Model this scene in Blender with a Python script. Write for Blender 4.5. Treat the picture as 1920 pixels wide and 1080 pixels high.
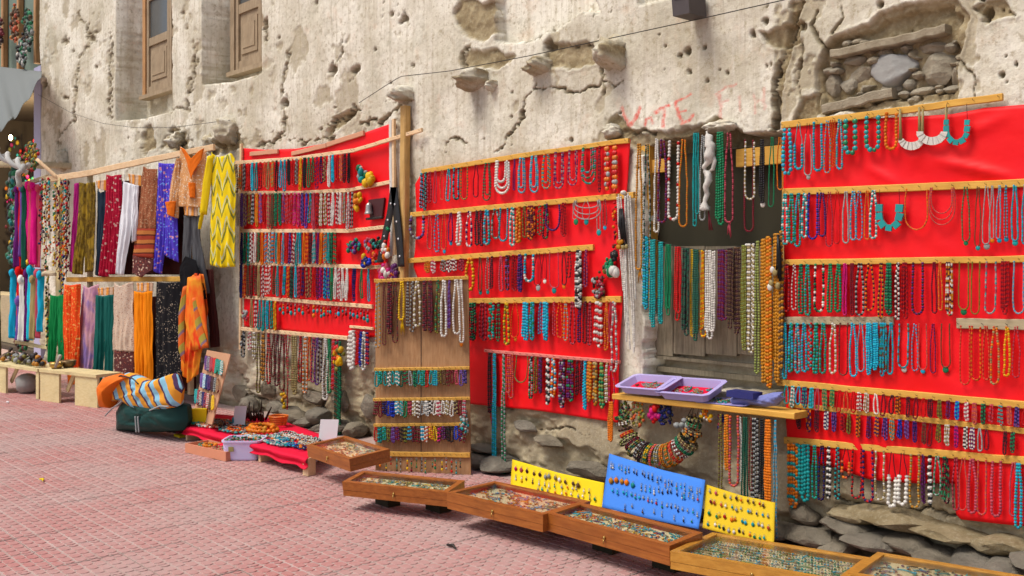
import bpy, math, random
import numpy as np
random.seed(7); RN = np.random.RandomState(11)
S = bpy.context.scene
for o in list(bpy.data.objects): bpy.data.objects.remove(o)
C = S.collection
# ------------------------------------------------------------------ camera
FPX = 1850.0; TH = math.atan2(1660, FPX); CC = math.cos(TH); SS = math.sin(TH); HC = 1.5; DC = 4.69
cd = bpy.data.cameras.new('camera'); cam = bpy.data.objects.new('camera', cd); C.objects.link(cam)
cam.location = (0, -DC, HC); cam.rotation_euler = (math.pi/2, 0, math.atan2(CC, SS))
cd.sensor_width = 36; cd.lens = 36*FPX/1920; cd.shift_y = -50/1920; cd.clip_end = 400; cd.clip_start = 0.05
cd.dof.use_dof = True; cd.dof.focus_distance = 5.4; cd.dof.aperture_fstop = 6.3
S.camera = cam
S.render.resolution_x = 1024; S.render.resolution_y = 576
# ------------------------------------------------------------------ world, sun, exposure
SUN_EL = 58; SUN_AZ = 200
w = bpy.data.worlds.new('World'); S.world = w; w.use_nodes = True
nt = w.node_tree; bg = nt.nodes['Background']; sky = nt.nodes.new('ShaderNodeTexSky'); sky.sky_type = 'NISHITA'
sky.sun_disc = False; sky.sun_elevation = math.radians(SUN_EL); sky.sun_rotation = math.radians(SUN_AZ)
sky.air_density = 1.0; sky.dust_density = 4.0; sky.ozone_density = 0.4
nt.links.new(sky.outputs[0], bg.inputs[0]); bg.inputs[1].default_value = 0.075
sl = bpy.data.lights.new('sun', 'SUN'); sl.energy = 1.5; sl.angle = math.radians(24); sl.color = (1, .96, .90)
so = bpy.data.objects.new('sun', sl); C.objects.link(so); so.location = (-4, -10, 12)
_az = math.radians(SUN_AZ); _el = math.radians(SUN_EL)
from mathutils import Vector, Matrix
sd = Vector((math.sin(_az)*math.cos(_el), math.cos(_az)*math.cos(_el), math.sin(_el)))
so.rotation_euler = sd.to_track_quat('Z', 'Y').to_euler()
S.view_settings.view_transform = 'Standard'; S.view_settings.look = 'None'; S.view_settings.gamma = 1
S.view_settings.exposure = 0.82
# ------------------------------------------------------------------ geometry of the place
CAMP = np.array([0, -DC, HC])
def rays(px, py):
    a = (np.asarray(px, float)-960)/FPX; b = (490-np.asarray(py, float))/FPX
    a, b = np.broadcast_arrays(a, b)
    return np.stack([-CC+SS*a, SS+CC*a, b], -1)
class Plane:
    """a real plane in the street; at() gives the point of it seen in a direction, moved off towards the street"""
    def __init__(s, p, n):
        s.p = np.array(p, float); s.n = np.array(n, float); s.n /= np.linalg.norm(s.n)
    def at(s, px, py, off=0.0):
        r = rays(px, py); off = np.asarray(off, float)
        t = (np.dot(s.p-CAMP, s.n)+off*0)/(r @ s.n)
        return CAMP + r*np.asarray(t)[..., None] + off[..., None]*s.n
    def scale(s, px, py):
        P = s.at(px, py); d = P-CAMP
        return 1.0/(FPX/(-CC*d[..., 0]+SS*d[..., 1]))      # metres per photo pixel
WALL = Plane((0, 0, 0), (0, -1, 0))
def vplane(a, b):
    d = np.array([b[0]-a[0], b[1]-a[1]]); n = np.array([d[1], -d[0], 0])
    if n[1] > 0: n = -n
    return Plane((a[0], a[1], 0), n)
GROUND = Plane((0, 0, 0), (0, 0, 1))
def gp(px, py, z=0.0): return Plane((0, 0, z), (0, 0, 1)).at(px, py)
def wpt(px, y): return Plane((0, y, 0), (0, -1, 0)).at(px, 490)
def project(p):
    d = np.asarray(p)-CAMP; dep = -CC*d[..., 0]+SS*d[..., 1]; rr = SS*d[..., 0]+CC*d[..., 1]
    return 960+FPX*rr/dep, 490-FPX*d[..., 2]/dep, dep
# ------------------------------------------------------------------ noise
_L = [np.random.RandomState(100+i).rand(128, 128) for i in range(6)]
def vn(x, y, k=0):
    L = _L[k % 6]; xi = np.floor(x).astype(int); yi = np.floor(y).astype(int); fx = x-xi; fy = y-yi
    fx = fx*fx*(3-2*fx); fy = fy*fy*(3-2*fy); a = xi & 127; b = yi & 127; a1 = (a+1) & 127; b1 = (b+1) & 127
    return (L[a, b]*(1-fx)+L[a1, b]*fx)*(1-fy)+(L[a, b1]*(1-fx)+L[a1, b1]*fx)*fy-.5
def fbm(x, y, f, o=4, k=0):
    x = np.asarray(x, float); y = np.asarray(y, float); r = 0; a = 1.0
    for i in range(o): r = r+a*vn(x*f+17.3*i, y*f+5.1*i, k+i); f *= 2.03; a *= .55
    return r
def sst(e0, e1, x):
    t = np.clip((x-e0)/(e1-e0), 0, 1); return t*t*(3-2*t)
# ------------------------------------------------------------------ objects
ORG = {}
def tag(o, label=None, cat=None, group=None, kind=None):
    if label:
        o['label'] = label
        if not 4 <= len(label.split()) <= 16: print('LABEL', label)
    if cat: o['category'] = cat
    if group: o['group'] = group
    if kind: o['kind'] = kind
    return o
def empty(name, loc, label=None, cat=None, group=None, kind=None):
    o = bpy.data.objects.new(name, None); C.objects.link(o); o.location = loc; o.empty_display_size = .1
    ORG[o.name] = np.array(loc, float); return tag(o, label, cat, group, kind)
def mk(name, V, F, mat, parent=None, col=None, uv=None, smooth=True, mi=None, attrs=None):
    V = np.asarray(V, float)
    if parent is not None: org = ORG[parent.name]
    else: org = np.array([(V[:, 0].min()+V[:, 0].max())/2, (V[:, 1].min()+V[:, 1].max())/2, V[:, 2].min()])
    me = bpy.data.meshes.new(name); me.from_pydata((V-org).tolist() if len(V) < 50000 else (V-org), [], F if not isinstance(F, np.ndarray) or len(F) > 50000 else F.tolist())
    if smooth: me.polygons.foreach_set('use_smooth', np.ones(len(me.polygons), bool))
    if mi is not None: me.polygons.foreach_set('material_index', np.asarray(mi, np.int32))
    for m in (mat if isinstance(mat, (list, tuple)) else [mat]): me.materials.append(m)
    if col is not None:
        at = me.attributes.new('Col', 'FLOAT_COLOR', 'POINT'); c4 = np.ones((len(V), 4), np.float32); c4[:, :3] = col
        at.data.foreach_set('color', c4.ravel())
    if attrs:
        for k, a in attrs.items():
            at = me.attributes.new(k, 'FLOAT', 'POINT'); at.data.foreach_set('value', np.asarray(a, np.float32))
    if uv is not None:
        l = me.uv_layers.new(name='UVMap'); li = np.zeros(len(me.loops), np.int32); me.loops.foreach_get('vertex_index', li)
        l.data.foreach_set('uv', np.asarray(uv, np.float32)[li].ravel())
    o = bpy.data.objects.new(name, me); C.objects.link(o)
    if parent is not None: o.parent = parent; ORG[o.name] = org
    else: o.location = org; ORG[o.name] = org
    return o
def cat_parts(parts):
    """join (V, F[, col]) tuples"""
    Vs, Fs, Cs, n = [], [], [], 0
    for p in parts:
        Vs.append(p[0]); Fs.extend([tuple(i+n for i in f) for f in (p[1].tolist() if isinstance(p[1], np.ndarray) else p[1])])
        if len(p) > 2: Cs.append(np.broadcast_to(p[2], (len(p[0]), 3)))
        n += len(p[0])
    return np.concatenate(Vs), Fs, (np.concatenate(Cs) if Cs else None)
def box(a, b, h=None):
    """axis box from corner a to corner b"""
    a = np.array(a, float); b = np.array(b, float); lo = np.minimum(a, b); hi = np.maximum(a, b)
    V = np.array([[x, y, z] for z in (lo[2], hi[2]) for y in (lo[1], hi[1]) for x in (lo[0], hi[0])])
    return V, [(0, 2, 3, 1), (4, 5, 7, 6), (0, 1, 5, 4), (2, 6, 7, 3), (0, 4, 6, 2), (1, 3, 7, 5)]
def hexa(q0, q1, bev=0.0):
    """solid between two quads (4 points each), corners chamfered a little"""
    V = np.concatenate([np.asarray(q0, float), np.asarray(q1, float)])
    return V, [(3, 2, 1, 0), (4, 5, 6, 7), (0, 1, 5, 4), (1, 2, 6, 5), (2, 3, 7, 6), (3, 0, 4, 7)]
def beam(p0, p1, wd, th, side=(0, 0, 1), seg=6, wob=0.0, seed=0):
    """sawn bar from p0 to p1: wd along side, th across; chamfered edges"""
    p0 = np.array(p0, float); p1 = np.array(p1, float); t = p1-p0; L = np.linalg.norm(t); t /= L
    s = np.array(side, float); s -= t*np.dot(s, t); s /= np.linalg.norm(s); n = np.cross(t, s)
    c = min(wd, th)*.14; hw, ht = wd/2, th/2
    prof = [(-hw+c, -ht), (hw-c, -ht), (hw, -ht+c), (hw, ht-c), (hw-c, ht), (-hw+c, ht), (-hw, ht-c), (-hw, -ht+c)]
    V = []; rs = np.random.RandomState(seed)
    for i in range(seg+1):
        c0 = p0+t*L*i/seg + (s*(rs.rand()-.5)+n*(rs.rand()-.5)*.5)*wob
        for a, b in prof: V.append(c0+s*a+n*b)
    F = [tuple(range(7, -1, -1)), tuple(range(seg*8, seg*8+8))]
    for i in range(seg):
        for k in range(8): F.append((i*8+k, i*8+(k+1) % 8, (i+1)*8+(k+1) % 8, (i+1)*8+k))
    return np.array(V), F
def tube(pts, rad, col=None, sides=6, N=(0, -1, 0), caps=True):
    pts = np.asarray(pts, float); k = len(pts); rad = np.broadcast_to(rad, (k,))
    T = np.gradient(pts, axis=0); T /= np.maximum(np.linalg.norm(T, axis=1, keepdims=True), 1e-9)
    N = np.broadcast_to(np.array(N, float), T.shape); A = np.cross(T, N); nl = np.linalg.norm(A, axis=1, keepdims=True)
    A = np.where(nl > 1e-4, A/np.maximum(nl, 1e-9), [1, 0, 0]); B = np.cross(A, T)
    an = np.arange(sides)*2*math.pi/sides
    V = pts[:, None, :]+rad[:, None, None]*(np.cos(an)[None, :, None]*A[:, None, :]+np.sin(an)[None, :, None]*B[:, None, :])
    i = np.arange(k-1)[:, None]*sides; j = np.arange(sides)[None, :]; j1 = (j+1) % sides
    F = np.stack([i+j, i+j1, i+sides+j1, i+sides+j], -1).reshape(-1, 4).tolist()
    if caps: F.append(tuple(range(sides-1, -1, -1))); F.append(tuple(range((k-1)*sides, k*sides)))
    V = V.reshape(-1, 3)
    if col is None: return V, F
    return V, F, np.repeat(np.broadcast_to(col, (k, 3)), sides, 0)
def ico(sub=2):
    import bmesh
    b = bmesh.new(); bmesh.ops.create_icosphere(b, subdivisions=sub, radius=1)
    V = np.array([v.co[:] for v in b.verts]); F = [tuple(v.index for v in f.verts) for f in b.faces]; b.free(); return V, F
ICO = {i: ico(i) for i in (1, 2, 3, 4)}
def rock(size, seed, sub=3, cuts=7, flat=.75, rough=.10, bulge=1.0):
    rs = np.random.RandomState(seed); V = ICO[sub][0].copy()
    for _ in range(cuts):
        n = rs.randn(3); n /= np.linalg.norm(n); d = flat-.14+rs.rand()*.3; e = V @ n-d; V -= np.where(e > 0, e, 0)[:, None]*n*.97
    nz = fbm(V[:, 0]*1.0+seed, V[:, 1]+V[:, 2]*1.7, 2.4, 4, seed)
    V *= (1+rough*2*nz)[:, None]
    return V*np.array(size), ICO[sub][1]
def ell(cen, size, sub=1, seed=None):
    V, F = ICO[sub]; V = V.copy()
    if seed is not None: V *= (1+.25*fbm(V[:, 0]+seed, V[:, 1]+V[:, 2], 1.6, 2, seed))[:, None]
    return V*np.array(size)+np.array(cen), F
def gridF(nv, nu, o=0):
    i = np.arange(nv)[:, None]*(nu+1); j = np.arange(nu)[None, :]
    return np.stack([i+j, i+j+1, i+nu+2+j, i+nu+1+j], -1).reshape(-1, 4)+o
def solid_grid(P, nrm, th):
    """sheet of points (nv+1, nu+1, 3) given a thickness"""
    nv, nu = P.shape[0]-1, P.shape[1]-1; n = (nv+1)*(nu+1); A = P.reshape(-1, 3); B = A-np.array(nrm)*th
    F = gridF(nv, nu).tolist(); F += [tuple(reversed(f)) for f in gridF(nv, nu, n).tolist()]
    rim = list(range(nu+1))+[(r*(nu+1)+nu) for r in range(1, nv+1)]+[nv*(nu+1)+c for c in range(nu-1, -1, -1)]+[r*(nu+1) for r in range(nv-1, 0, -1)]
    for i in range(len(rim)):
        a, b = rim[i], rim[(i+1) % len(rim)]; F.append((b, a, a+n, b+n))
    return np.concatenate([A, B]), F
def poly_at(pts, t):
    pts = np.asarray(pts, float); d = np.r_[0, np.cumsum(np.linalg.norm(np.diff(pts, axis=0), axis=1))]; d /= d[-1]
    return np.stack([np.interp(t, d, pts[:, 0]), np.interp(t, d, pts[:, 1])], -1)
def coons(top, bot, left=None, right=None, nu=30, nv=30):
    left = left or [top[0], bot[0]]; right = right or [top[-1], bot[-1]]
    u = np.linspace(0, 1, nu+1); v = np.linspace(0, 1, nv+1)
    T = poly_at(top, u); B = poly_at(bot, u); L = poly_at(left, v); R = poly_at(right, v)
    U = u[None, :, None]; Vv = v[:, None, None]
    return (1-Vv)*T[None]+Vv*B[None]+(1-U)*L[:, None]+U*R[:, None]-((1-U)*(1-Vv)*T[0]+U*(1-Vv)*T[-1]+(1-U)*Vv*B[0]+U*Vv*B[-1]), u, v
# ------------------------------------------------------------------ materials
def mat(name, rough=.7, spec=.3):
    m = bpy.data.materials.new(name); m.use_nodes = True; b = m.node_tree.nodes['Principled BSDF']
    b.inputs['Roughness'].default_value = rough; b.inputs['Specular IOR Level'].default_value = spec
    return m, m.node_tree, b
class NB:
    def __init__(s, t): s.t = t
    def n(s, ty, ins=None, **kw):
        nd = s.t.nodes.new('ShaderNode'+ty)
        for k, v in kw.items(): setattr(nd, k, v)
        for k, v in (ins or {}).items():
            if hasattr(v, 'is_output'): s.t.links.new(v, nd.inputs[k])
            else: nd.inputs[k].default_value = v
        return nd
    def link(s, a, b): s.t.links.new(a, b)
    def co(s, kind='Object', sc=(1, 1, 1), rot=(0, 0, 0)):
        tc = s.n('TexCoord'); mp = s.n('Mapping', {'Scale': sc, 'Rotation': rot}); s.link(tc.outputs[kind], mp.inputs[0]); return mp.outputs[0]
    def noise(s, vec, scale, detail=4, rough=.55): return s.n('TexNoise', {'Vector': vec, 'Scale': scale, 'Detail': detail, 'Roughness': rough}).outputs[0]
    def ramp(s, fac, stops, interp='LINEAR'):
        r = s.n('ValToRGB', {'Fac': fac}); cr = r.color_ramp; cr.interpolation = interp
        while len(cr.elements) < len(stops): cr.elements.new(.5)
        for e, (p, c) in zip(cr.elements, stops): e.position = p; e.color = (*c, 1) if len(c) == 3 else c
        return r.outputs[0]
    def mix(s, fac, a, b, mode='MIX'):
        m = s.n('Mix', data_type='RGBA', blend_type=mode)
        for k, v in ((0, fac), (6, a), (7, b)):
            if hasattr(v, 'is_output'): s.link(v, m.inputs[k])
            else: m.inputs[k].default_value = ((*v, 1) if isinstance(v, tuple) and len(v) == 3 else v)
        return m.outputs[2]
    def math(s, op, a, b=0.0):
        m = s.n('Math', operation=op)
        for k, v in ((0, a), (1, b)):
            if hasattr(v, 'is_output'): s.link(v, m.inputs[k])
            else: m.inputs[k].default_value = v
        return m.outputs[0]
    def bump(s, h, strength, dist, bsdf):
        b = s.n('Bump', {'Height': h, 'Strength': strength, 'Distance': dist}); s.link(b.outputs[0], bsdf.inputs['Normal']); return b
def g3(v): return (v, v, v)
def wood(name, c1, c2, rough=.6, dirt=.25, spec=.25, axis='X'):
    m, t, b = mat(name, rough, spec); n = NB(t)
    sc = {'X': (1, 14, 14), 'Z': (14, 14, 1), 'Y': (14, 1, 14)}[axis]
    v = n.co('Object', sc); a = n.noise(v, 5, 6, .65); v2 = n.co('Object'); d = n.noise(v2, 7, 5, .6)
    c = n.mix(n.ramp(a, [(.3, g3(0)), (.7, g3(1))]), c1, c2)
    c = n.mix(n.math('MULTIPLY', n.ramp(d, [(.45, g3(0)), (.75, g3(1))]), dirt), c, tuple(x*.35 for x in c1))
    n.link(c, b.inputs['Base Color']); n.bump(a, .35, .003, b); return m
def fabric(name, base, kind='plain', c2=None, c3=None, sc=20., rough=.9, rot=0.0, str=1.0):
    m, t, b = mat(name, rough, .15); n = NB(t); b.inputs['Sheen Weight'].default_value = .0
    v = n.co('UV'); rv = n.co('UV', rot=(0, 0, rot))
    if kind == 'plain':
        c = n.mix(n.math('MULTIPLY', n.noise(v, 6, 4), .3), base, tuple(x*.6 for x in base))
    elif kind == 'floral':
        nz = n.n('TexNoise', {'Vector': v, 'Scale': sc*.6, 'Detail': 3}); wv = n.mix(.08, v, nz.outputs[1], 'ADD')
        vo = n.n('TexVoronoi', {'Vector': wv, 'Scale': sc}); f = n.ramp(vo.outputs[0], [(.18, g3(1)), (.30, g3(0))], 'LINEAR')
        vo2 = n.n('TexVoronoi', {'Vector': wv, 'Scale': sc*1.7}); f2 = n.ramp(vo2.outputs[0], [(.22, g3(1)), (.3, g3(0))])
        c = n.mix(f2, base, c3 or c2); c = n.mix(f, c, c2)
    elif kind == 'stripe':
        s_ = n.n('SeparateXYZ', {0: rv}); fr = n.math('FRACT', n.math('MULTIPLY', n.math('ADD', s_.outputs[1], n.math('MULTIPLY', n.noise(v, 3, 2), .03)), sc))
        stops = []; cols = [base]+[x for x in (c2, c3) if x]; k = len(cols)
        wd = {2: [0, .5], 3: [0, .45, .84]}[k]
        c = n.ramp(fr, list(zip(wd, cols)), 'CONSTANT')
    elif kind == 'chevron':
        s_ = n.n('SeparateXYZ', {0: v}); fx = n.math('ABSOLUTE', n.math('SUBTRACT', n.math('FRACT', n.math('MULTIPLY', s_.outputs[0], 7)), .5))
        fr = n.math('FRACT', n.math('ADD', n.math('MULTIPLY', s_.outputs[1], sc), n.math('ADD', n.math('MULTIPLY', fx, 1.6), n.math('MULTIPLY', n.noise(v, 5, 2), .5))))
        c = n.ramp(fr, [(0, base), (.52, c2), (.64, base), (.72, c3), (.9, base)], 'CONSTANT')
    elif kind == 'tie':
        a = n.noise(n.co('UV', (1, .35, 1)), sc, 4, .6)
        c = n.ramp(a, [(.36, base), (.5, c2), (.62, c3 or base)])
    elif kind == 'fleck':
        vo = n.n('TexVoronoi', {'Vector': v, 'Scale': sc*2.2}); f = n.ramp(vo.outputs[0], [(.2, g3(1)), (.3, g3(0))])
        gate = n.ramp(n.noise(v, sc*.35, 2), [(.45, g3(0)), (.58, g3(1))]); c = n.mix(n.math('MULTIPLY', f, gate), base, c2)
    n.link(c, b.inputs['Base Color'])
    n.bump(n.noise(v, 260, 2), .25, .001, b); return m
m, t, b = mat('beads', .30, .16); n = NB(t); BEAD = m
at = n.n('Attribute', attribute_name='Col'); ob = n.noise(n.co('Object'), 160, 3)
n.link(n.mix(n.math('MULTIPLY', ob, .55), at.outputs[0], n.mix(.65, at.outputs[0], (0.02, .015, .01))), b.inputs['Base Color'])
m, t, b = mat('painted_clutter', .6, .35); n = NB(t); PAINT = m
at = n.n('Attribute', attribute_name='Col'); n.link(n.mix(n.math('MULTIPLY', n.noise(n.co('Object'), 60, 3), .5), at.outputs[0], (0.05, .04, .03)), b.inputs['Base Color'])
def plain(name, c, rough=.6, spec=.4, var=.3, metal=0.0, sc=12):
    m, t, b = mat(name, rough, spec); n = NB(t); b.inputs['Metallic'].default_value = metal
    n.link(n.mix(n.math('MULTIPLY', n.noise(n.co('Object'), sc, 5), var), c, tuple(x*.4 for x in c)), b.inputs['Base Color']); return m
M = {}
M['pine'] = wood('yellow_pine', (.60, .30, .045), (.76, .44, .09), .55)
M['palepine'] = wood('pale_pine', (.72, .47, .25), (.85, .64, .40), .6)
M['benchwood'] = wood('bench_wood', (.62, .50, .24), (.74, .63, .36), .65)
M['greywood'] = wood('weathered_plank', (.36, .29, .17), (.50, .42, .27), .8)
M['doorwood'] = wood('door_wood', (.17, .14, .09), (.34, .29, .2), .85, .5, axis='Z')
M['winwood'] = wood('window_wood', (.28, .20, .12), (.42, .33, .22), .8, .4, axis='Z')
M['winframe'] = wood('window_frame_wood', (.40, .20, .08), (.55, .32, .15), .7, .3, axis='Z')
M['post'] = wood('post_wood', (.46, .26, .07), (.66, .43, .17), .6, .4, axis='Z')
M['case'] = wood('varnished_case_wood', (.25, .068, .010), (.42, .14, .025), .35, .3, .5)
M['case2'] = wood('golden_case_wood', (.40, .17, .018), (.58, .29, .045), .35, .3, .5)
M['ply'] = wood('plywood', (.34, .17, .07), (.47, .27, .13), .7, .35, axis='Z')
M['darkboard'] = plain('dark_olive_board', (.055, .05, .03), .8, .2, .5, sc=4)
M['red'] = None
m, t, b = mat('red_cloth', .55, .3); n = NB(t); M['red'] = m; b.inputs['Sheen Weight'].default_value = .0
n.link(n.mix(n.ramp(n.noise(n.co('Object'), 2.2, 3), [(.4, g3(0)), (.75, g3(.5))]), (.80, .001, .003), (.84, .002, .022)), b.inputs['Base Color'])
n.bump(n.noise(n.co('Object'), 5, 3), .35, .02, b)
M['redtable'] = plain('red_table_cloth', (.72, .004, .04), .7, .2, .2)
M['nail'] = plain('dark_metal', (.04, .035, .03), .5, .5, .2, .6)
M['brass'] = plain('brass', (.5, .33, .10), .35, .5, .3, .9)
M['white'] = plain('white_plastic', (.75, .75, .76), .5, .4, .1)
M['lav'] = plain('lavender_plastic', (.46, .40, .72), .35, .5, .15)
M['yellowcard'] = plain('yellow_card', (.80, .58, .01), .8, .2, .12)
M['yellowcard2'] = plain('ochre_card', (.66, .45, .015), .8, .2, .15)
M['bluecard'] = plain('blue_card', (.055, .22, .72), .8, .2, .12)
M['stone'] = None
m, t, b = mat('rubble_stone', .9, .15); n = NB(t); M['stone'] = m
v = n.co('Object'); oi = n.n('ObjectInfo')
c = n.mix(n.ramp(n.noise(v, 9, 6), [(.35, g3(0)), (.7, g3(1))]), (.17, .14, .095), (.33, .285, .21))
c = n.mix(n.math('MULTIPLY', oi.outputs['Random'], .5), c, (.20, .19, .165))
n.link(c, b.inputs['Base Color']); n.bump(n.noise(v, 22, 8, .75), 1.0, .03, b)
m, t, b = mat('packed_stone', .95, .1); n = NB(t); M['stone2'] = m; v = n.co('Object'); oi = n.n('ObjectInfo')
c = n.mix(n.ramp(n.noise(v, 12, 6), [(.35, g3(0)), (.7, g3(1))]), (.27, .22, .145), (.46, .40, .29))
n.link(n.mix(n.math('MULTIPLY', oi.outputs['Random'], .6), c, (.30, .28, .23)), b.inputs['Base Color']); n.bump(n.noise(v, 26, 8, .75), .9, .02, b)
m, t, b = mat('grey_stone', .85, .2); n = NB(t); M['greystone'] = m; v = n.co('Object')
n.link(n.mix(n.noise(v, 14, 6), (.24, .24, .225), (.38, .375, .35)), b.inputs['Base Color']); n.bump(n.noise(v, 25, 5), .5, .01, b)
# wall plaster: cream skim coat, mud beneath where the coat has fallen off, dust, rain streaks
m, t, b = mat('old_plaster', .95, .1); n = NB(t); M['wall'] = m
v = n.co('Object'); mud = n.n('Attribute', attribute_name='mud').outputs['Fac']; pnt = n.n('Attribute', attribute_name='paint').outputs['Fac']; stn = n.n('Attribute', attribute_name='stain').outputs['Fac']
pl = n.mix(n.ramp(n.noise(v, 1.3, 5, .6), [(.42, g3(0)), (.62, g3(1))]), (.80, .765, .65), (.55, .505, .385))
pl = n.mix(n.ramp(n.noise(n.co('Object', (9, 9, .5)), 2.4, 5, .65), [(.50, g3(0)), (.72, g3(.75))]), pl, (.47, .41, .30))
pl = n.mix(n.ramp(n.noise(n.co('Object', (14, 14, .9)), 2.0, 4, .6), [(.55, g3(0)), (.8, g3(.7))]), pl, (.72, .68, .60))
pl = n.mix(n.ramp(n.noise(v, 24, 6, .75), [(.52, g3(0)), (.66, g3(.8))]), pl, (.36, .30, .19))
pl = n.mix(n.ramp(n.noise(v, 2.2, 6, .7), [(.52, g3(0)), (.64, g3(.55))]), pl, (.46, .43, .33))
pl = n.mix(n.ramp(n.noise(v, 5, 5, .7), [(.56, g3(0)), (.78, g3(.6))]), pl, (.66, .48, .34))
md = n.mix(n.ramp(n.noise(v, 6, 6, .65), [(.3, g3(0)), (.7, g3(1))]), (.22, .165, .085), (.42, .345, .21))
md = n.mix(n.ramp(n.noise(v, 45, 4, .7), [(.5, g3(0)), (.7, g3(.6))]), md, (.50, .44, .30))
c = n.mix(mud, pl, md); c = n.mix(stn, c, (.085, .06, .03))
c = n.mix(n.math('MULTIPLY', pnt, n.ramp(n.noise(v, 40, 4, .7), [(.3, g3(.15)), (.65, g3(1))])), c, (.72, .13, .10))
n.link(c, b.inputs['Base Color'])
h = n.math('ADD', n.math('MULTIPLY', n.noise(v, 28, 6, .7), 1.0), n.math('MULTIPLY', n.noise(n.co('Object', (60, 60, 2)), 1.5, 3), .4))
n.bump(h, .6, .012, b)
# paving
def pav(name, joint):
    m, t, b = mat(name, .85, .15); n = NB(t); g = n.n('NewGeometry').outputs['Position']
    big = n.ramp(n.noise(g, 1.1, 5, .62), [(.34, g3(0)), (.60, g3(1))]); fine = n.noise(g, 22, 5, .7)
    red = n.mix(n.ramp(fine, [(.35, g3(0)), (.7, g3(1))]), (.42, .165, .152), (.45, .225, .205))
    oi = n.n('ObjectInfo').outputs['Random']
    red = n.mix(n.math('MULTIPLY', oi, .12), red, (.42, .22, .20))
    dust = n.mix(fine, (.40, .285, .262), (.48, .345, .32))
    if joint: c = n.mix(n.ramp(n.noise(g, 3.0, 3), [(.35, g3(0)), (.65, g3(1))]), n.mix(fine, (.36, .25, .22), (.40, .28, .25)), (.48, .365, .33))
    else: c = n.mix(n.math('ADD', n.math('MULTIPLY', big, .64), n.math('MULTIPLY', n.ramp(fine, [(.45, g3(0)), (.7, g3(1))]), .12)), red, dust)
    c = n.mix(n.ramp(n.noise(g, .55, 4), [(.5, g3(0)), (.75, g3(.35))]), c, (.36, .30, .275))
    n.link(c, b.inputs['Base Color']); n.bump(fine, .3, .004, b); return m
M['paver'] = pav('red_paver', False); M['joint'] = pav('dusty_joint', True)
# ================================================================== the old building: its wall
cols_px = np.r_[np.arange(76, 1962, 2.2), [1980, 2010, 2060, 2150, 2300, 2500]]
U = WALL.at(cols_px, 490)[:, 0]
Zr = np.r_[np.arange(-.06, 2.9, .0085), np.arange(2.9, 6.3, .0145)]
UU, ZZ = np.meshgrid(U, Zr); PX, PY, _d = project(np.stack([UU, UU*0, ZZ], -1))
mpp = _d/FPX                                   # metres per photo pixel at the wall
jx = PX+fbm(UU, ZZ, 9, 5, 1)*11; jy = PY+fbm(UU, ZZ, 9, 5, 3)*11
def seg_dist(X, Y, pl, mx):
    """distance to a polyline, inf farther than mx"""
    D = np.full(X.shape, 1e9); pl = np.array(pl, float)
    for (x0, y0), (x1, y1) in zip(pl[:-1], pl[1:]):
        bb = (X > min(x0, x1)-mx) & (X < max(x0, x1)+mx) & (Y > min(y0, y1)-mx) & (Y < max(y0, y1)+mx)
        if not bb.any(): continue
        dx, dy = x1-x0, y1-y0; t = np.clip(((X[bb]-x0)*dx+(Y[bb]-y0)*dy)/(dx*dx+dy*dy+1e-9), 0, 1)
        D[bb] = np.minimum(D[bb], np.hypot(X[bb]-x0-t*dx, Y[bb]-y0-t*dy))
    return D
def inpoly(X, Y, pl):
    r = np.zeros(X.shape, bool); n = len(pl)
    for i in range(n):
        x0, y0 = pl[i]; x1, y1 = pl[(i+1) % n]
        if y0 == y1: continue
        c = ((Y < y0) != (Y < y1)) & (X < (x1-x0)*(Y-y0)/(y1-y0)+x0); r ^= c
    return r
def sdf(X, Y, pl, mx=30):
    """negative inside"""
    d = np.minimum(seg_dist(X, Y, list(pl)+[pl[0]], mx), mx); return np.where(inpoly(X, Y, pl), -d, d)
Yd = fbm(UU, ZZ, .8, 3, 2)*.030+fbm(UU, ZZ, 4, 3, 4)*.006+fbm(UU, ZZ, 22, 3, 0)*.0035
mudA = sst(.95, .55, ZZ+fbm(UU, ZZ, 1.4, 4, 5)*.55)*.85
mudA = np.where(PX < 520, mudA*.55, mudA)
stain = np.zeros_like(UU); paint = np.zeros_like(UU)
# broken plaster regions (mud shows, coat gone)
MUDP = [[(1484, 0), (1506, 0), (1494, 35), (1474, 90), (1460, 160), (1457, 240), (1448, 240), (1449, 160), (1460, 90)],
        [(1560, 70), (1630, 45), (1650, 22), (1720, 5), (1790, 0), (1812, 30), (1800, 95), (1790, 190), (1530, 215), (1528, 140), (1545, 100)],
        [(1165, 240), (1215, 250), (1262, 248), (1300, 232), (1338, 224), (1378, 240), (1392, 262), (1200, 290), (1172, 268)],
        [(1140, 235), (1160, 215), (1185, 245), (1165, 262), (1140, 258)],
        [(300, 275), (330, 235), (350, 255), (360, 285), (420, 290), (455, 275), (440, 240), (415, 230), (405, 275), (380, 292)],
        [(612, 262), (620, 222), (655, 212), (667, 202), (662, 222), (628, 240)],
        [(862, 0), (925, 0), (925, 62), (905, 75), (870, 70), (850, 30)],
        [(870, 95), (930, 90), (960, 105), (930, 125), (868, 130)],
        [(1020, 80), (1110, 82), (1130, 110), (1080, 130), (1030, 120)],
        [(270, 235), (285, 230), (290, 280), (270, 290)], [(1420, 60), (1500, 40), (1500, 75), (1440, 90)],
        [(1820, 10), (1880, 0), (1900, 30), (1850, 45)], [(1500, 185), (1535, 175), (1530, 225), (1480, 235)]]
for i, pl in enumerate(MUDP):
    d = sdf(jx, jy, pl, 26); k = sst(3, -2, d); mudA = np.maximum(mudA, k); Yd += k*((.028 if i != 1 else .03)+.022*fbm(UU, ZZ, 14, 4, 1))+np.where((d > 0) & (d < 7), -.004, 0)
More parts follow.
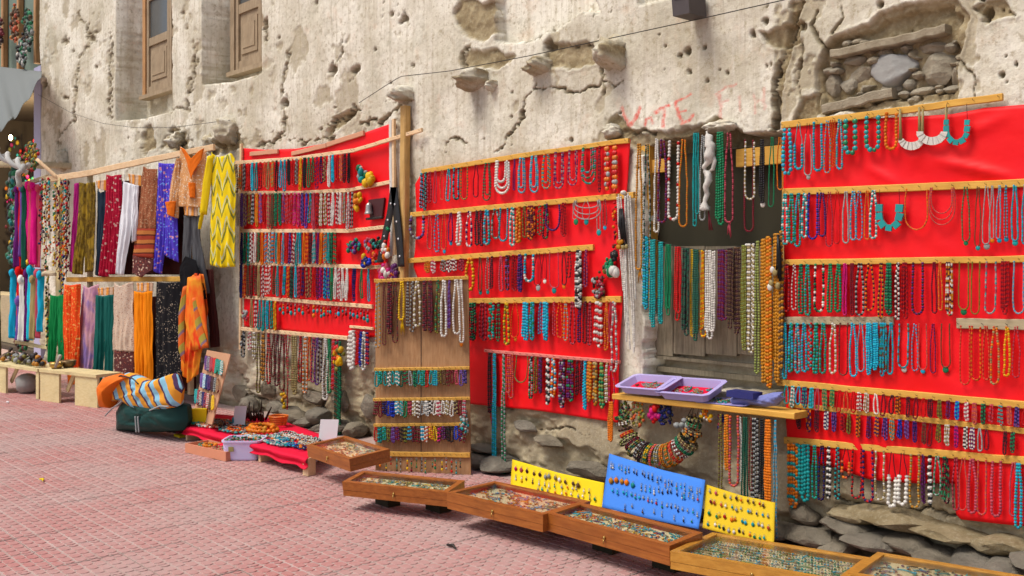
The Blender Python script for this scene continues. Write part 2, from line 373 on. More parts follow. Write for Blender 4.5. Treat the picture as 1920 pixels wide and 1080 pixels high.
# general flaking of the coat
calm = 1-(PX > 1170)*(PX < 1450)*(PY < 236); fl = sst(.33, .37, fbm(UU, ZZ, 2.3, 5, 3))*(ZZ > .3)*calm; mudA = np.maximum(mudA, fl*.55); Yd += fl*.008
fl = sst(.26, .30, fbm(UU, ZZ, 7, 4, 2))*sst(.10, .25, fbm(UU, ZZ, .9, 2, 1))*calm; mudA = np.maximum(mudA, fl*.5); Yd += fl*.010
# cracks
CR = [([(145, 25), (150, 38), (163, 45), (164, 58), (168, 85), (150, 105), (147, 130), (141, 190), (140, 225), (130, 235), (112, 250), (108, 275)], 2.2, .03),
      ([(208, 60), (205, 110), (204, 140), (207, 165), (205, 190), (206, 220)], 2.5, .03),
      ([(362, 80), (365, 120), (358, 150), (355, 175)], 4, .03), ([(312, 210), (330, 200), (346, 204), (352, 190)], 2.5, .03),
      ([(543, 95), (537, 125), (530, 155), (527, 180)], 3.2, .035), ([(534, 190), (532, 215), (530, 245), (516, 262), (495, 268), (482, 272)], 4, .04),
      ([(645, 72), (643, 100), (630, 125)], 2.2, .03), ([(618, 262), (622, 228), (645, 220), (664, 204)], 5.5, .05), ([(618, 262), (605, 256), (592, 265), (575, 262), (565, 270)], 2.2, .03),
      ([(668, 228), (685, 233), (700, 222), (712, 235), (727, 214), (745, 205), (760, 190)], 4, .04), ([(540, 262), (560, 262), (575, 262)], 1.5, .02),
      ([(1008, 150), (1003, 168), (985, 184), (980, 215), (966, 240), (950, 262), (930, 284)], 2.3, .04), ([(1005, 168), (1030, 164), (1050, 163), (1078, 175), (1100, 166), (1120, 160), (1130, 145), (1130, 120)], 2.6, .04),
      ([(1130, 110), (1129, 140), (1130, 175)], 2.4, .03), ([(835, 290), (838, 265), (850, 258), (868, 265), (875, 272)], 1.8, .02),
      ([(1505, 0), (1490, 25), (1470, 72), (1456, 120), (1449, 165), (1455, 215), (1450, 245)], 4.2, .05), ([(1497, 60), (1500, 105), (1492, 150), (1500, 190)], 3, .03),
      ([(1545, 100), (1520, 45), (1530, 20)], 2.5, .03), ([(870, 120), (868, 95), (880, 90)], 4, .03), ([(1130, 150), (1150, 160), (1165, 150)], 2, .02), ([(1070, 85), (1100, 82), (1128, 80)], 3, .03),
      ([(1180, 250), (1205, 243), (1225, 250)], 3, .03), ([(495, 40), (500, 60), (498, 75)], 3, .03), ([(1560, 60), (1580, 35), (1575, 10)], 2.4, .03), ([(1800, 110), (1830, 150), (1825, 185)], 2, .02),
      ([(440, 690), (470, 745), (520, 760), (570, 790)], 2.5, .04), ([(700, 700), (690, 760), (680, 800)], 2.5, .03), ([(1000, 810), (1060, 800), (1100, 815)], 2.5, .03), ([(1560, 930), (1640, 970), (1740, 955), (1800, 975)], 3, .05)]
for pl, wd, dp in CR:
    wd = wd*(.62 if wd < 4.5 else .8); j = 3.6 if wd < 3 else 6.0
    X = PX+fbm(UU, ZZ, 22, 4, 2)*j*2.2; Y = PY+fbm(UU, ZZ, 22, 4, 5)*j*2.2
    d = seg_dist(X, Y, pl, 22); wv = wd*(1+1.8*fbm(UU, ZZ, 7, 3, 4)); k = sst(1.1, .7, d/np.maximum(wv, .8)); Yd += k*dp
    mudA = np.maximum(mudA, sst(2.6, 1.2, d/np.maximum(wv, .8))*.7); stain = np.maximum(stain, k*.72)  # crack dirt, darkened further to paint in the shade of their depth
# pits, sunk and also coloured darker inside
PITS = [(625, 132, 9), (668, 130, 8), (535, 193, 8), (596, 5, 4), (735, 28, 4), (705, 92, 4), (758, 34, 7), (1288, 95, 7), (1320, 88, 4), (1272, 103, 4), (1290, 135, 4), (1347, 130, 3), (1407, 65, 5), (1434, 40, 5), (1323, 152, 3), (1245, 86, 3),
        (122, 77, 6), (173, 72, 6), (138, 95, 3), (83, 158, 7), (180, 125, 3), (497, 42, 7), (1905, 120, 6), (1885, 105, 4), (1650, 8, 8), (1500, 48, 7), (1070, 262, 5), (1162, 212, 4), (330, 262, 14), (427, 248, 15), (1028, 85, 9), (985, 75, 6), (1850, 22, 12), (1880, 140, 5)]
rs = np.random.RandomState(5)
for _ in range(80):
    x = rs.uniform(85, 1915); PITS.append((x, rs.uniform(0, 320 if x < 1470 else 190), rs.choice([1.2, 1.5, 1.8, 2.4, 3.4])))
for x, y, r in PITS:
    bb = (abs(PX-x) < r*2.2) & (abs(PY-y) < r*2.2)
    if not bb.any(): continue
    d = np.hypot((PX[bb]-x)*(1.1), (PY[bb]-y)*.85)*(1+.9*fbm(UU[bb], ZZ[bb], 25, 2, 1)); k = sst(r, r*.75, d); stain[bb] = np.maximum(stain[bb], k*.5)
    Yd[bb] += k*min(.045, .012+r*.004); mudA[bb] = np.maximum(mudA[bb], k*.8)
# recesses: two windows, the blind niche, stone patch, doorway
def recess(pl, depth, jit=.35, soft=2.0, mud=0):
    global Yd, mudA
    X = PX+(jx-PX)*jit; Y = PY+(jy-PY)*jit; k = sst(soft*.5, -soft*.5, sdf(X, Y, pl, 20))
    Yd += k*depth
    if mud: mudA = np.maximum(mudA, k*mud)
    return k
recess([(219, -300), (219, 225), (270, 221), (321, 206), (321, -300)], .36, .06, 3)
recess([(379, -300), (379, 157), (436, 152), (489, 137), (489, -300)], .36, .06, 3)
recess([(925, -300), (926, 74), (960, 78), (1000, 70), (1040, 55), (1075, 28), (1098, 18), (1118, 26), (1116, -300)], .10, .8)
recess([(1196, -300), (1196, 8), (1240, -2), (1440, -60), (1440, -300)], .05, .6)
kdoor = recess([(1208, 273), (1240, 262), (1288, 254), (1312, 238), (1336, 230), (1370, 238), (1380, 252), (1420, 250), (1474, 246), (1477, 262), (1477, 736), (1208, 736)], .20, .55, 2, .6)
kst = recess([(1541, 207), (1534, 150), (1540, 110), (1562, 72), (1632, 56), (1652, 35), (1700, 22), (1776, 10), (1800, 30), (1788, 75), (1797, 95), (1780, 172), (1640, 190)], .045, .9, 3, 1.0)
# lower wall rough masonry relief
lo = sst(.85, .45, ZZ); vx = fbm(UU*1.0, ZZ*1.8, 3.2, 4, 0); Yd += lo*(vx*.07+abs(fbm(UU, ZZ*1.4, 6, 3, 2))*.04); stain = np.maximum(stain, sst(.10, .0, ZZ)*.6)  # colour also darkens over the lowest strip of the wall
base = sst(.32, .05, ZZ+fbm(UU, ZZ, 2, 2, 1)*.2); Yd += base*.05
# dark streaks fading downwards, mostly below the beam ends
for x, y, L in [(895, 165, 130), (1015, 140, 90), (1155, 125, 60), (1385, 240, 20), (300, 230, 60), (915, 10, 60), (700, 265, 20)]:
    k = np.exp(-((PX-x)/(14+8*fbm(UU, ZZ*.2, 12, 2, 1)))**2)*sst(y, y+12, PY)*sst(y+L, y, PY); stain = np.maximum(stain, k*.42*(.6+fbm(UU, ZZ*.15, 25, 3, 2)))
# faded red painted letters
LT = [([(1164, 202), (1172, 222), (1181, 236)], 3.2), ([(1181, 236), (1190, 222), (1198, 203)], 3.2), ([(1208, 234), (1211, 222), (1219, 219), (1225, 232)], 2.2), ([(1226, 210), (1240, 202), (1254, 197)], 2.6), ([(1242, 204), (1244, 222), (1243, 238)], 3.2),
      ([(1266, 192), (1271, 212), (1279, 231)], 3.2), ([(1266, 190), (1280, 183), (1295, 177)], 2.2), ([(1272, 210), (1286, 206)], 2), ([(1279, 231), (1290, 225), (1298, 215)], 2.6), ([(1338, 177), (1355, 166), (1377, 157)], 2), ([(1345, 178), (1348, 200), (1348, 221)], 3.6), ([(1350, 192), (1362, 188)], 1.8),
      ([(1383, 180), (1385, 205)], 2.2), ([(1410, 178), (1413, 212)], 2.6), ([(1428, 165), (1430, 205)], 3), ([(1411, 190), (1430, 184)], 2)]
for i, (pl, r) in enumerate(LT):
    d = seg_dist(PX+fbm(UU, ZZ, 20, 2, 1)*4, PY+fbm(UU, ZZ, 20, 2, 2)*4, pl, 10); paint = np.maximum(paint, sst(r+1.2, r-1, d)*(1.0 if i < 9 else .6 if i < 12 else .4))
low = sst(2.35, 2.15, ZZ)*sst(430, 470, PX); Yd = np.where(Yd < 0, Yd*(1-low), Yd)+low*.004
mudA = np.clip(mudA, 0, 1); stain = np.clip(stain, 0, .8)
V = np.stack([UU, Yd, ZZ], -1).reshape(-1, 3); nR, nC = UU.shape
F = gridF(nR-1, nC-1)
V[:, 1] = np.where(V[:, 0] <= U[0]+1e-6, V[:, 1]+0, V[:, 1])
bld = empty('old_building', (-8, 0, 0), 'old building with cracked cream plaster wall, mud patches and two wooden windows above the stalls', 'building')
wall = mk('plaster_wall', V, F, M['wall'], bld, attrs={'mud': mudA.ravel(), 'paint': paint.ravel(), 'stain': stain.ravel()})
# the rest of the block behind its face: end wall, back, top
vs, fs, _ = cat_parts([box((U[0]+.0, .42, -.05), (U[-1], 6, 6.3))]); mk('rear_walls', vs, fs, M['wall'], bld, smooth=False, attrs={k: np.zeros(len(vs)) for k in ('mud', 'paint', 'stain')})
e0 = np.stack([np.stack([np.full(nR, U[0]), Yd[:, 0], Zr], -1), np.stack([np.full(nR, U[0]), np.full(nR, .5), Zr], -1)], 1)
mk('end_wall', e0.reshape(-1, 3), gridF(nR-1, 1)[:, ::-1], M['wall'], bld, attrs={'mud': np.repeat(mudA[:, 0], 2), 'paint': np.zeros(nR*2), 'stain': np.zeros(nR*2)})
def wy(px, py):
    """how far the wall surface stands in at this place"""
    p = WALL.at(px, py); i = np.searchsorted(U, p[0]); j = np.searchsorted(Zr, p[2]); return float(Yd[min(j, nR-1), min(i, nC-1)])
# windows: frame, stiles, pane, carved panels
def window(px0, px1, pyb, ztop, yd, leafs, label, fm='winframe'):
    pl = Plane((0, yd, 0), (0, -1, 0)); x0 = pl.at(px0, 400)[0]; x1 = pl.at(px1, 400)[0]; z0 = pl.at(px0, pyb)[2]; z1 = ztop
    w0 = empty('window', ((x0+x1)/2, yd, z0)); w0.location = np.array([(x0+x1)/2, yd, z0])-ORG[bld.name]; w0.parent = bld; w0['label'] = label
    W_ = x1-x0
    def bar(nm, a, b, m): v, f = box(a, b); mk(nm, v, f, m, w0, smooth=False)
    bar('frame', (x0, yd-.035, z0), (x0+.09, yd+.05, z1), M[fm]); bar('frame', (x1-.09, yd-.035, z0), (x1, yd+.05, z1), M[fm])
    bar('sill', (x0-.03, yd-.07, z0-.05), (x1+.03, yd+.05, z0-.002), M['winwood'])
    lw = (W_-.18)/leafs
    for k in range(leafs):
        a = x0+.09+k*lw; b_ = a+lw
        for s0, s1 in ((a+.004, a+.065), (b_-.065, b_-.004)): bar('stile', (s0, yd-.015, z0+.004), (s1, yd+.03, z1), M['winwood'])
        zs = [z0+.004, z0+.10, z0+.62, z0+.72, z0+1.2, z0+1.26, z0+1.75, z0+1.8]
        for q in range(0, 8, 2): bar('rail', (a+.067, yd-.012, zs[q]), (b_-.067, yd+.028, zs[q+1]), M['winwood'])
        bar('panel', (a+.067, yd+.01, zs[1]+.002), (b_-.067, yd+.02, zs[2]-.002), M['winwood'])
        ca, cb = a+.11, b_-.11
        bar('panel_moulding', (ca, yd-.004, zs[1]+.07), (cb, yd+.008, zs[2]-.07), M['winwood'])
        bar('panel_moulding', (ca+.05, yd-.012, zs[1]+.13), (cb-.05, yd-.005, zs[2]-.13), M['winwood'])
        for q in (3, 5): bar('pane', (a+.067, yd+.008, zs[q]+.002), (b_-.067, yd+.014, zs[q+1]-.002), M['glass'])
M['glass'] = plain('dusty_glass', (.10, .11, .11), .15, .6, .5)
x0w = WALL.at(219, 200)[0]; x1w = WALL.at(321, 200)[0]
window(272, 372, 181, 6.2, .30, 2, 'window with glazed wooden leaves above carved panels')
window(437, 553, 137, 6.2, .30, 2, 'weathered closed window with carved wooden panels', 'winwood')
# lumps of plastered beam ends
BE = [(895, 150, 24, 16, .16, 3), (1015, 125, 17, 15, .14, 5), (1155, 105, 25, 26, .16, 8), (767, 180, 15, 15, .15, 9), (333, 262, 16, 14, .12, 10), (432, 245, 18, 20, .14, 12), (395, 268, 10, 15, .08, 13), (120, 300, 20, 16, .12, 15), (925, 160, 9, 9, .06, 17), (415, 262, 9, 13, .09, 18), (1350, 238, 26, 9, .05, 19), (1150, 246, 15, 11, .05, 20)]
for x, y, rx, ry, dp, sd_ in BE:
    s_ = WALL.scale(x, y); c0 = WALL.at(x, y); rxm = rx*s_/.78; rym = ry*s_*1.25; dp = dp*1.15
    v, f = rock((rxm, dp, rym), sd_, 4, 6, .8, .22); v = v+c0+[0, -.0, 0]
    nz = np.clip(.35+fbm(v[:, 0], v[:, 2], 12, 3, 1)*1.6, 0, 1); mk('beam_end', v, f, M['wall'], bld, attrs={'mud': nz, 'paint': nz*0, 'stain': sst(.1, -.8, (v[:, 2]-c0[2])/rym)*.25})  # underside shade painted into the colour of each lump
# stones in the broken patch
ST = [(1665, 127, 38, 30), (1748, 128, 32, 30), (1590, 108, 22, 13), (1605, 134, 26, 15), (1549, 158, 13, 22), (1579, 158, 18, 15), (1621, 91, 12, 9), (1650, 97, 16, 7), (1742, 84, 32, 10), (1693, 157, 12, 12), (1614, 163, 18, 8), (1722, 170, 28, 10), (1658, 163, 22, 11), (1690, 88, 14, 9), (1782, 140, 14, 20), (1553, 118, 9, 8), (1775, 165, 18, 8), (1700, 100, 10, 10)]
for i, (x, y, rx, ry) in enumerate(ST):
    s_ = WALL.scale(x, y); c0 = WALL.at(x, y); v, f = rock((rx*s_/.78, .075, ry*s_*1.22), 40+i, 4 if i == 0 else 3, 12, .86 if i == 0 else .74, .05)
    mk('stone', v+c0+[0, .10-.02*(i < 2), 0], f, M['greystone'] if i in (0,) else M['stone2'], bld, smooth=(i == 0))
prs = np.random.RandomState(6); n_s = 0
while n_s < 34:
    x, y = prs.uniform(1535, 1798), prs.uniform(70, 205)
    if any(((x-a)/(c*.9+4))**2+((y-b2)/(d*.9+4))**2 < 1 for a, b2, c, d in ST) or not inpoly(np.array([x]), np.array([y]), [(1541, 207), (1534, 150), (1562, 80), (1640, 66), (1788, 60), (1797, 95), (1780, 178), (1640, 195)])[0]: continue
    n_s += 1; rx = prs.uniform(6, 13); s_ = WALL.scale(x, y); v, f = rock((rx*s_/.8, .05, rx*prs.uniform(.5, .9)*s_), 300+n_s, 2, 9, .75, .05); mk('stone', v+WALL.at(x, y)+[0, .065, 0], f, M['stone2'], bld, smooth=False)
for a, b_, hgt, sd_ in [((1556, 100), (1772, 54), .11, 1), ((1540, 205), (1672, 172), .13, 2)]:
    pa = WALL.at(*a)+[0, .05, 0]; pb = WALL.at(*b_)+[0, .05, 0]; v, f = beam(pa, pb, hgt*.40, .10, (0, 0, 1), 12, .012, sd_); mk('lintel_beam', v, f, M['stone2'], bld, smooth=False)
# rubble at the foot of the wall
FT = [(1530, 1003, 52, 20, .16), (1590, 985, 40, 18, .14), (1645, 1010, 60, 20, .17), (1712, 1020, 44, 20, .16), (1762, 1040, 42, 15, .18), (1842, 1052, 46, 30, .26), (1905, 1062, 40, 24, .26), (1690, 975, 90, 22, .10), (1600, 965, 50, 16, .08), (1780, 1000, 70, 18, .11), (1880, 1022, 60, 22, .13), (1510, 965, 30, 20, .07), (1580, 1020, 30, 16, .2), (1800, 1062, 30, 14, .24), (1960, 1050, 60, 40, .2),
      (905, 870, 34, 16, .16), (945, 885, 30, 18, .18), (905, 842, 30, 10, .10), (1000, 905, 30, 14, .14), (1060, 900, 34, 16, .12), (1100, 880, 44, 18, .08), (1470, 1000, 30, 20, .15), (1030, 828, 34, 12, .06), (985, 800, 30, 12, .04),
      (560, 790, 26, 14, .14), (600, 780, 30, 18, .12), (640, 800, 24, 14, .14), (590, 812, 22, 12, .18), (560, 812, 20, 10, .16), (670, 815, 24, 16, .12), (640, 750, 26, 24, .05), (590, 745, 36, 14, .05), (500, 730, 30, 18, .05), (470, 760, 26, 16, .08), (520, 765, 26, 14, .08), (690, 760, 22, 26, .05), (545, 770, 20, 10, .1), (450, 735, 20, 20, .05), (620, 825, 18, 8, .2),
      (1195, 920, 30, 20, .1), (1250, 940, 36, 22, .12), (1310, 950, 36, 22, .12), (1380, 960, 40, 22, .1), (1430, 985, 34, 20, .12), (850, 850, 26, 14, .1), (800, 838, 26, 14, .1), (740, 820, 26, 14, .1)]
for i, (x, y, rx, ry, dp) in enumerate(FT):
    s_ = WALL.scale(x, min(y, 1000)); c0 = WALL.at(x, y, 0.02); yy = -.02
    if c0[2] < ry*s_*.7: c0 = c0*1.0; c0[2] = ry*s_*.7; yy = -.05
    v, f = rock((rx*s_/.82, dp*1.1, ry*s_), 90+i, 3, 12, .74, .05); o = mk('foundation_stone', v+c0+[0, yy+.04, 0], f, M['wall'] if i in (7, 8, 9, 10) else M['stone'], bld, smooth=False, attrs={'mud': np.ones(len(v)), 'paint': np.zeros(len(v)), 'stain': np.full(len(v), .35)} if i in (7, 8, 9, 10) else None)
# doorway: weathered door behind the hanging strands
door = empty('door', (WALL.at(1340, 600)[0], .14, 0)); door.location = ORG['door']-ORG[bld.name]; door.parent = bld; door['label'] = 'weathered board door half hidden by necklaces'
def dpart(nm, a, b_, y0, y1, m_): 
    pl = Plane((0, y0, 0), (0, -1, 0)); A = pl.at(*a); B = pl.at(*b_); v, f = box((A[0], y0, A[2]), (B[0], y1, B[2])); mk(nm, v, f, m_, door, smooth=False)
dpart('dark_panel', (1207, 296), (1484, 470), .13, .16, M['darkboard'])
xs = [1207, 1262, 1322, 1382, 1438, 1484]
for a, b_ in zip(xs[:-1], xs[1:]): dpart('plank', (a+.8, 462), (b_-.8, 668), .12, .15, M['doorwood'])
dpart('rail', (1207, 670), (1484, 690), .11, .15, M['doorwood']); dpart('rail', (1207, 693), (1484, 712), .125, .15, M['doorwood']); dpart('rail', (1207, 715), (1484, 745), .11, .15, M['doorwood'])
dpart('jamb', (1201, 272), (1218, 560), .04, .12, M['pine']); dpart('jamb', (1466, 262), (1484, 700), .04, .12, M['post'])
dpart('head_board', (1219, 300), (1246, 322), .06, .1, M['pine']); dpart('head_board', (1380, 280), (1465, 306), .06, .1, M['pine'])
# ================================================================== ground
v = np.array([(-90, -60, -.012), (60, -60, -.012), (60, 90, -.012), (-90, 90, -.012)]); ground = mk('ground', v, [(0, 1, 2, 3)], M['joint'], smooth=False); ground['kind'] = 'structure'
v = np.array([(-90, -60, -.004), (-11.5, -60, -.004), (-11.5, .4, -.004), (-90, .4, -.004)])
TS = .33
def tile_mesh(seed):
    rs = np.random.RandomState(seed); V = []; F = []; mi = []
    b, f = box((-TS/2+.0015, -TS/2+.0015, -.012), (TS/2-.0015, TS/2-.0015, -.0035)); V += b.tolist(); F += f[1:]; mi += [1]*5
    for band in range(3):
        y0 = -TS/2+band*.11+.0035; rh = .0515
        for r in range(2):
            yc = y0+rh*(r+.5); L = TS/4
            for q in range(-1 if r else 0, 4):
                xa = -TS/2+L*q+(L/2 if r else 0)+.0022; xb = xa+L-.0044; yh = rh/2-.002
                xa2 = max(xa, -TS/2+.0035); xb2 = min(xb, TS/2-.0035); s = .010
                top = [(xa2, yc), (xa2+s, yc-yh), (xb2-s, yc-yh), (xb2, yc), (xb2-s, yc+yh), (xa2+s, yc+yh)]
                zt = rs.uniform(-.0008, .0006); n = len(V); cx = (xa2+xb2)/2
                V += [(x, y, -.0045) for x, y in top]+[(cx+(x-cx)*.94, yc+(y-yc)*.90, zt) for x, y in top]
                F += [tuple(range(n+6, n+12))]+[(n+i, n+(i+1) % 6, n+6+(i+1) % 6, n+6+i) for i in range(6)]; mi += [0]*7
    return np.array(V, float), F, mi
TM = []
for k in range(5):
    v, f, mi = tile_mesh(k); me = bpy.data.meshes.new('paving_tile'); me.from_pydata(v.tolist(), [], f); me.materials.append(M['paver']); me.materials.append(M['joint']); me.polygons.foreach_set('material_index', np.array(mi, np.int32)); TM.append((me, v, f, mi))
cells = []
for i in range(-82, 2):
    for j in range(0, 20):
        x = i*TS; y = -.32-j*TS
        if -x > 25: continue
        qx, qy, dd = project(np.array([x, y, 0]))
        if dd < .5: continue
        if -140 < qx < 2060 and qy < 1240: cells.append((dd, x, y))
cells.sort(); rs = np.random.RandomState(3)
far = []
for n_, (dd, x, y) in enumerate(cells):
    k = rs.randint(5); dz = rs.uniform(-.002, .002)
    if n_ < 300:
        o = bpy.data.objects.new('paving_tile', TM[k][0]); C.objects.link(o); o.parent = ground; o.location = np.array([x, y, dz])-ORG['ground']; o.rotation_euler = (rs.uniform(-.004, .004), rs.uniform(-.004, .004), 0)
    else: far.append((TM[k][1]+[x, y, dz], TM[k][2], TM[k][3]))
if far:
    v, f, _ = cat_parts([(a, b_) for a, b_, _c in far]); mi = sum([c_ for _a, _b, c_ in far], [])
    o = mk('paving_tiles', v, f, [M['paver'], M['joint']], ground, mi=mi, smooth=False); o['kind'] = 'stuff'
# ================================================================== necklaces, bracelets, earrings
PAL = {'T': (.02, .36, .36), 't': (.03, .40, .62), 'G': (.01, .24, .10), 'g': (.01, .10, .06), 'R': (.62, .02, .02), 'r': (.20, .010, .025), 'W': (.74, .71, .64), 'w': (.66, .58, .42),
       'K': (.012, .012, .014), 'k': (.05, .012, .02), 'O': (.80, .20, .01), 'Y': (.82, .50, .01), 'P': (.75, .28, .32), 'p': (.16, .05, .18), 'B': (.02, .06, .55), 'b': (.015, .02, .14),
       'S': (.36, .38, .37), 'C': (.78, .22, .14), 'M': (.66, .02, .20), 'A': (.62, .27, .04), 'L': (.50, .55, .30), 'V': (.42, .33, .60), 'N': (.14, .07, .03), 'c': (.04, .55, .72), 'o': (.28, .26, .08)}
for _k in PAL:
    _c = np.array(PAL[_k]); _m = _c.min()*.75 if _c.max()-_c.min() > .12 else 0.0; PAL[_k] = tuple(np.clip((_c-_m)*(.92 if _k not in 'Ww' else 1.0), .003, 1))
WRD = {'T': 'turquoise', 't': 'sky blue', 'G': 'green', 'g': 'dark green', 'R': 'bright red', 'r': 'dark red', 'W': 'white', 'w': 'cream', 'K': 'black', 'k': 'blackish purple', 'O': 'orange', 'Y': 'yellow', 'P': 'pink', 'p': 'purple',
       'B': 'blue', 'b': 'navy', 'S': 'silver grey', 'C': 'coral', 'M': 'magenta', 'A': 'amber', 'L': 'lime', 'V': 'lilac', 'N': 'brown', 'c': 'cyan', 'o': 'olive'}
ORD = ['first', 'second', 'third', 'fourth', 'fifth', 'sixth', 'seventh', 'eighth', 'ninth', 'tenth', 'eleventh', 'twelfth', 'thirteenth', 'fourteenth', 'fifteenth', 'sixteenth', 'seventeenth', 'eighteenth', 'nineteenth', 'twentieth']
for a in ('twenty', 'thirty'): ORD += [a+'-'+x for x in ORD[:9]]+([{'twenty': 'thirtieth', 'thirty': 'fortieth'}[a]])
# the nail on which a strand hangs, and the way the strand falls from it
def loop_px(cx, yt, wd, yb, tw, k=34, skew=0.0):
    """U shape of a hanging strand, in the plane it hangs in"""
    Lh = yb-yt; hb = min(wd*.62, Lh*.5); s = np.linspace(0, 1, k)
    y = yt+(Lh-hb)*s; half = tw/2+(wd-tw)/2*sst(0, .55, s)
    a = np.linspace(0, math.pi, 13)[1:-1]
    X = np.r_[cx-half, cx-wd/2*np.cos(a), (cx+half)[::-1]]; Y = np.r_[y, yb-hb+hb*np.sin(a), y[::-1]]
    X += skew*np.clip((Y-yt)/max(Lh, 1), 0, 1)**2
    return X, Y
def resample(P, step):
    d = np.r_[0, np.cumsum(np.linalg.norm(np.diff(P, axis=0), axis=1))]; n = max(4, int(round(d[-1]/step))); t = np.linspace(0, d[-1], n+1)
    return np.stack([np.interp(t, d, P[:, i]) for i in range(3)], -1)
def jitcol(c, rs, a=.22): return np.clip(np.array(c)*(1+a*(rs.rand()-.5)*2)+rs.rand(3)*.01, 0, .9)
def bead_strand(P, rad, pat, rs, N, cheap=False, cord=None, cord_len=0.0):
    """P path in metres; bead tube with one colour per bead; thin cord at both ends when cord_len"""
    step = max(rad*1.9, .0055 if not cheap else .011); Q = resample(P, step); nb = len(Q)-1
    ppb = 2 if (cheap or rad < .006) else 4
    sides = 4 if cheap else (5 if rad < .006 else 7)
    R = resample(P, step/ppb)[:nb*ppb+1]; n = len(R)
    prof = {2: [.5, 1.0], 4: [.38, .88, 1.0, .88]}[ppb]; rr = np.array([prof[i % ppb] for i in range(n)])*rad
    frac = np.abs(np.linspace(-1, 1, n))                # 1 at the nail, 0 at the bottom
    bc = [PAL[pat[(i*7+i//3) % len(pat)]] if len(pat) > 2 and pat[0] != pat[1] and rs.rand() < .25 else PAL[pat[i % len(pat)]] for i in range(nb+2)]
    bc = np.array([jitcol(c, rs) for c in bc]); col = bc[(np.arange(n)//ppb) % len(bc)]; sz = 1+.22*(rs.rand(nb+2)-.5); rr = rr*sz[(np.arange(n)//ppb)]
    if cord_len > 0:
        m_ = frac > 1-cord_len; rr = np.where(m_, min(rad*.38, .0022), rr); col = np.where(m_[:, None], np.array(PAL[cord or 'k']), col)
    return tube(R, rr, col, sides, N)
NKC = {'necklace': 0}
LATE = []
def necklace(pl, x0, x1, yt, yb, pat, size=4, n=1, opt='', off=.02, seed=0, cheap=False):
    """returns list of (V, F, col) for one necklace"""
    rs = np.random.RandomState(seed+int(x0*7)+int(yb)); s_ = float(pl.scale((x0+x1)/2, (yt+yb)/2)); wd = max(x1-x0-size*.8, 3.0); cx = (x0+x1)/2
    out = []; N = pl.n; r = max(size*.5*s_*.90, .0015); nested = 'n' in opt; wide = 'w' in opt or wd > 15 and 'v' not in opt
    for k in range(n):
        if nested: w_, yb_, c_, y_t = wd-k*5, yb-k*(9+rs.rand()*2), cx, yt
        elif n > 1:
            w_ = max(wd*(.62 if n == 2 else .45), 3.0); c_ = cx+(k-(n-1)/2)*(wd-w_)/max(n-1, 1)+rs.uniform(-1, 1)*.6; yb_ = yb-(rs.rand()*.16*(yb-yt) if k != n//2 else 0); y_t = yt
        else: w_, yb_, c_, y_t = wd, yb, cx, yt
        tw = w_*.92 if wide else w_*(.35 if n == 1 else .6)
        X, Y = loop_px(c_, y_t, w_, yb_, tw, skew=rs.uniform(-1.2, 1.2)); X = X+fbm(Y*.05+seed, X*0+k, 1, 2, k)*1.3
        o_ = off+.004*k+r+.004*np.sin(np.linspace(0, math.pi, len(X)))+rs.rand()*.004
        P = pl.at(X, Y, o_)
        cl = .42 if 'c' in opt else (.2 if 'h' in opt else 0)
        out.append(bead_strand(P, r, pat, rs, N, cheap, cord=('k' if 'd' not in opt else pat[0]), cord_len=cl*2 if 0 else cl))
    if 'p' in opt:
        c = opt[opt.index('p')+1]; rp = max(size*1.1, 4.5)*(1.35 if '+' in opt else 1)
        out.append(ell(pl.at(cx, yb+rp*.7, off+.006), (rp*s_, .006, rp*s_*1.05), 2)+(jitcol(PAL[c], rs),))
        out.append(tube([pl.at(cx, yb-1, off+.004), pl.at(cx, yb+rp*.3, off+.005)], .0025, PAL['S'], 5))
    if 't' in opt and opt[opt.index('t')-1:opt.index('t')] != 'p':
        c = opt[opt.index('t')+1]
        for q in range(9):
            a = cx+rs.uniform(-1, 1); e = cx+rs.uniform(-5, 5); L = rs.uniform(18, 30)
            out.append(tube([pl.at(a, yb-2, off), pl.at((a+e)/2, yb+L*.4, off+.006), pl.at(e, yb+L, off)], [.002, .0035, .0012], PAL[c], 4))
    if 'h' in opt or wide:                                  # two nails
        pass
    return out
def describe(pat, size, n, opt, noun='necklace'):
    cs = list(dict.fromkeys(pat)); nm = WRD[cs[0]]+(' and '+WRD[cs[1]] if len(cs) > 1 else '')
    kind = 'chunky ' if size >= 7 else ('fine ' if size <= 3 else '')
    st = {1: '', 2: 'double ', 3: 'triple '}.get(n, 'thick ')
    return (kind+st+nm+' '+noun)
COUNTED = [0]
def lbl(d, k, frm, where):
    r = d+', '+ORD[k]+' from '+frm.replace('the ', '')+', '+where
    return r if len(r.split()) <= 16 else r.replace('chunky ', '').replace('double ', '', 1)
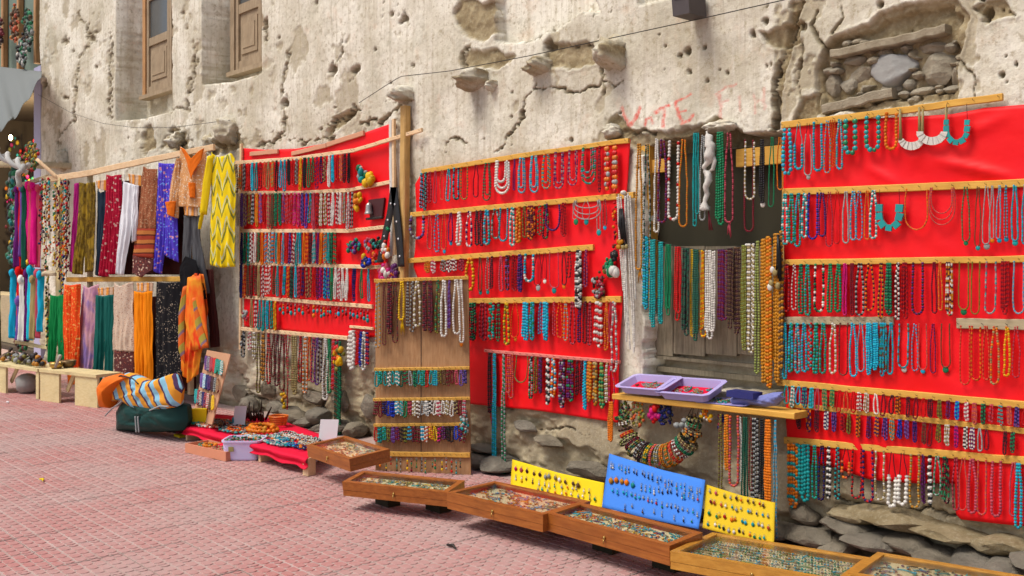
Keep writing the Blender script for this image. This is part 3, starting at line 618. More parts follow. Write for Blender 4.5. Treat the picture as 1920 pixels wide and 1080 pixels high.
def row(rail, items, where, frm, group, pl=None, off=.03, noun='necklace', stuff=None, drop=3, cat=None, dirn=1):
    """rail: ((x0,y0),(x1,y1)) line of the batten; items: 'x0 x1 yb pat size n opt'"""
    pl = pl or WALL; (xa, ya), (xb, yb_) = rail
    L = [t.split() for t in items.strip().split(';') if t.strip()]
    for i, t in enumerate(L):
        x0, x1, yb = float(t[0]), float(t[1]), float(t[2]); pat = t[3]; size = float(t[4]) if len(t) > 4 else 4; n = int(t[5]) if len(t) > 5 else 1; opt = t[6] if len(t) > 6 else ''
        yt = ya+((x0+x1)/2-xa)*(yb_-ya)/(xb-xa)+drop
        if size >= 8 and noun == 'necklace' and 'j' not in opt: chunky(pl, x0, x1, yt, yb, pat, size, n, opt, off, i, where, frm, group); continue
        pc = necklace(pl, x0, x1, yt, yb, pat, size, n, opt, off, i, cheap=bool(stuff))
        if stuff is not None: stuff.extend(pc); continue
        V_, F_, C_ = cat_parts(pc); o = mk(noun, V_, F_, BEAD, col=C_)
        k = i if dirn == 1 else len(L)-1-i
        lab = lbl(describe(pat, size, n, opt, noun), k, frm, where)
        tag(o, lab, noun, group); COUNTED[0] += 1
BS = {}
def chunky(pl, x0, x1, yt, yb, pat, size, n, opt, off, i, where, frm, group):
    """large beads one by one on a cord"""
    if not BS:
        for c in PAL:
            mm, t_, b_ = mat('bead_'+WRD[c].replace(' ', '_'), .3, .5); nn = NB(t_); oi = nn.n('ObjectInfo')
            nn.link(nn.mix(nn.math('MULTIPLY', oi.outputs['Random'], .5), PAL[c], tuple(x*.45+.02 for x in PAL[c])), b_.inputs['Base Color'])
            v, f = ICO[2]; v = v*(1+.16*fbm(v[:, 0]+3, v[:, 1]+v[:, 2], 1.5, 2, 1))[:, None]; me = bpy.data.meshes.new('bead'); me.from_pydata(v.tolist(), [], f); me.polygons.foreach_set('use_smooth', np.ones(len(f), bool)); me.materials.append(mm)
            q, f2 = hexa([(-1, -.3, -.8), (.85, -.3, -1), (1, -.3, .9), (-.9, -.3, 1)], [(-1, .3, -.8), (.85, .3, -1), (1, .3, .9), (-.9, .3, 1)]); me2 = bpy.data.meshes.new('bead'); me2.from_pydata(q.tolist(), [], f2); me2.materials.append(mm)
            BS[c] = (me, me2)
    rs = np.random.RandomState(i*31+int(x0)); s_ = float(pl.scale((x0+x1)/2, (yt+yb)/2)); wd = max(x1-x0-size, 4); r = size*.5*s_
    org = pl.at((x0+x1)/2, yt, off); o = empty('necklace', org); tag(o, lbl(describe(pat, size, n, opt), i, frm, where), 'necklace', group); COUNTED[0] += 1
    cords = []
    for k in range(n):
        w_ = wd if n == 1 else wd*.62; c_ = (x0+x1)/2+(0 if n == 1 else (k-.5)*(wd-w_)); yb_ = yb-k*6
        tw = w_*.95 if ('w' in opt or w_ > 14) else w_*.6
        X, Y = loop_px(c_, yt, w_, yb_-size*.4, tw); P = pl.at(X, Y, off+r+.005*k); cords.append(tube(resample(P, .02), .0014, PAL['k'], 4))
        fr = (.42 if 'c' in opt else .10); Q = resample(P, .004); m0 = int(len(Q)*fr*.5); Q = Q[m0:len(Q)-m0]; Q = resample(Q, r*(2.05 if 's' not in opt else 2.5))
        if '3' in opt: tl = np.linspace(0, 1, 6); tail = pl.at(c_+tl*0, yb_+tl*40, off+r); Q = np.concatenate([Q, tail])
        for q, p in enumerate(Q):
            me = BS[pat[q % len(pat)]][1 if 's' in opt else 0]; b_ = bpy.data.objects.new('bead', me); C.objects.link(b_); b_.parent = o; b_.location = p-org
            sc = r*rs.uniform(.86, 1.1); b_.scale = (sc, sc*.8, sc*rs.uniform(.95, 1.12)); b_.rotation_euler = (0, rs.uniform(-.3, .3), rs.uniform(-.3, .3))
            if 's' in opt:
                d_ = Q[min(q+1, len(Q)-1)]-Q[max(q-1, 0)]; b_.scale = (sc*1.1, sc, sc*1.1); b_.rotation_euler = (0, -math.atan2(d_[2], d_[0]), 0)
    V_, F_, C_ = cat_parts(cords); mk('cord', V_, F_, BEAD, o, col=C_)
def hooks(pts, pl, off):
    """the nails in a batten"""
    vs = []
    for x, y in pts:
        s_ = float(pl.scale(x, y)); vs.append(tube([pl.at(x, y, off-.02), pl.at(x, y, off+.012), pl.at(x, y-2.5, off+.020)], .0012, None, 4))
    v, f, _ = cat_parts(vs); return v, f
def batten(name, pts, thpx, m_, label, pl=None, off=.018, dep=.02, nails=26, par=None, wob=.003):
    """sawn batten along pixel-line pts, nailed over the cloth, with its nails"""
    pl = pl or WALL; vs = []
    for a, b_ in zip(pts[:-1], pts[1:]):
        pa, pb = pl.at(*a, off+dep/2), pl.at(*b_, off+dep/2); h = thpx*float(pl.scale(*a)); h2 = thpx*float(pl.scale(*b_))
        vs.append(beam(pa, pb, (h+h2)/2, dep, (0, 0, 1), 10, wob, int(a[0])))
    v, f, _ = cat_parts(vs); o = mk(name, v, f, m_, par, smooth=False)
    if par is None: tag(o, label, 'batten')
    if nails:
        q = [((1-t)*a[0]+t*b_[0], (1-t)*a[1]+t*b_[1]) for a, b_ in zip(pts[:-1], pts[1:]) for t in np.linspace(.02, .98, max(3, nails*2//3//(len(pts)-1)))]
        v, f = hooks(q, pl, off+dep); g = mk('nails', v, f, M['nail'], o, smooth=False); g['kind'] = 'stuff'
    return o
def cloth(name, top, bot, left, right, label, pl=None, off=.006, m_=None, cat='cloth', seed=0, amp=.010, nu=70, nv=60, drape=None):
    pl = pl or WALL; G_, u, v = coons(top, bot, left, right, nu, nv); P0 = pl.at(G_[..., 0], G_[..., 1])
    x_ = P0[..., 0]+seed*3; z_ = P0[..., 2]
    o_ = off+.006+amp*(fbm(x_, z_*.6, 1.6, 3, seed)+.5)+amp*.5*fbm(x_+z_*1.2, z_, 5, 2, seed+1)
    if drape: o_ = o_+drape(G_[..., 0], G_[..., 1])
    P = pl.at(G_[..., 0], G_[..., 1], o_); V_, F_ = solid_grid(P, pl.n, .003); o = mk(name, V_, F_, m_ or M['red'])
    return tag(o, label, cat)
# ------------------------------------------------------------------ the large red cloth past the doorway
def creases(X, Y):
    z = 0
    for (x0, y0, x1, y1, a, wd_) in [(1750, 300, 1915, 335, .022, 7), (1620, 310, 1690, 345, .012, 8), (1800, 260, 1900, 215, .012, 9), (1760, 250, 1700, 320, .008, 9), (1640, 250, 1720, 300, .008, 8)]:
        dx, dy = x1-x0, y1-y0; t = np.clip(((X-x0)*dx+(Y-y0)*dy)/(dx*dx+dy*dy), 0, 1); d = np.hypot(X-x0-t*dx, Y-y0-t*dy); z = z+a*np.exp(-(d/wd_)**2)*np.sin(math.pi*np.clip(t, .02, .98))
    return z
cloth('red_cloth', [(1475, 236), (1600, 224), (1700, 220), (1790, 215), (1850, 203), (1990, 192)], [(1480, 868), (1560, 872), (1640, 898), (1720, 905), (1795, 905), (1797, 962), (1806, 972), (1925, 985), (1990, 990)],
      [(1475, 236), (1473, 480), (1480, 868)], [(1990, 192), (1990, 990)], 'large red cloth pinned over the wall past the doorway, hung with seven rows of beads', amp=.018, nu=120, nv=90, drape=creases)
RC = 'necklaces on the large red cloth'
bt = 'batten, large red cloth'
R1 = ((1472, 236), (1885, 183)); R2 = ((1474, 361), (1920, 344)); R3 = ((1477, 492), (1920, 486)); R4 = ((1478, 601), (1682, 601)); R4b = ((1800, 606), (1920, 608)); R5 = ((1464, 716), (1920, 758)); R6 = ((1486, 758), (1920, 806)); R7 = ((1477, 824), (1920, 862))
def ext(l): (a, b_), (c_, d) = l; return [(a, b_), (c_+70*(c_ > 1900), d+(d-b_)/(c_-a)*70*(c_ > 1900))]
batten('batten', [(1472, 236), (1640, 216), (1885, 183)], 13, M['pine'], 'top batten sloping up above the large red cloth, carrying turquoise and white collars', nails=20)
batten('batten', ext(R2), 14, M['pine'], 'second batten down on the large red cloth, level with the square turquoise collar')
batten('batten', ext(R3), 12, M['pine'], 'third batten down on the large red cloth, above green and dark red strands')
batten('batten', ext(R4), 15, M['greywood'], 'short grey weathered batten with broken end above sky blue strands')
batten('batten', ext(R4b), 20, M['greywood'], 'short grey plank above coral strands at the far edge of the large red cloth', nails=8)
batten('batten', ext(R5), 13, M['pine'], 'batten above the turquoise and white bracelets on the large red cloth')
batten('batten', ext(R6), 10, M['pine'], 'batten above the dark bracelets on the large red cloth')
batten('batten', ext(R7), 14, M['pine'], 'lowest batten of the large red cloth, above orange and green strands')
FD = 'the doorway'
row(R1, '1475 1497 330 tT 8; 1498 1517 318 Tt 6.5 1 cd; 1517 1533 330 S 3.5 1 hpS; 1533 1553 321 tT 6; 1554 1568 325 tO 4; 1564 1578 314 RO 3 2; 1577 1591 318 TtS 5; 1591 1619 293 TGT 10; 1630 1662 287 TTG 9 1 w; 1668 1694 281 O 7.5 1 3j; 1779 1828 273 T 10 1 swc', 'top '+bt, FD, RC, off=.042)
# two broad white collars of bone plates
for k, (x0, x1, yt, yb) in enumerate([(1698, 1738, 206, 283), (1734, 1782, 203, 274)]):
    s_ = float(WALL.scale(x0, yb)); o = empty('necklace', WALL.at((x0+x1)/2, yt, .05)); tag(o, 'white crescent collar necklace of bone plates, '+('partly behind its twin beside the orange beads' if k == 0 else 'beside the square turquoise collar'), 'necklace', RC); COUNTED[0] += 1
    cx = (x0+x1)/2; hw = (x1-x0)/2*1.12; cy = yb-hw*.95
    for sg in (-1, 1):
        v, f, c_ = tube(WALL.at(np.array([cx+sg*hw*.95, cx+sg*hw*.93, cx+sg*hw*.9]), np.array([yt, (yt+cy)/2, cy+2]), .05), [.006, .007, .010], PAL['w'], 6); mk('cord', v, f, BEAD, o, col=c_)
    na = 15
    for q in range(na):
        a0 = math.pi*(q/na)*1.0; a1 = math.pi*((q+.93)/na); qd = []
        for off_ in (.046+k*.008+.003*(q % 2), .052+k*.008+.003*(q % 2)):
            qd.append([WALL.at(cx-rr*math.cos(a), cy+rr2*math.sin(a), off_) for a, rr, rr2 in ((a0, hw*.62, hw*.95-15), (a1, hw*.62, hw*.95-15), (a1, hw*1.08, hw*.95), (a0, hw*1.08, hw*.95))])
        v, f = hexa(qd[0], qd[1]); mk('plate', v, f, BEAD, o, col=np.array(PAL['W'])*(.92+.1*(q % 3)/2), smooth=False)
row(R2, '1476 1489 458 TTW 6; 1488 1501 455 TG 6; 1500 1513 462 GTt 5; 1513 1526 445 TTW 6; 1524 1545 448 bB 5; 1543 1559 443 bp 5; 1557 1571 462 rP 3; 1572 1586 457 R 3; 1588 1602 456 S 4.5; 1603 1617 450 tS 5; 1614 1628 450 tP 4; 1629 1641 449 OC 4; 1640 1656 447 TW 5.5; 1653 1704 433 T 13 1 swc; 1705 1750 431 OC 4 1 wd; 1750 1801 422 PC 3 3 nw; 1811 1828 453 GN 4 1 pG; 1836 1848 462 N 3 1 pT; 1851 1866 458 S 3 1 pS+; 1864 1873 448 S 3 1 pO; 1877 1887 448 tS 3.5 1 pt; 1891 1899 446 tN 3.5 1 pt; 1904 1919 452 tT 5 1 pT; 1924 1940 458 tT 5 1', 'second '+bt, FD, RC, off=.042)
row(R3, '1479 1492 583 rR 5; 1493 1504 580 rW 4; 1506 1518 587 Gg 6.5; 1518 1531 590 GT 6; 1536 1557 583 GWK 6; 1561 1573 584 G 6; 1575 1589 583 G 6.5; 1588 1600 590 M 4 2; 1602 1612 590 r 4.5 2; 1613 1631 590 KS 5.5; 1631 1650 581 kO 5; 1656 1667 595 kA 5; 1669 1684 588 Gg 6.5 2; 1687 1697 598 KW 5.5; 1699 1713 596 rR 4.5 2; 1719 1743 588 kp 6 1 w; 1755 1767 586 r 4.5; 1767 1777 581 OC 4.5; 1781 1798 590 kWA 5 2; 1805 1826 580 o 3.5 1 pG+; 1829 1847 588 o 3.5; 1855 1878 587 SPT 5 1 w; 1884 1903 588 rR 4.5 3; 1907 1930 587 tS 4.5 1 w', 'third '+bt, FD, RC, off=.042)
row(R4, '1477 1487 708 tT 5 1; 1488 1499 695 TtG 6.5; 1499 1511 697 TtS 6; 1512 1525 695 tT 6; 1525 1534 692 TR 7; 1535 1546 698 TG 7; 1547 1561 698 TG 5.5; 1565 1580 698 Ww 5.5; 1582 1601 702 Nr 4; 1602 1618 704 tc 5; 1617 1632 695 tS 4; 1632 1647 700 ct 5 3; 1645 1659 692 tc 5 3; 1658 1674 703 tTN 5 3; 1673 1686 700 tT 5', 'grey weathered batten, large red cloth', FD, RC, off=.042)
row(((1690, 603), (1790, 603)), '1691 1713 688 tNT 5 1 wpW; 1715 1729 694 tP 4; 1728 1746 692 CP 3.5 1 wpt; 1750 1762 698 rp 3.5; 1770 1789 688 N 3.5 1 wpG+', 'between two grey planks', 'the doorway', RC, off=.03)
row(R4b, '1808 1829 719 RC 4 1; 1829 1850 711 RO 5; 1851 1866 710 RC 4.5; 1866 1885 718 COw 5.5; 1891 1905 703 OY 5.5; 1906 1922 706 PR 4', 'grey plank with coral strands', 'its broken end', RC, off=.045)
BRC = 'bracelets on the large red cloth'
def brc(rail, spec, L, where, frm, group, wpx=11, size=4.2, **k):
    it = '; '.join('%g %g %g %s %g %d' % (x-wpx/2, x+wpx/2, rail[0][1]+(x-rail[0][0])*(rail[1][1]-rail[0][1])/(rail[1][0]-rail[0][0])+L*(.88+.24*((x*7.3) % 1)), p, size, 1+(len(p) > 1)) for x, p in spec)
    row(rail, it, where, frm, group, noun='bracelet', **k)
brc(R5, list(zip([1484, 1496, 1507, 1519, 1532, 1543, 1556, 1570, 1583, 1595, 1609, 1621, 1635, 1652, 1666, 1681, 1694, 1712, 1726, 1741, 1754, 1771, 1787, 1804, 1821, 1836, 1852, 1867, 1885, 1901, 1915, 1930], ['T', 'TW', 't', 'bT', 'cT', 'P', 'Gw', 'GL', 'R', 'C', 'R', 'WR', 'Ww', 'W', 'r', 'k', 'kO', 'rk', 'r', 'R', 'rk', 'No', 'rp', 'Bt', 'PW', 'PC', 'Gk', 'PR', 'TR', 'PC', 'bV', 'R'])), 40, 'bracelet batten, large red cloth', FD, BRC, off=.042)
brc(R6, list(zip([1508, 1526, 1542, 1560, 1574, 1590, 1601, 1619, 1639, 1654, 1669, 1682, 1697, 1710, 1725, 1742, 1753, 1770, 1785, 1802, 1819, 1832, 1846, 1858, 1893, 1908], ['rk', 'rbO', 'kr', 'bW', 'bV', 'rR', 'No', 'kO', 'rp', 'bO', 'bV', 'OT', 'Bb', 'Vp', 'pb', 'rN', 'r', 'No', 'Ww', 'pM', 'KW', 'pW', 'S', 'r', 'rK', 'kG'])), 42, 'dark bracelet batten, large red cloth', FD, BRC, off=.042)
row(R7, '1486 1509 948 OOT 8 2 j; 1507 1531 935 T 8.5 2 j; 1531 1543 931 TG 5.5; 1543 1557 934 kb 5; 1559 1569 930 KW 6.5; 1574 1585 932 kT 5; 1587 1606 893 OCk 7 1 cj; 1606 1627 931 Rk 5; 1626 1649 937 bR 6; 1649 1669 934 Www 5 1 w; 1673 1693 946 W 9 1 cj; 1692 1714 942 W 9.5 1 cj; 1714 1735 948 wA 6; 1735 1745 940 pk 4.5 2; 1749 1758 942 KW 7.5; 1759 1775 925 GS 5; 1774 1790 940 GKr 5 2; 1793 1807 953 rP 4.5; 1806 1823 953 CP 3.5; 1822 1841 958 P 6.5; 1840 1860 961 PC 5; 1866 1888 964 P 7 1 w; 1900 1918 964 P 5; 1911 1927 985 tT 7', 'lowest '+bt, FD, RC, off=.042)
# ------------------------------------------------------------------ doorway
kn = 'necklaces hanging in the doorway'
DW = Plane((0, -.02, 0), (0, -1, 0))
def drow(items, where, frm, group, off=.02):
    L = [t.split() for t in items.strip().split(';')]
    for i, t in enumerate(L):
        x0, x1, yt, yb = map(float, t[:4]); pat = t[4]; size = float(t[5]); n = int(t[6]) if len(t) > 6 else 1; opt = t[7] if len(t) > 7 else ''
        V_, F_, C_ = cat_parts(necklace(DW, x0, x1, yt, yb, pat, size, n, opt, off+.012*(i % 2), i)); o = mk('necklace', V_, F_, BEAD, col=C_)
        tag(o, lbl(describe(pat, size, n, opt), i, frm, where), 'necklace', group); COUNTED[0] += 1
drow('1197 1212 270 505 A 5.5 1 tA; 1214 1229 272 505 KSg 4.5; 1232 1244 260 435 W 5; 1242 1261 262 417 pr 5.5; 1258 1282 264 412 WWWWWR 7.5; 1281 1299 262 425 OA 4.5; 1303 1319 250 424 T 4 3; 1320 1333 254 413 S 4.5 1; 1348 1366 248 421 G 6 2; 1366 1384 250 417 PrP 4.5 1 tP; 1400 1420 262 434 r 4.5; 1403 1424 266 374 Ww 4.5; 1430 1441 262 380 K 5 2 pW; 1449 1461 258 388 G 3.5 1; 1461 1474 258 356 O 3.5', 'below the broken lintel', 'white tasselled cords', kn)
a_ = np.linspace(0, 1, 30); wx = 1211+a_*267; wyy = 440+a_*-10+34*np.sin(math.pi*a_)**.9
v, f = tube(DW.at(wx, wyy, .03), .0025, None, 6); tag(mk('sagging_wire', v, f, M['nail']), 'thin wire sagging across the doorway and carrying the long strands', 'wire')
def wl(x): return float(np.interp(x, wx, wyy))
lower = [(1211, 1226, 578, 'tT', 6, 3), (1227, 1240, 612, 'T', 5.5, 3), (1239, 1253, 606, 'T', 5, 3), (1253, 1269, 590, 'G', 4, 3), (1269, 1287, 600, 'R', 4.5, 3), (1286, 1304, 628, 'gKg', 4.5, 3), (1299, 1308, 630, 'Y', 5, 1), (1307, 1322, 637, 'g', 5, 4), (1314, 1334, 630, 'YO', 5.5, 2), (1330, 1353, 634, 'W', 5.5, 3), (1352, 1372, 600, 'pr', 5, 3), (1371, 1386, 615, 'kN', 4.5, 3), (1380, 1397, 625, 'Nk', 5, 3), (1398, 1409, 655, 'Lo', 4.5, 2), (1402, 1424, 660, 'Ww', 6, 4), (1423, 1434, 698, 'L', 6, 1), (1432, 1446, 715, 'A', 7.5, 2), (1444, 1458, 725, 'AO', 7.5, 2), (1456, 1470, 715, 'A', 7.5, 2), (1468, 1478, 690, 'AN', 7, 1)]
drow('; '.join('%g %g %g %g %s %g %d' % (x0, x1, wl((x0+x1)/2), yb, p, s_, n_) for x0, x1, yb, p, s_, n_ in lower), 'on the sagging wire', 'white tasselled cords', 'strands hanging on the wire across the doorway')
rs = np.random.RandomState(8)
pc = []
for q in range(9):
    x = 1173+q*3.0; yt = 365+rs.uniform(-4, 6); yb = [545, 600, 585, 640, 628, 655, 660, 652, 560][q]
    Y = np.linspace(yt, yb, 14); X = x+2.5*np.sin(Y*.012+q)+np.linspace(-3, 5, 14); pc.append(bead_strand(WALL.at(X, Y, .05+.006*(q % 3)), .0065, 'W', rs, (0, -1, 0)))
pc.append(ell(WALL.at(1181, 362, .06), (.02, .02, .015), 2)+(PAL['W'],))
for q in range(10): pc.append(tube([WALL.at(1180+rs.uniform(-2, 4), 392, .08), WALL.at(1182+rs.uniform(-6, 7), 425, .085), WALL.at(1184+rs.uniform(-8, 8), 462, .08)], [.006, .007, .003], PAL['K'], 5))
for q in range(7): pc.append(ell(WALL.at(1184+rs.uniform(-9, 10), 458+rs.uniform(-9, 8), .09), (.014, .01, .016), 2, q)+(PAL[rs.choice(['w', 'A'])],))
V_, F_, C_ = cat_parts(pc); tag(mk('tasselled_cords', V_, F_, BEAD, col=C_), 'bundle of long white beaded cords with black tassel and cowries beside the doorway', 'cords')
pc = []
X = np.array([1338, 1341, 1344, 1343, 1334, 1332, 1340, 1337, 1335, 1334, 1333]); Y = np.array([247, 262, 280, 300, 312, 322, 335, 350, 368, 378, 394]); rr = np.array([.004, .022, .028, .030, .018, .012, .022, .022, .014, .012, .034])
v, f, c_ = tube(resample(DW.at(X, Y, .06), .012), np.interp(np.linspace(0, 1, len(resample(DW.at(X, Y, .06), .012))), np.linspace(0, 1, 11), rr), PAL['W'], 12); v += (fbm(v[:, 0]*3, v[:, 2]*3, 14, 3, 1)*.014)[:, None]
pc.append((v, f, c_)); pc.append(tube(DW.at(np.array([1346, 1350, 1347, 1340]), np.array([290, 303, 318, 322]), .05), [.01, .013, .012, .006], PAL['W'], 8))
for q in range(8): pc.append(tube([DW.at(1338, 396, .05), DW.at(1342+rs.uniform(-5, 5), 432, .05)], [.004, .003], PAL['r'], 4))
V_, F_, C_ = cat_parts(pc); tag(mk('ceremonial_scarf', V_, F_, PAINT, col=C_), 'twisted white silk scarf with dark red tassel hanging among the door necklaces', 'scarf')
pc = []
for q in range(7): pc.append(tube(DW.at(np.array([1470, 1472+rs.uniform(-3, 3), 1470+rs.uniform(-5, 6)]), np.array([440, 480, 515+rs.uniform(-15, 15)]), .06), [.006, .010, .004], PAL['K'], 6))
for q in range(6): pc.append(ell(WALL.at(1465+rs.uniform(-8, 12), 515+rs.uniform(-15, 24), .08), (.015, .01, .02), 2, q)+(PAL['W' if q % 2 else 'w'],))
V_, F_, C_ = cat_parts(pc); tag(mk('cowrie_tassel', V_, F_, BEAD, col=C_), 'black tassel with cowrie shells between doorway and large red cloth', 'tassel')
# ------------------------------------------------------------------ ledge below the door, its strands and trays
LG = Plane((0, -.10, 0), (0, -1, 0))
ledge = batten('ledge', [(1164, 741), (1505, 778)], 11, M['pine'], 'narrow pine ledge below the door holding lilac trays', pl=LG, off=-.10, dep=.18, nails=0)
ledge['category'] = 'ledge'
LS = ((1164, 747), (1505, 785))
row(LS, '1160 1171 823 O 5 2; 1366 1375 925 No 4.5; 1376 1387 876 AO 5.5 2; 1386 1407 906 CP 6.5; 1403 1410 898 SW 4 1; 1409 1423 945 g 4.5 2; 1422 1431 915 rN 4.5; 1427 1443 948 SK 5 2; 1442 1452 930 K 5 2; 1452 1468 953 O 6 4 tY; 1468 1477 1003 tS 4.5', 'under the door ledge', 'middle red cloth', 'strands hanging under the ledge', pl=LG, off=.085)
def tray(cx, cy, wpx, hpx, rot, label, cont, depth=.16, z0=None):
    """lilac plastic tray standing on the ledge: rim, sides and jewellery in it"""
    s_ = float(LG.scale(cx, cy)); base = LG.at(cx, cy); W2 = wpx*s_/.66/2; D2 = depth/2; H = hpx
    t = empty('tray', base, label, 'tray', 'lilac plastic trays on the ledge')
    tilt = Matrix.Rotation(rot, 3, 'X') @ Matrix.Rotation(-.04, 3, 'Y')
    def R_(P): return np.array([tilt @ Vector(p) for p in P])+base
    def ring(w_, d, z): return [(x*w_, y*d, z) for x, y in ((-1, -.8), (-.86, -1), (.86, -1), (1, -.8), (1, .8), (.86, 1), (-.86, 1), (-1, .8))]
    rr = [ring(W2*.86, D2*.82, 0), ring(W2*.97, D2*.96, H*.92), ring(W2*1.08, D2*1.1, H*.94), ring(W2*1.08, D2*1.1, H), ring(W2*.93, D2*.92, H), ring(W2*.82, D2*.78, .006)]
    V_ = R_(sum(rr, [])); F_ = [tuple(range(7, -1, -1)), tuple(range(40, 48))]
    for k in range(5):
        for q in range(8): F_.append((k*8+q, k*8+(q+1) % 8, k*8+8+(q+1) % 8, k*8+8+q))
    mk('tray_body', V_, F_, M['lav'], t, smooth=False)
    v, f = box((-W2*.8, -D2*.75, .008), (W2*.8, D2*.75, .014)); mk('lining', R_(v), f, M['redtable'] if cont else M['lav'], t, smooth=False)
    rs = np.random.RandomState(int(cx)); pc = []
    for q in range(26):
        c0 = np.array([rs.uniform(-W2*.7, W2*.7), rs.uniform(-D2*.65, D2*.5), .02]); an = np.linspace(0, 2*math.pi, 10); r0 = rs.uniform(.008, .02)
        P = np.stack([c0[0]+r0*np.cos(an), c0[1]+r0*np.sin(an), c0[2]+.004*np.sin(an*2)], -1); pc.append(tube(R_(P), .0028, PAL[rs.choice(list('TSwNGS'))], 4))
    V_, F_, C_ = cat_parts(pc); g = mk('small_jewellery', V_, F_, BEAD, col=C_); tag(g, 'tangle of rings and chains lying in the lilac tray, '+label.split(',')[-1].strip(), 'jewellery', kind='stuff')
tray(1219, 730, 74, .05, .30, 'lilac plastic tray on the ledge, one beside the middle red cloth', 1, .20)
tray(1298, 740, 80, .055, .34, 'lilac plastic tray on the ledge, overlapping the other large one', 1, .20)
tray(1363, 757, 72, .014, .12, 'shallow lilac tray lid with chains, beside the crumpled blue cloth', 0, .14)
Gd, u_, v_ = coons([(1378, 744), (1400, 738), (1430, 741), (1455, 735), (1472, 734)], [(1385, 760), (1410, 757), (1440, 762), (1460, 760), (1476, 745)], nu=40, nv=16)
P = LG.at(Gd[..., 0], Gd[..., 1], .03+.03*np.sin(np.pi*v_)[:, None]+.012*fbm(Gd[..., 0], Gd[..., 1]*2, .12, 3, 2)+.0*u_[None]); V_, F_ = solid_grid(P, (0, -1, 0), .02)
tag(mk('crumpled_cloth', V_, F_, fabric('lilac_rag', (.30, .30, .58), 'tie', (.18, .20, .45), (.5, .5, .7), 18)), 'crumpled grey lilac plastic cloth lying at the end of the ledge', 'cloth')
v, f = box(LG.at(1380, 741, .0), LG.at(1430, 735, .09)); tag(mk('jewel_box', v, f, plain('navy_box', (.02, .025, .16), .5), smooth=False), 'flat dark blue box on the ledge behind the crumpled cloth', 'box')
# ring of stacked thick bracelets hanging below the ledge
hp = []; an = np.linspace(.0, math.pi, 60); hx = 1240-62*np.cos(an); hy = 775+68*np.sin(an)
v, f = tube(LG.at(hx, hy, .03), .0025, None, 6); tag(mk('threaded_string', v, f, M['nail']), 'cord looped under the ledge through a row of thick beaded bracelets', 'cord')
rs = np.random.RandomState(4); pats = ['GLK', 'NW', 'kN', 'OR', 'Lk', 'rk', 'gNo', 'kS', 'Kk', 'GLY', 'CP', 'wS', 'OA', 'oO', 'RC', 'rW', 'gG', 'Nw', 'KAw', 'kwO', 'GN', 'wK']
for q, p_ in enumerate(pats):
    tt = .04+.92*q/(len(pats)-1); a0 = tt*math.pi; c0 = LG.at(1240-62*math.cos(a0), 775+68*math.sin(a0), .03); s_ = float(LG.scale(1240, 840))
    tg = np.array([math.sin(a0), 0, -math.cos(a0)*1.1]); tg /= np.linalg.norm(tg); up = np.array([-tg[2], 0, tg[0]])
    if up[2] < 0: up = -up
    an2 = np.linspace(0, 2*math.pi, 15); R0 = .062*(.6+.55*math.sin(a0))*rs.uniform(.82, 1.15); tg = tg+rs.randn(3)*.16; tg /= np.linalg.norm(tg); pc = []
    for k in (-.006, .006):
        P = c0-up*R0*.55+tg*k+np.cos(an2)[:, None]*up*R0+np.sin(an2)[:, None]*np.array([0, -1, 0])*R0*.75+tg*rs.uniform(-.004, .004); pc.append(bead_strand(P, .0062, p_, rs, tg, cheap=False))
    V_, F_, C_ = cat_parts(pc); tag(mk('bracelet', V_, F_, BEAD, col=C_), 'thick '+describe(p_, 5, 1, '', 'bracelet')+', '+ORD[q]+' from middle red cloth along its cord', 'bracelet', 'thick bracelets threaded on the hanging cord')
def cluster(name, label, cat, cx, cy, rx, ry, n_, cols, r, pl=None, off=.03, seed=0, kind=None, hang=None, mt=None):
    pl = pl or LG; rs = np.random.RandomState(seed); s_ = float(pl.scale(cx, cy)); pc = []
    for q in range(n_):
        a = rs.uniform(0, 6.283); d = math.sqrt(rs.rand()); x = cx+rx*d*math.cos(a); y = cy+ry*d*math.sin(a); e = r*rs.uniform(.7, 1.25)*s_
        pc.append(ell(pl.at(x, y, off+e+rs.rand()*.02*(1-d)), (e, e*.9, e*rs.uniform(.8, 1.4)), 2 if r > 4 else 1, q)+(jitcol(PAL[rs.choice(list(cols))], rs),))
    if hang: pc.append(tube([pl.at(*hang, off*.3), pl.at(cx, cy-ry*.4, off)], .002, PAL['K'], 4))
    V_, F_, C_ = cat_parts(pc); o = mk(name, V_, F_, mt or BEAD, col=C_); return tag(o, label, cat, kind=kind)
cluster('bead_bunch', 'bunch of green and brown seed strands hanging at the red cloth end of the ledge', 'beads', 1180, 775, 9, 26, 60, 'NoGkL', 2.6, hang=(1180, 745), seed=1)
cluster('bead_bunch', 'bunch of olive, coral and yellow beads beside the seed strands', 'beads', 1203, 775, 13, 28, 70, 'oLCONw', 3, hang=(1200, 742), seed=2)
cluster('cloth_pods', 'bright red padded fabric strings next to the dark bead bunch', 'ornament', 1237, 770, 9, 22, 22, 'RM', 5, hang=(1238, 748), seed=3)
cluster('bead_bunch', 'dense navy black bead bunch like grapes under the ledge', 'beads', 1256, 775, 13, 22, 70, 'bKb', 3.4, hang=(1254, 750), seed=4)
cluster('bell_bunch', 'silver bells over black and bone tassels below the ledge', 'ornament', 1290, 795, 13, 13, 10, 'SSW', 5.5, hang=(1303, 757), seed=5)
cluster('bone_tassel', 'bone and black beaded tassel ending the bracelet cord', 'ornament', 1298, 822, 12, 16, 30, 'wKAK', 3.6, hang=(1303, 757), seed=6)
cluster('bead_ring', 'yellow and white bead ring hanging under the shallow tray', 'ornament', 1333, 777, 12, 13, 26, 'YYWO', 3.4, hang=(1328, 760), seed=7)
cluster('hanging_charm', 'small navy charm with red fringe under the ledge', 'ornament', 1360, 790, 5, 16, 14, 'bbrP', 3.6, hang=(1359, 762), seed=8)
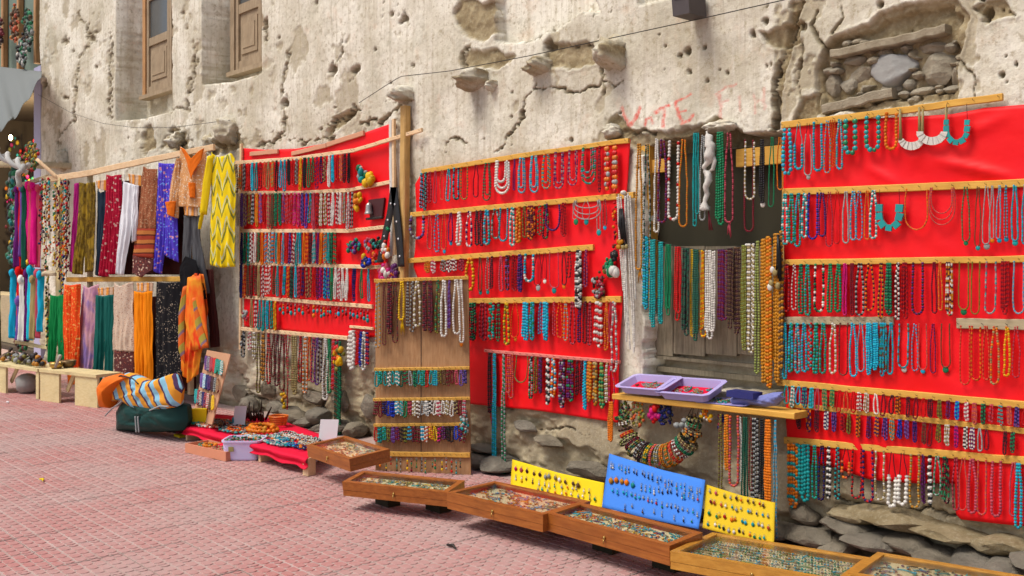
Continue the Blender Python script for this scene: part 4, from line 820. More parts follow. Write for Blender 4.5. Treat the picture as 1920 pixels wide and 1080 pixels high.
cluster('hanging_charm', 'thin bone and dark charm between bells and yellow ring', 'ornament', 1313, 785, 3, 14, 8, 'Nwo', 3, hang=(1313, 758), seed=9)
# ================================================================== middle red cloth, between post and doorway
cloth('red_cloth', [(799, 318), (900, 300), (1040, 280), (1186, 262)], [(884, 757), (1000, 768), (1100, 783), (1163, 792)], [(799, 318), (783, 345), (785, 420), (779, 500), (800, 560), (872, 580), (878, 660), (884, 757)],
      [(1186, 262), (1176, 400), (1172, 560), (1165, 700), (1163, 792)], 'middle red cloth between wooden post and doorway, frayed lower edge hanging free', amp=.014, nu=90, nv=110, seed=3)
MC = 'necklaces on the middle red cloth'; FP = 'the wooden post'
M1 = ((797, 322), (1185, 264)); M2 = ((776, 403), (1195, 366)); M3 = ((757, 490), (1119, 464)); M4 = ((880, 564), (1171, 561)); M5 = ((915, 657), (1168, 678))
batten('batten', [M1[0], (1000, 290), M1[1]], 9, M['pine'], 'top batten of the middle red cloth, sloping up to the doorway', nails=26)
batten('batten', [M2[0], M2[1]], 10, M['pine'], 'second batten of the middle red cloth, above the silver pendant chains', nails=34)
batten('batten', [M3[0], M3[1]], 10, M['pine'], 'third batten of the middle red cloth, ending short of the doorway', nails=30)
batten('batten', [M4[0], M4[1]], 11, M['pine'], 'fourth batten of the middle red cloth, running out from behind the brown board', nails=30)
batten('batten', [M5[0], M5[1]], 6, plain('pink_batten', (.75, .22, .18), .7, .2, .3), 'thin reddish lowest batten of the middle red cloth', nails=30)
row(M1, '797 804 390 tk 4.5; 804 811 394 kT 4.5; 811 820 380 Pr 3.5; 822 830 381 P 3; 834 843 375 PO 2.5; 847 857 377 Tc 4; 859 872 374 tTk 5 1 w; 873 888 374 OG 3.5 1 w; 897 908 370 r 3; 916 932 376 Gr 3.5 2 n; 938 968 363 W 6 3 n; 972 977 357 p 3; 981 997 362 tS 4.5 2 n; 1003 1021 361 tcS 4.5 2 n; 1026 1044 354 OT 4.5 2 n; 1049 1069 354 pPS 4 2 n; 1075 1094 348 pPS 3.5 2 n; 1100 1129 345 GTP 5 3 n; 1131 1137 360 Rr 4; 1143 1156 358 OROS 9 1 v; 1158 1170 362 OROS 9 1 v', 'top batten, middle red cloth', FP, MC, off=.042)
row(M2, '779 809 447 SVk 7 1 w; 811 822 467 PC 3.5; 824 835 472 Pt 4; 837 848 468 OP 3 1 pt; 850 860 453 p 3.5 1 pt; 866 878 459 W 7; 884 897 462 bPW 5; 900 909 459 k 5; 908 917 460 kr 5; 917 931 458 TtS 7; 931 948 447 TNS 5; 946 964 452 tT 4.5 1 w; 966 978 460 TW 6; 978 990 454 OA 7.5; 989 998 445 oN 4; 998 1016 449 rOk 5 3; 1018 1027 440 RG 4.5; 1027 1040 447 Gkr 5.5; 1033 1062 432 vb 5 1 w; 1061 1074 443 rR 3.5 2'.replace('vb', 'pb'), 'second batten, middle red cloth', FP, MC, off=.042)
row(((1088, 376), (1160, 369)), '1086 1140 412 S 2.8 3 n; 1086 1096 412 S 2 1 pG+; 1103 1118 412 S 2 1 pT+; 1130 1138 432 S 2.5 1 pT+; 1141 1150 424 PN 3 1 pt', 'second batten, middle red cloth', 'the navy strand', MC, off=.05)
row(M3, '883 902 543 OY 7.5; 906 915 545 N 3.5 1 pT; 920 928 544 SN 3 1 pT; 929 936 540 rk 4.5; 945 955 545 P 5; 956 967 543 KrV 4.5 2; 968 980 545 Rr 3.5 2; 981 992 546 bp 5.5 2; 993 1014 527 TWt 6.5 1 w; 1011 1026 535 r 2.5 1 pS+; 1026 1036 524 r 2 1 pW; 1039 1058 540 P 2.6 1 pT+; 1062 1072 534 k 3 1 pO; 1073 1082 520 kR 4; 1088 1104 576 KSW 6 3; 1105 1113 537 pP 4', 'third batten, middle red cloth', FP, MC, off=.042)
brc(M3, list(zip([812, 823, 842, 853, 862, 876], ['AO', 'PW', 'SN', 'rW', 'Wr', 'rP'])), 24, 'third batten, middle red cloth', FP, 'bracelets on the middle red cloth', wpx=12, size=4, off=.042)
row(M4, '866 877 640 Rr 5; 877 888 638 rO 4.5; 889 906 636 Ggr 6 2; 909 924 637 rP 4.5 2; 926 941 635 GRT 6.5 2; 941 950 638 rG 5; 954 967 644 Yo 6.5; 968 984 632 RO 3 1 pO; 989 1003 636 tc 6.5 2; 1003 1015 636 TGt 5.5 2; 1020 1027 625 pt 4; 1028 1041 636 ct 7 2; 1046 1053 628 RP 4; 1054 1067 632 RO 4; 1067 1077 637 OS 4.5; 1077 1089 644 Pr 4.5; 1093 1101 640 br 5; 1102 1112 642 rk 4.5; 1112 1120 646 rP 4; 1125 1143 648 WR 8 2 j; 1143 1152 655 CO 5; 1151 1159 640 P 3.5; 1156 1169 695 SPW 5.5', 'fourth batten, middle red cloth', 'brown board', MC, off=.042)
row(M5, '922 932 772 Kr 4.5 2 tR; 932 941 905 Tt 4.5 2; 949 958 903 SG 5; 959 974 745 PC 4.5 2; 974 999 716 Go 3 1 w; 1001 1010 745 KSG 5.5; 1010 1018 735 No 4.5; 1018 1027 735 kp 5 2; 1034 1042 755 WK 8 1 j; 1042 1053 742 tWO 6.5; 1055 1071 762 rSpK 6 3; 1071 1087 750 Gpr 6 2; 1087 1095 738 rK 5; 1095 1103 737 kr 5; 1103 1110 765 tc 6.5; 1110 1121 750 AO 7.5 2; 1121 1132 757 wAN 7.5 2; 1132 1143 762 LG 8 1 j; 1143 1150 752 wW 5; 1149 1161 756 CPM 4', 'reddish batten, middle red cloth', FP, MC, off=.034)
for q in range(6):
    x = 980+q*3.2; s_ = float(WALL.scale(x, 715)); 
cluster('bell_cluster', 'bunch of silver bells, red yarn and dark charms low on the middle red cloth edge', 'ornament', 1131, 535, 11, 26, 44, 'SrNKP', 4, WALL, .03, 21)
cluster('hanging_charm', 'green and brown leaf shaped charm by the doorway side of the middle red cloth', 'ornament', 1150, 500, 9, 17, 18, 'GNoKG', 4.5, WALL, .03, 22, hang=(1150, 470))
cluster('eye_ball', 'white and green ball ornament on a string beside the white tasselled cords', 'ornament', 1163, 510, 5, 4, 5, 'WGW', 8, WALL, .04, 23, hang=(1160, 470))
cluster('hanging_charm', 'dark carved charm above the eye ball on the middle red cloth', 'ornament', 1162, 480, 5, 9, 8, 'KgKW', 5, WALL, .04, 24)
cluster('medallion_strand', 'red and orange hanging medallion strand near the pendant chains', 'ornament', 1160, 425, 4, 45, 20, 'rRNO', 3, WALL, .03, 25)
# ================================================================== wooden post with cross end, studded belts
pa = WALL.at(770, 200, .05); pb = WALL.at(763, 860, .05); v, f = beam(pb, pa, .072, .06, (1, 0, 0), 24, .006, 3)
tag(mk('wooden_post', v, f, M['post'], smooth=False), 'tall rough wooden post between the framed and the middle red cloth', 'post')
for (pts, lab) in (([(757, 352), (750, 400), (741, 440), (731, 492)], 'black belt with white studs hanging, slanting strap over the framed cloth edge'), ([(757, 352), (762, 400), (767, 450), (771, 500)], 'black belt with white studs hanging down along the wooden post')):
    P = poly_at(pts, np.linspace(0, 1, 24)); t = empty('studded_belt', WALL.at(*pts[0], .1), lab, 'belt', 'black studded belts on the post')
    L_ = WALL.at(P[:, 0]-6, P[:, 1], .10); R_ = WALL.at(P[:, 0]+6, P[:, 1], .10); v, f = solid_grid(np.stack([L_, R_], 1), (0, -1, 0), .006); mk('strap', v, f, plain('black_leather', (.008, .008, .009), .45, .5, .2), t)
    for q in (5, 10, 15, 20): v, f = ell(WALL.at(P[q, 0], P[q, 1], .105), (.010, .006, .010), 1); mk('stud', v, f, M['white'], t)
# ================================================================== framed red cloth
FR = 'necklaces on the framed red cloth'
cloth('red_cloth', [(458, 278), (500, 281), (560, 279), (620, 268), (690, 248), (742, 230)], [(460, 612), (560, 622), (660, 634), (706, 632), (706, 620)], [(458, 278), (460, 612)], [(742, 230), (744, 400), (706, 620)], 'framed red cloth behind five rows of small strands, next to the yellow tunic', amp=.008, seed=5)
def upright(a, b_, wpx, m_, lab, off=.03):
    s_ = float(WALL.scale(*a)); v, f = beam(WALL.at(*a, off), WALL.at(*b_, off), wpx*s_/.72, .025, (1, 0, 0), 12, .004, int(a[0])); tag(mk('upright', v, f, m_, smooth=False), lab, 'batten')
upright((458, 270), (456, 655), 5, M['palepine'], 'thin pale upright at the tunic side of the framed red cloth')
upright((739, 226), (741, 480), 6, plain('white_paint', (.66, .64, .60), .7, .2, .3), 'whitewashed upright strip beside the wooden post')
upright((745, 224), (747, 478), 5, M['palepine'], 'bare pine upright strip touching the whitewashed one', .036)
for pts, th, lab in [([(475, 289), (527, 284)], 8, 'short pale lath at the top of the framed cloth, the shortest one'), ([(553, 289), (618, 273)], 8, 'middle of the three short laths topping the framed cloth'), ([(619, 272), (688, 250)], 9, 'highest short lath on the framed cloth, towards the post')]:
    batten('lath', pts, th, plain('pinkish_lath', (.66, .33, .20), .7, .2, .3), lab, nails=0, off=.02)
L1 = ((452, 306), (676, 285)); L2 = ((452, 360), (675, 358)); L3 = ((456, 433), (660, 433)); L4 = ((456, 493), (704, 501)); L5 = ((458, 556), (704, 575)); L6 = ((458, 616), (658, 634))
batten('batten', [(452, 306), (560, 299), (676, 283), (803, 245)], 7, M['palepine'], 'bent top batten of the framed red cloth, crossing the wooden post', off=.05, nails=34)
batten('batten', [(450, 362), (560, 362), (660, 357), (742, 341)], 7, M['palepine'], 'second bent batten of the framed red cloth, above the pink and cream strands', nails=34)
batten('batten', [(456, 433), (660, 433), (728, 426)], 7, M['palepine'], 'third batten of the framed red cloth, level with the bell plaque', nails=34)
batten('batten', [(456, 493), (704, 501), (735, 499)], 7, M['palepine'], 'fourth batten of the framed red cloth, reaching the studded belt', nails=34)
batten('batten', [(458, 556), (704, 575)], 7, M['palepine'], 'fifth batten of the framed red cloth, above turquoise drop earrings', nails=34)
batten('batten', [(458, 616), (658, 634)], 7, M['palepine'], 'lowest batten of the framed red cloth, carrying the longest strands', nails=30)
batten('batten', [(662, 612), (705, 616)], 5, M['palepine'], 'tiny batten above the big white shell strand', nails=8)
far_st = []
def seq(rail, cols, x0, x1, L, size=4, dL=.12, seed=0, n=1):
    rs = np.random.RandomState(seed); c_ = cols.split(); st = (x1-x0)/len(c_); out = []
    for i, p in enumerate(c_):
        if p == '-': continue
        a = x0+i*st; yt = rail[0][1]+(a-rail[0][0])*(rail[1][1]-rail[0][1])/(rail[1][0]-rail[0][0])
        out.append('%g %g %g %s %g %d' % (a, a+st*1.02, yt+L*(1+dL*(rs.rand()-.5)*2), p, size, 2 if rs.rand() < .55 else 1))
    return '; '.join(out)
row(L1, seq(L1, 'Nw wO kS R c T Rr C w wO K tc tT K R SN YO K G GN Rp bk wr W tc R PO rK K', 452, 672, 56, 4.6, seed=1), '', '', '', off=.06, stuff=far_st)
row(L2, seq(L2, 'W V wp oN KS OA VP R wP N Gg gG VP RP PR MP MP bV VB tG P Rr wW LW rW W Wr W wS WS SK', 452, 674, 64, 4.6, seed=2), '', '', '', off=.042, stuff=far_st)
row(L3, seq(L3, 'b Gg GT rW W GN O tO TW tO T O tS R bV rW T tT O OR rk TS p O TO T Gg GR', 459, 642, 62, 4.6, .06, seed=3), '', '', '', off=.042, stuff=far_st)
row(L4, seq(L4, 'b OR N rN Nr w Wr WR WR N T R tT RO gK c Pr rb rw wr R rp Mp tb BT G W PW W W - b - G - tT', 458, 705, 60, 4.6, .08, seed=4), '', '', '', off=.042, stuff=far_st)
row(L5, seq(L5, 'w rW T T Tt TG OY', 478, 530, 58, 4.8, .08, seed=5), '', '', '', off=.042, stuff=far_st)
V_, F_, C_ = cat_parts(far_st); tag(mk('small_necklaces', V_, F_, BEAD, col=C_), 'dense rows of small bead strands hanging on the framed red cloth', 'necklaces', kind='stuff')
row(L6, '462 471 668 KS 4.5; 474 482 655 WP 4; 483 491 672 Ww 5; 490 499 735 No 4 1; 499 509 712 NA 5 2; 509 518 718 rR 4.5; 518 527 705 rN 4.5; 526 535 722 kr 4; 533 545 730 rN 4.5; 540 550 768 rR 3.5; 548 560 712 Pw 4; 556 569 738 w 5 2; 569 577 715 Rr 4; 577 587 735 WO 4.5; 585 594 712 OR 4; 593 602 715 Pp 4; 600 609 720 pV 4; 606 616 716 kS 5; 616 624 742 SN 4.5; 623 633 735 G 5.5; 632 640 728 RP 5 2; 640 648 722 Rp 4.5; 615 627 748 W 5', 'lowest batten, framed red cloth', 'yellow tunic', FR, off=.042)
row(((662, 615), (705, 619)), '663 681 690 W 9 2 j; 678 686 682 R 5.5 2; 684 691 685 bB 5 2; 688 699 692 WS 6; 696 704 682 bR 5 2', 'tiny batten, framed red cloth', 'orange pompoms', FR, off=.042)
row(((636, 636), (656, 636)), '640 647 815 gN 5 2; 647 654 815 gG 5 2', 'reaching nearly the ground below pompoms', 'framed cloth', FR, off=.06)
cluster('pompoms', 'orange, red and yellow woollen pompoms above the long dark green strands', 'ornament', 648, 668, 9, 24, 22, 'OORYoY', 5, WALL, .05, 31)
cluster('tassel_pair', 'bright yellow hanging tassel pair low over the stone footing', 'tassel', 541, 752, 7, 16, 14, 'YYA', 3.6, WALL, .04, 32)
cluster('wire_ornament', 'small dark coiled bracelet bunch at the lower tunic side of the framed cloth', 'ornament', 465, 640, 5, 10, 12, 'KSK', 3, WALL, .04, 33)
cluster('wire_ornament', 'oval shell disc ornament on the framed cloth beside turquoise strands', 'ornament', 469, 592, 6, 9, 14, 'wSP', 3.2, WALL, .04, 34)
cluster('dragon_head', 'green and white crested dragon head charm near the post', 'ornament', 688, 326, 8, 15, 16, 'GWGST', 5, WALL, .03, 35)
cluster('dragon_head', 'yellow round animal head charm next to the crested one', 'ornament', 704, 340, 8, 10, 12, 'YYAY', 6, WALL, .03, 36)
cluster('dragon_head', 'golden twisted dragon charm above the bell plaque', 'ornament', 681, 378, 9, 17, 18, 'YAYO', 5, WALL, .03, 37)
cluster('yarn_bunch', 'teal and purple yarn bunches on bare red of the framed cloth', 'ornament', 672, 462, 13, 13, 30, 'pTVbG', 4, WALL, .03, 38)
cluster('yarn_bunch', 'pinkish grey tassel beside the black furry charm', 'ornament', 699, 458, 5, 16, 14, 'VPS', 3.5, WALL, .03, 39)
cluster('yarn_bunch', 'black furry charm with turquoise tips near the studded belt', 'ornament', 716, 456, 9, 14, 26, 'KKTG', 4, WALL, .04, 40)
cluster('blue_mask', 'blue owl shaped mask charm with yellow crown on the fourth batten', 'ornament', 700, 491, 8, 11, 18, 'bBYb', 5, WALL, .05, 41)
cluster('bead_ring', 'red and turquoise bead ring beside the studded belt', 'ornament', 719, 483, 8, 9, 16, 'RTOR', 4, WALL, .05, 42)
cluster('felt_purse', 'pink felt purse with white dots under the studded belt', 'purse', 738, 510, 11, 13, 30, 'MPMW', 5, WALL, .06, 43)
cluster('felt_purse', 'dark purple felt purse with orange edge beside the pink one', 'purse', 758, 510, 8, 12, 24, 'pOkp', 5, WALL, .06, 44)
cluster('cloth_doll', 'red and yellow cloth doll hanging on the post between the belts', 'doll', 745, 470, 6, 20, 18, 'RROW', 4.6, WALL, .10, 45)
cluster('green_leaf', 'bright green leaf charm peeking out beside the slanting belt', 'ornament', 746, 428, 3, 11, 8, 'G', 4, WALL, .07, 46)
# plaque with bell
t = empty('bell_plaque', WALL.at(712, 392, .03), 'dark maroon hanging plaque with a silver bell on the framed cloth', 'ornament')
q0 = [WALL.at(a, b_, .02) for a, b_ in ((697, 375), (727, 371), (722, 410), (700, 410))]; q1 = [p+[0, -.015, 0] for p in q0]; v, f = hexa(q1, q0); mk('plaque', v, f, plain('maroon_board', (.06, .01, .012), .6), t, smooth=False)
v, f = beam(WALL.at(696, 411, .045), WALL.at(726, 408, .045), .02, .02); mk('plaque_rail', v, f, M['nail'], t)
yy = np.linspace(380, 402, 12); v, f = tube(WALL.at(np.full(12, 703.), yy, .06), np.interp(yy, [380, 384, 396, 402], [.006, .024, .030, .040]), None, 12); mk('bell', v, f, plain('bell_silver', (.45, .45, .42), .35, .6, .3, .7), t)
# turquoise drop earrings in a row
rs = np.random.RandomState(9)
def earring(pl, x, y, L, cols, off, rs, w_=4.0):
    s_ = float(pl.scale(x, y)); an = np.linspace(0, 2*math.pi, 9); pc = [tube(pl.at(x+1.6*np.cos(an), y+1.6*np.sin(an), off), .0011, PAL['S'], 3)]
    yy = y+2; k = max(1, int(L/w_))
    for q in range(k):
        r = w_*.5*(1 if q == k-1 else .55+.3*rs.rand()); pc.append(ell(pl.at(x, yy+r, off+.002), (r*s_, r*s_*.7, r*s_*1.15), 1)+(jitcol(PAL[cols[q % len(cols)]], rs),)); yy += 2*r
    return pc
def earrow(rail, cols, L, where, frm, grp, pl=None, off=.045, noun='earring', w_=4.5, seed=0):
    pl = pl or WALL; rs = np.random.RandomState(seed); c_ = cols.split(); (xa, ya), (xb, yb) = rail
    for i, p in enumerate(c_):
        t_ = (i+.5+rs.uniform(-.28, .28))/len(c_); x = xa+(xb-xa)*t_; y = ya+(yb-ya)*t_; V_, F_, C_ = cat_parts(earring(pl, x, y+rs.uniform(-2.6, 2.2), L*rs.uniform(.7, 1.35), p, off, rs, w_*rs.uniform(.85, 1.2)))
        cs = list(dict.fromkeys(p)); nm = WRD[cs[-1]]+(' and '+WRD[cs[0]] if len(cs) > 1 else '')
        tag(mk(noun, V_, F_, BEAD, col=C_), nm+' drop '+noun+', '+ORD[i]+' from '+frm+', '+where, noun, grp)
earrow(((530, 566), (702, 580)), 'RT OT rT rRT SrT RT OOT RRT rRT OT RST rT OYT RT rT RRT rtT RT SrT rT RtT RkT RT rkT RTT', 26, 'fifth batten, framed red cloth', 'turquoise strands', 'turquoise drop earrings on the framed red cloth', w_=8, seed=3)
# ================================================================== brown board leaning on the rack, rows of bracelets
b0 = gp(704, 905); BP = Plane(b0, None if 0 else (-.10, 0, 0)) if 0 else None
pL = np.array([-6.05, -.78, 0]); pR = pL+np.array([.70, .52, 0])
d_ = (pR-pL)/np.linalg.norm(pR-pL); nn_ = np.array([d_[1], -d_[0], 0]); nn_ = nn_ if nn_ @ np.array([0, -1, 0]) > 0 else -nn_; lean = .10
nb = nn_*math.cos(lean)+np.array([0, 0, math.sin(lean)])
BP = Plane(pL, nb)
Gd, u_, v_ = coons([(704, 524), (878, 519)], [(704, 915), (883, 915)], nu=10, nv=24)
P = BP.at(Gd[..., 0], Gd[..., 1], 0.0); V_, F_ = solid_grid(P, BP.n, .012); board = tag(mk('brown_board', V_, F_, M['ply'], smooth=False), 'tall brown plywood board leaning out of the wall, with battens of beads and bracelets', 'board')
v, f = solid_grid(BP.at(*[a_ for a_ in (lambda g: (g[..., 0], g[..., 1]))(coons([(789, 530), (790.2, 530)], [(789, 915), (790.2, 915)], nu=1, nv=8)[0])], .0015), BP.n, .001); mk('board_joint', v, f, M['nail'], board)
BB = {}
for k, (pts, th, lab) in enumerate([([(703, 527), (879, 521)], 7, ''), ([(703, 693), (881, 690)], 6, ''), ([(701, 749), (882, 747)], 6, ''), ([(702, 797), (879, 795)], 6, ''), ([(705, 850), (882, 853)], 9, '')]):
    batten('batten', pts, th, M['pine'], ['top batten of the tall brown board', 'second batten of the tall brown board, above green bracelets', 'third batten of the tall brown board, above blue and white bracelets', 'fourth batten of the tall brown board, above mixed bracelets', 'lowest batten of the tall brown board, with key charms'][k], pl=BP, off=0, nails=26)
BG = 'beads on the tall brown board'; FO = 'framed cloth'
row(((703, 527), (879, 521)), '706 717 651 AS 4.5; 719 727 647 rN 3.5; 728 739 626 rk 5 2; 737 749 642 kNr 4; 750 763 600 Y 5.5 1 tY; 764 770 612 kS 3.5; 771 781 622 NS 4.5; 778 793 612 Ww 6; 795 804 620 kr 5 2; 804 815 622 rk 5 2; 818 828 624 NGo 5; 828 842 631 W 6; 842 848 615 pV 5; 851 867 626 W 5.5; 862 872 642 W 4.5 1 pO', 'top batten, brown board', FO, BG, pl=BP, off=.024)
xs = np.linspace(709, 874, 22)
brc(((703, 693), (881, 690)), list(zip(xs, 'T TG T gW T TW g rG S gG T GT R T Tt No N rN r - V Vb'.replace('-', 'P').split())), 30, 'second batten, brown board', FO, 'bracelets on the tall brown board', wpx=9, pl=BP, off=.024)
brc(((701, 749), (882, 747)), list(zip(xs-1, 'rN r kb B bB tW TS G rP Ww WN S WS KW W WP W Ww W wk r PS'.split())), 30, 'third batten, brown board', FO, 'bracelets on the tall brown board', wpx=9, pl=BP, off=.024)
brc(((702, 797), (879, 795)), list(zip(xs-1, 'R gT TG No pV pr NK Ko tN rk Nr tW WC CY Y kM pk kK K B rb rN'.split())), 30, 'fourth batten, brown board', FO, 'bracelets on the tall brown board', wpx=9, pl=BP, off=.024)
earrow(((712, 858), (872, 862)), 'oNON GYN RrN TGN NSN YON rGoN GNoG SN GYS oTN GNC YYN RSN RNSN TSN kGN', 28, 'foot of brown board', FO, 'key charms on the tall brown board', pl=BP, off=.028, noun='charm', w_=5, seed=5)
cluster('bead_bunch', 'silver and turquoise bead bunch at the doorway edge of the brown board', 'beads', 872, 798, 8, 30, 60, 'STWSw', 2.8, BP, .02, 51)
cluster('red_bangles', 'dark red hanging bangle bunch at the foot of the brown board', 'beads', 704, 857, 4, 14, 22, 'rRk', 2.6, BP, .02, 52)
# ================================================================== glazed display cases
def case(fl, fr, z, depth, tilt, hpx, m_, label, seed, cols, dense=230, support=True):
    A = gp(*fl, z); B = gp(*fr, z); u = B-A; W_ = np.linalg.norm(u); u /= W_; nrm = np.array([-u[1], u[0], 0])
    if nrm[1] < 0: nrm = -nrm
    b_ = nrm*math.cos(tilt)+np.array([0, 0, math.sin(tilt)]); up = np.cross(u, b_); up /= np.linalg.norm(up)
    if up[2] < 0: up = -up
    sc = FPX/project(A)[2]; H = hpx/sc*.86; o = empty('display_case', A-up*H, label, 'display case', 'glazed wooden display cases along the pavement')
    def Q(x, y, h): return A+u*x+b_*y+up*h
    def slab(nm, x0, x1, y0, y1, h0, h1, mt, sm=False):
        V_ = [Q(x, y, h) for h in (h0, h1) for x, y in ((x0, y0), (x1, y0), (x1, y1), (x0, y1))]; v, f = hexa(V_[:4], V_[4:]); return mk(nm, v, f, mt, o, smooth=sm)
    t = .014; e = .03; D = depth; Hm = -H*.52
    for (h0, h1, nm) in ((-H, Hm-.0015, 'tray_side'), (Hm, 0, 'lid_side')):
        g = .0 if nm == 'lid_side' else .0015
        slab(nm, g, W_-g, g, t, h0, h1, m_); slab(nm, g, W_-g, D-t, D-g, h0, h1, m_); slab(nm, g, t, t, D-t, h0, h1, m_); slab(nm, W_-t, W_-g, t, D-t, h0, h1, m_)
    for q in ((0, W_, 0, e), (0, W_, D-e, D), (0, e, e, D-e), (W_-e, W_, e, D-e)): slab('lid_frame', q[0]-.002, q[1]+.002, q[2], q[3], .0005, .009, m_)
    slab('bottom', t, W_-t, t, D-t, -H+.002, -H+.008, m_); slab('lining', t, W_-t, t, D-t, -.030, -.026, M['lining'])
    slab('glass_lid', e-.004, W_-e+.004, e-.004, D-e+.004, .001, .004, M['clearglass'])
    v, f = ell(Q(W_*.5, -.004, Hm+.006), (.009, .006, .012), 1); mk('clasp', v, f, M['brass'], o)
    v, f = tube([Q(W_*.5, -.008, Hm), Q(W_*.5, -.012, Hm-.022)], .003, None, 5); mk('clasp_pin', v, f, M['brass'], o)
    rs = np.random.RandomState(seed); pc = []
    nr = 9 if seed in (5,) else 0
    for k in range(dense):
        if nr: x = e+(W_-2*e)*((k % 48)+.5)/48; y = e+(D-2*e)*((k//48)+.5)/nr
        else: x, y = rs.uniform(e, W_-e), rs.uniform(e, D-e)
        c = PAL[rs.choice(list(cols))]; an = np.linspace(0, 2*math.pi, 8); r0 = rs.uniform(.006, .014) if not nr else .006
        kind = rs.rand()
        if kind < .45: P = np.array([Q(x+r0*math.cos(a), y+r0*math.sin(a), -.022) for a in an]); pc.append(tube(P, .0022, PAL[rs.choice(list('SwA'))], 3, up, False)); pc.append(ell(Q(x, y-r0, -.018), (.006, .006, .004), 1)+(c,))
        elif kind < .8: pc.append(ell(Q(x, y, -.020), (r0*.8, r0*.7, .004), 1)+(c,))
        else: th_ = rs.uniform(0, 3.1); P = [Q(x+s1*.03*math.cos(th_), y+s1*.02*math.sin(th_), -.021+.002*(s1 == 0)) for s1 in (-1, 0, 1)]; pc.append(tube(P, .003, c, 4, up))
    V_, F_, C_ = cat_parts(pc); tag(mk('small_jewellery', V_, F_, BEAD, col=C_), 'rings, stones and chains spread under the glass of the '+label.split(' display')[0]+' case', 'jewellery', kind='stuff')
    if support:
        for x_ in (.25, .75):
            c0 = Q(W_*x_, D*.98, -H); v, f = box((c0[0]-.07, c0[1]-.045, 0), (c0[0]+.07, c0[1]+.045, c0[2]-.012)); tag(mk('support_block', v, f, M['darkboard'], smooth=False), 'rough block under the '+(label.split(' display')[0] if seed < 5 else 'ringed golden case' if seed == 5 else 'bottom corner golden case')+', '+('wooden post side' if x_ < .5 else 'doorway side'), 'block')  # blocks coloured dark to merge with the shade beneath the case
    return o
M['lining'] = plain('cream_lining', (.64, .57, .33), .9, .1, .2)
m, t, b = mat('clear_glass', .05, .5); M['clearglass'] = m
b.inputs['Transmission Weight'].default_value = 1.0; b.inputs['IOR'].default_value = 1.02; b.inputs['Base Color'].default_value = (.97, .98, .97, 1); b.inputs['Roughness'].default_value = .0
n = NB(t); gl = n.n('BsdfGlossy', {'Roughness': .12, 'Color': (1, 1, 1, 1)}); tr = n.n('BsdfTransparent'); lw = n.n('LayerWeight', {'Blend': .5}); fr = n.n('Math', {0: lw.outputs['Facing'], 1: 5.0}, operation='POWER'); mx = n.n('MixShader')
t.links.new(fr.outputs[0], mx.inputs[0]); t.links.new(tr.outputs[0], mx.inputs[1]); t.links.new(gl.outputs[0], mx.inputs[2]); t.links.new(mx.outputs[0], t.nodes['Material Output'].inputs[0])
CB = 'TtcSwGOAYVwSL'
case((642, 906), (838, 926), .165, .235, .09, 28, M['case'], 'brown glazed display case in front of the tall brown board', 1, 'wSLTwYw')
case((838, 926), (1018, 968), .19, .39, 0, 32, M['case'], 'brown square display case next after the brown board one', 2, CB)
case((1025, 965), (1255, 1027), .19, .25, .06, 36, M['case'], 'brown wide display case in front of the blue earring card', 3, 'TtcTSbOPwY', 260)
case((1257, 1037), (1580, 1094), .19, .50, -.06, 34, M['case2'], 'golden brown display case with neat rows of rings', 5, 'TGSwtL', 432)
case((1590, 1078), (1950, 1142), .19, .48, -.06, 34, M['case2'], 'golden brown display case cut by the picture bottom', 6, 'TtcTrKp', 260)
A0 = (575, 836); c0o = case((575, 836), (655, 863), .22, .30, .10, 24, M['case'], 'orange brown display case propped on a board end beside the red table', 7, 'TGLwOY', 150, support=False)
def plank(nm, pts, z0, z1, m_, lab, cat, th=.02):
    A = gp(*pts[0], 0); B = gp(*pts[1], 0); u = (B-A)/np.linalg.norm(B-A); nrm = np.array([-u[1], u[0], 0])*th
    v, f = hexa([A+[0, 0, z0], B+[0, 0, z0], B+nrm+[0, 0, z0], A+nrm+[0, 0, z0]], [A+[0, 0, z1], B+[0, 0, z1], B+nrm+[0, 0, z1], A+nrm+[0, 0, z1]]); return tag(mk(nm, v, f, m_, smooth=False), lab, cat)
plank('support_board', ((578, 893), (592, 890)), 0, .125, M['palepine'], 'pale upright board end holding up the orange brown display case', 'board', .06)
v, f = rock((.05, .05, .06), 5, 3, 2, .9, .02); tag(mk('lilac_cup', v+gp(622, 880)+[0, .1, .05], f, M['lav']), 'lilac plastic cup in the shade under the orange brown case', 'cup')
# ================================================================== earring cards propped against the wall
def card(pts, yb_, yt_, m_, label, seed=0):
    """pts TL TR BR BL; foot of the card yb_ m out from the wall, head yt_ out"""
    p0 = Plane((0, -yb_, 0), (0, -1, 0)).at(*pts[3]); p1 = Plane((0, -yb_, 0), (0, -1, 0)).at(*pts[2]); p2 = Plane((0, -yt_, 0), (0, -1, 0)).at(*pts[0])
    nn = np.cross(p1-p0, p2-p0); nn = nn if nn[1] < 0 else -nn; pl = Plane(p0, nn)
    mid = lambda a, b_, k: ((a[0]+b_[0])/2, (a[1]+b_[1])/2+k)
    Gd, u_, v_ = coons([pts[0], mid(pts[0], pts[1], 3), pts[1]], [pts[3], mid(pts[3], pts[2], 2), pts[2]], nu=24, nv=14)
    P = pl.at(Gd[..., 0], Gd[..., 1], .01*fbm(Gd[..., 0]+seed, Gd[..., 1], .02, 2, 1)); V_, F_ = solid_grid(P, pl.n, .006); tag(mk('earring_card', V_, F_, m_), label, 'card'); return pl
y1 = card([(960, 861), (1132, 905), (1128, 952), (958, 925)], .34, .24, M['yellowcard'], 'yellow card with earrings leaning behind the second brown case')
b1 = card([(1142, 850), (1322, 900), (1310, 992), (1128, 950)], .42, .24, M['bluecard'], 'blue card pinned with rows of silver and turquoise earrings')
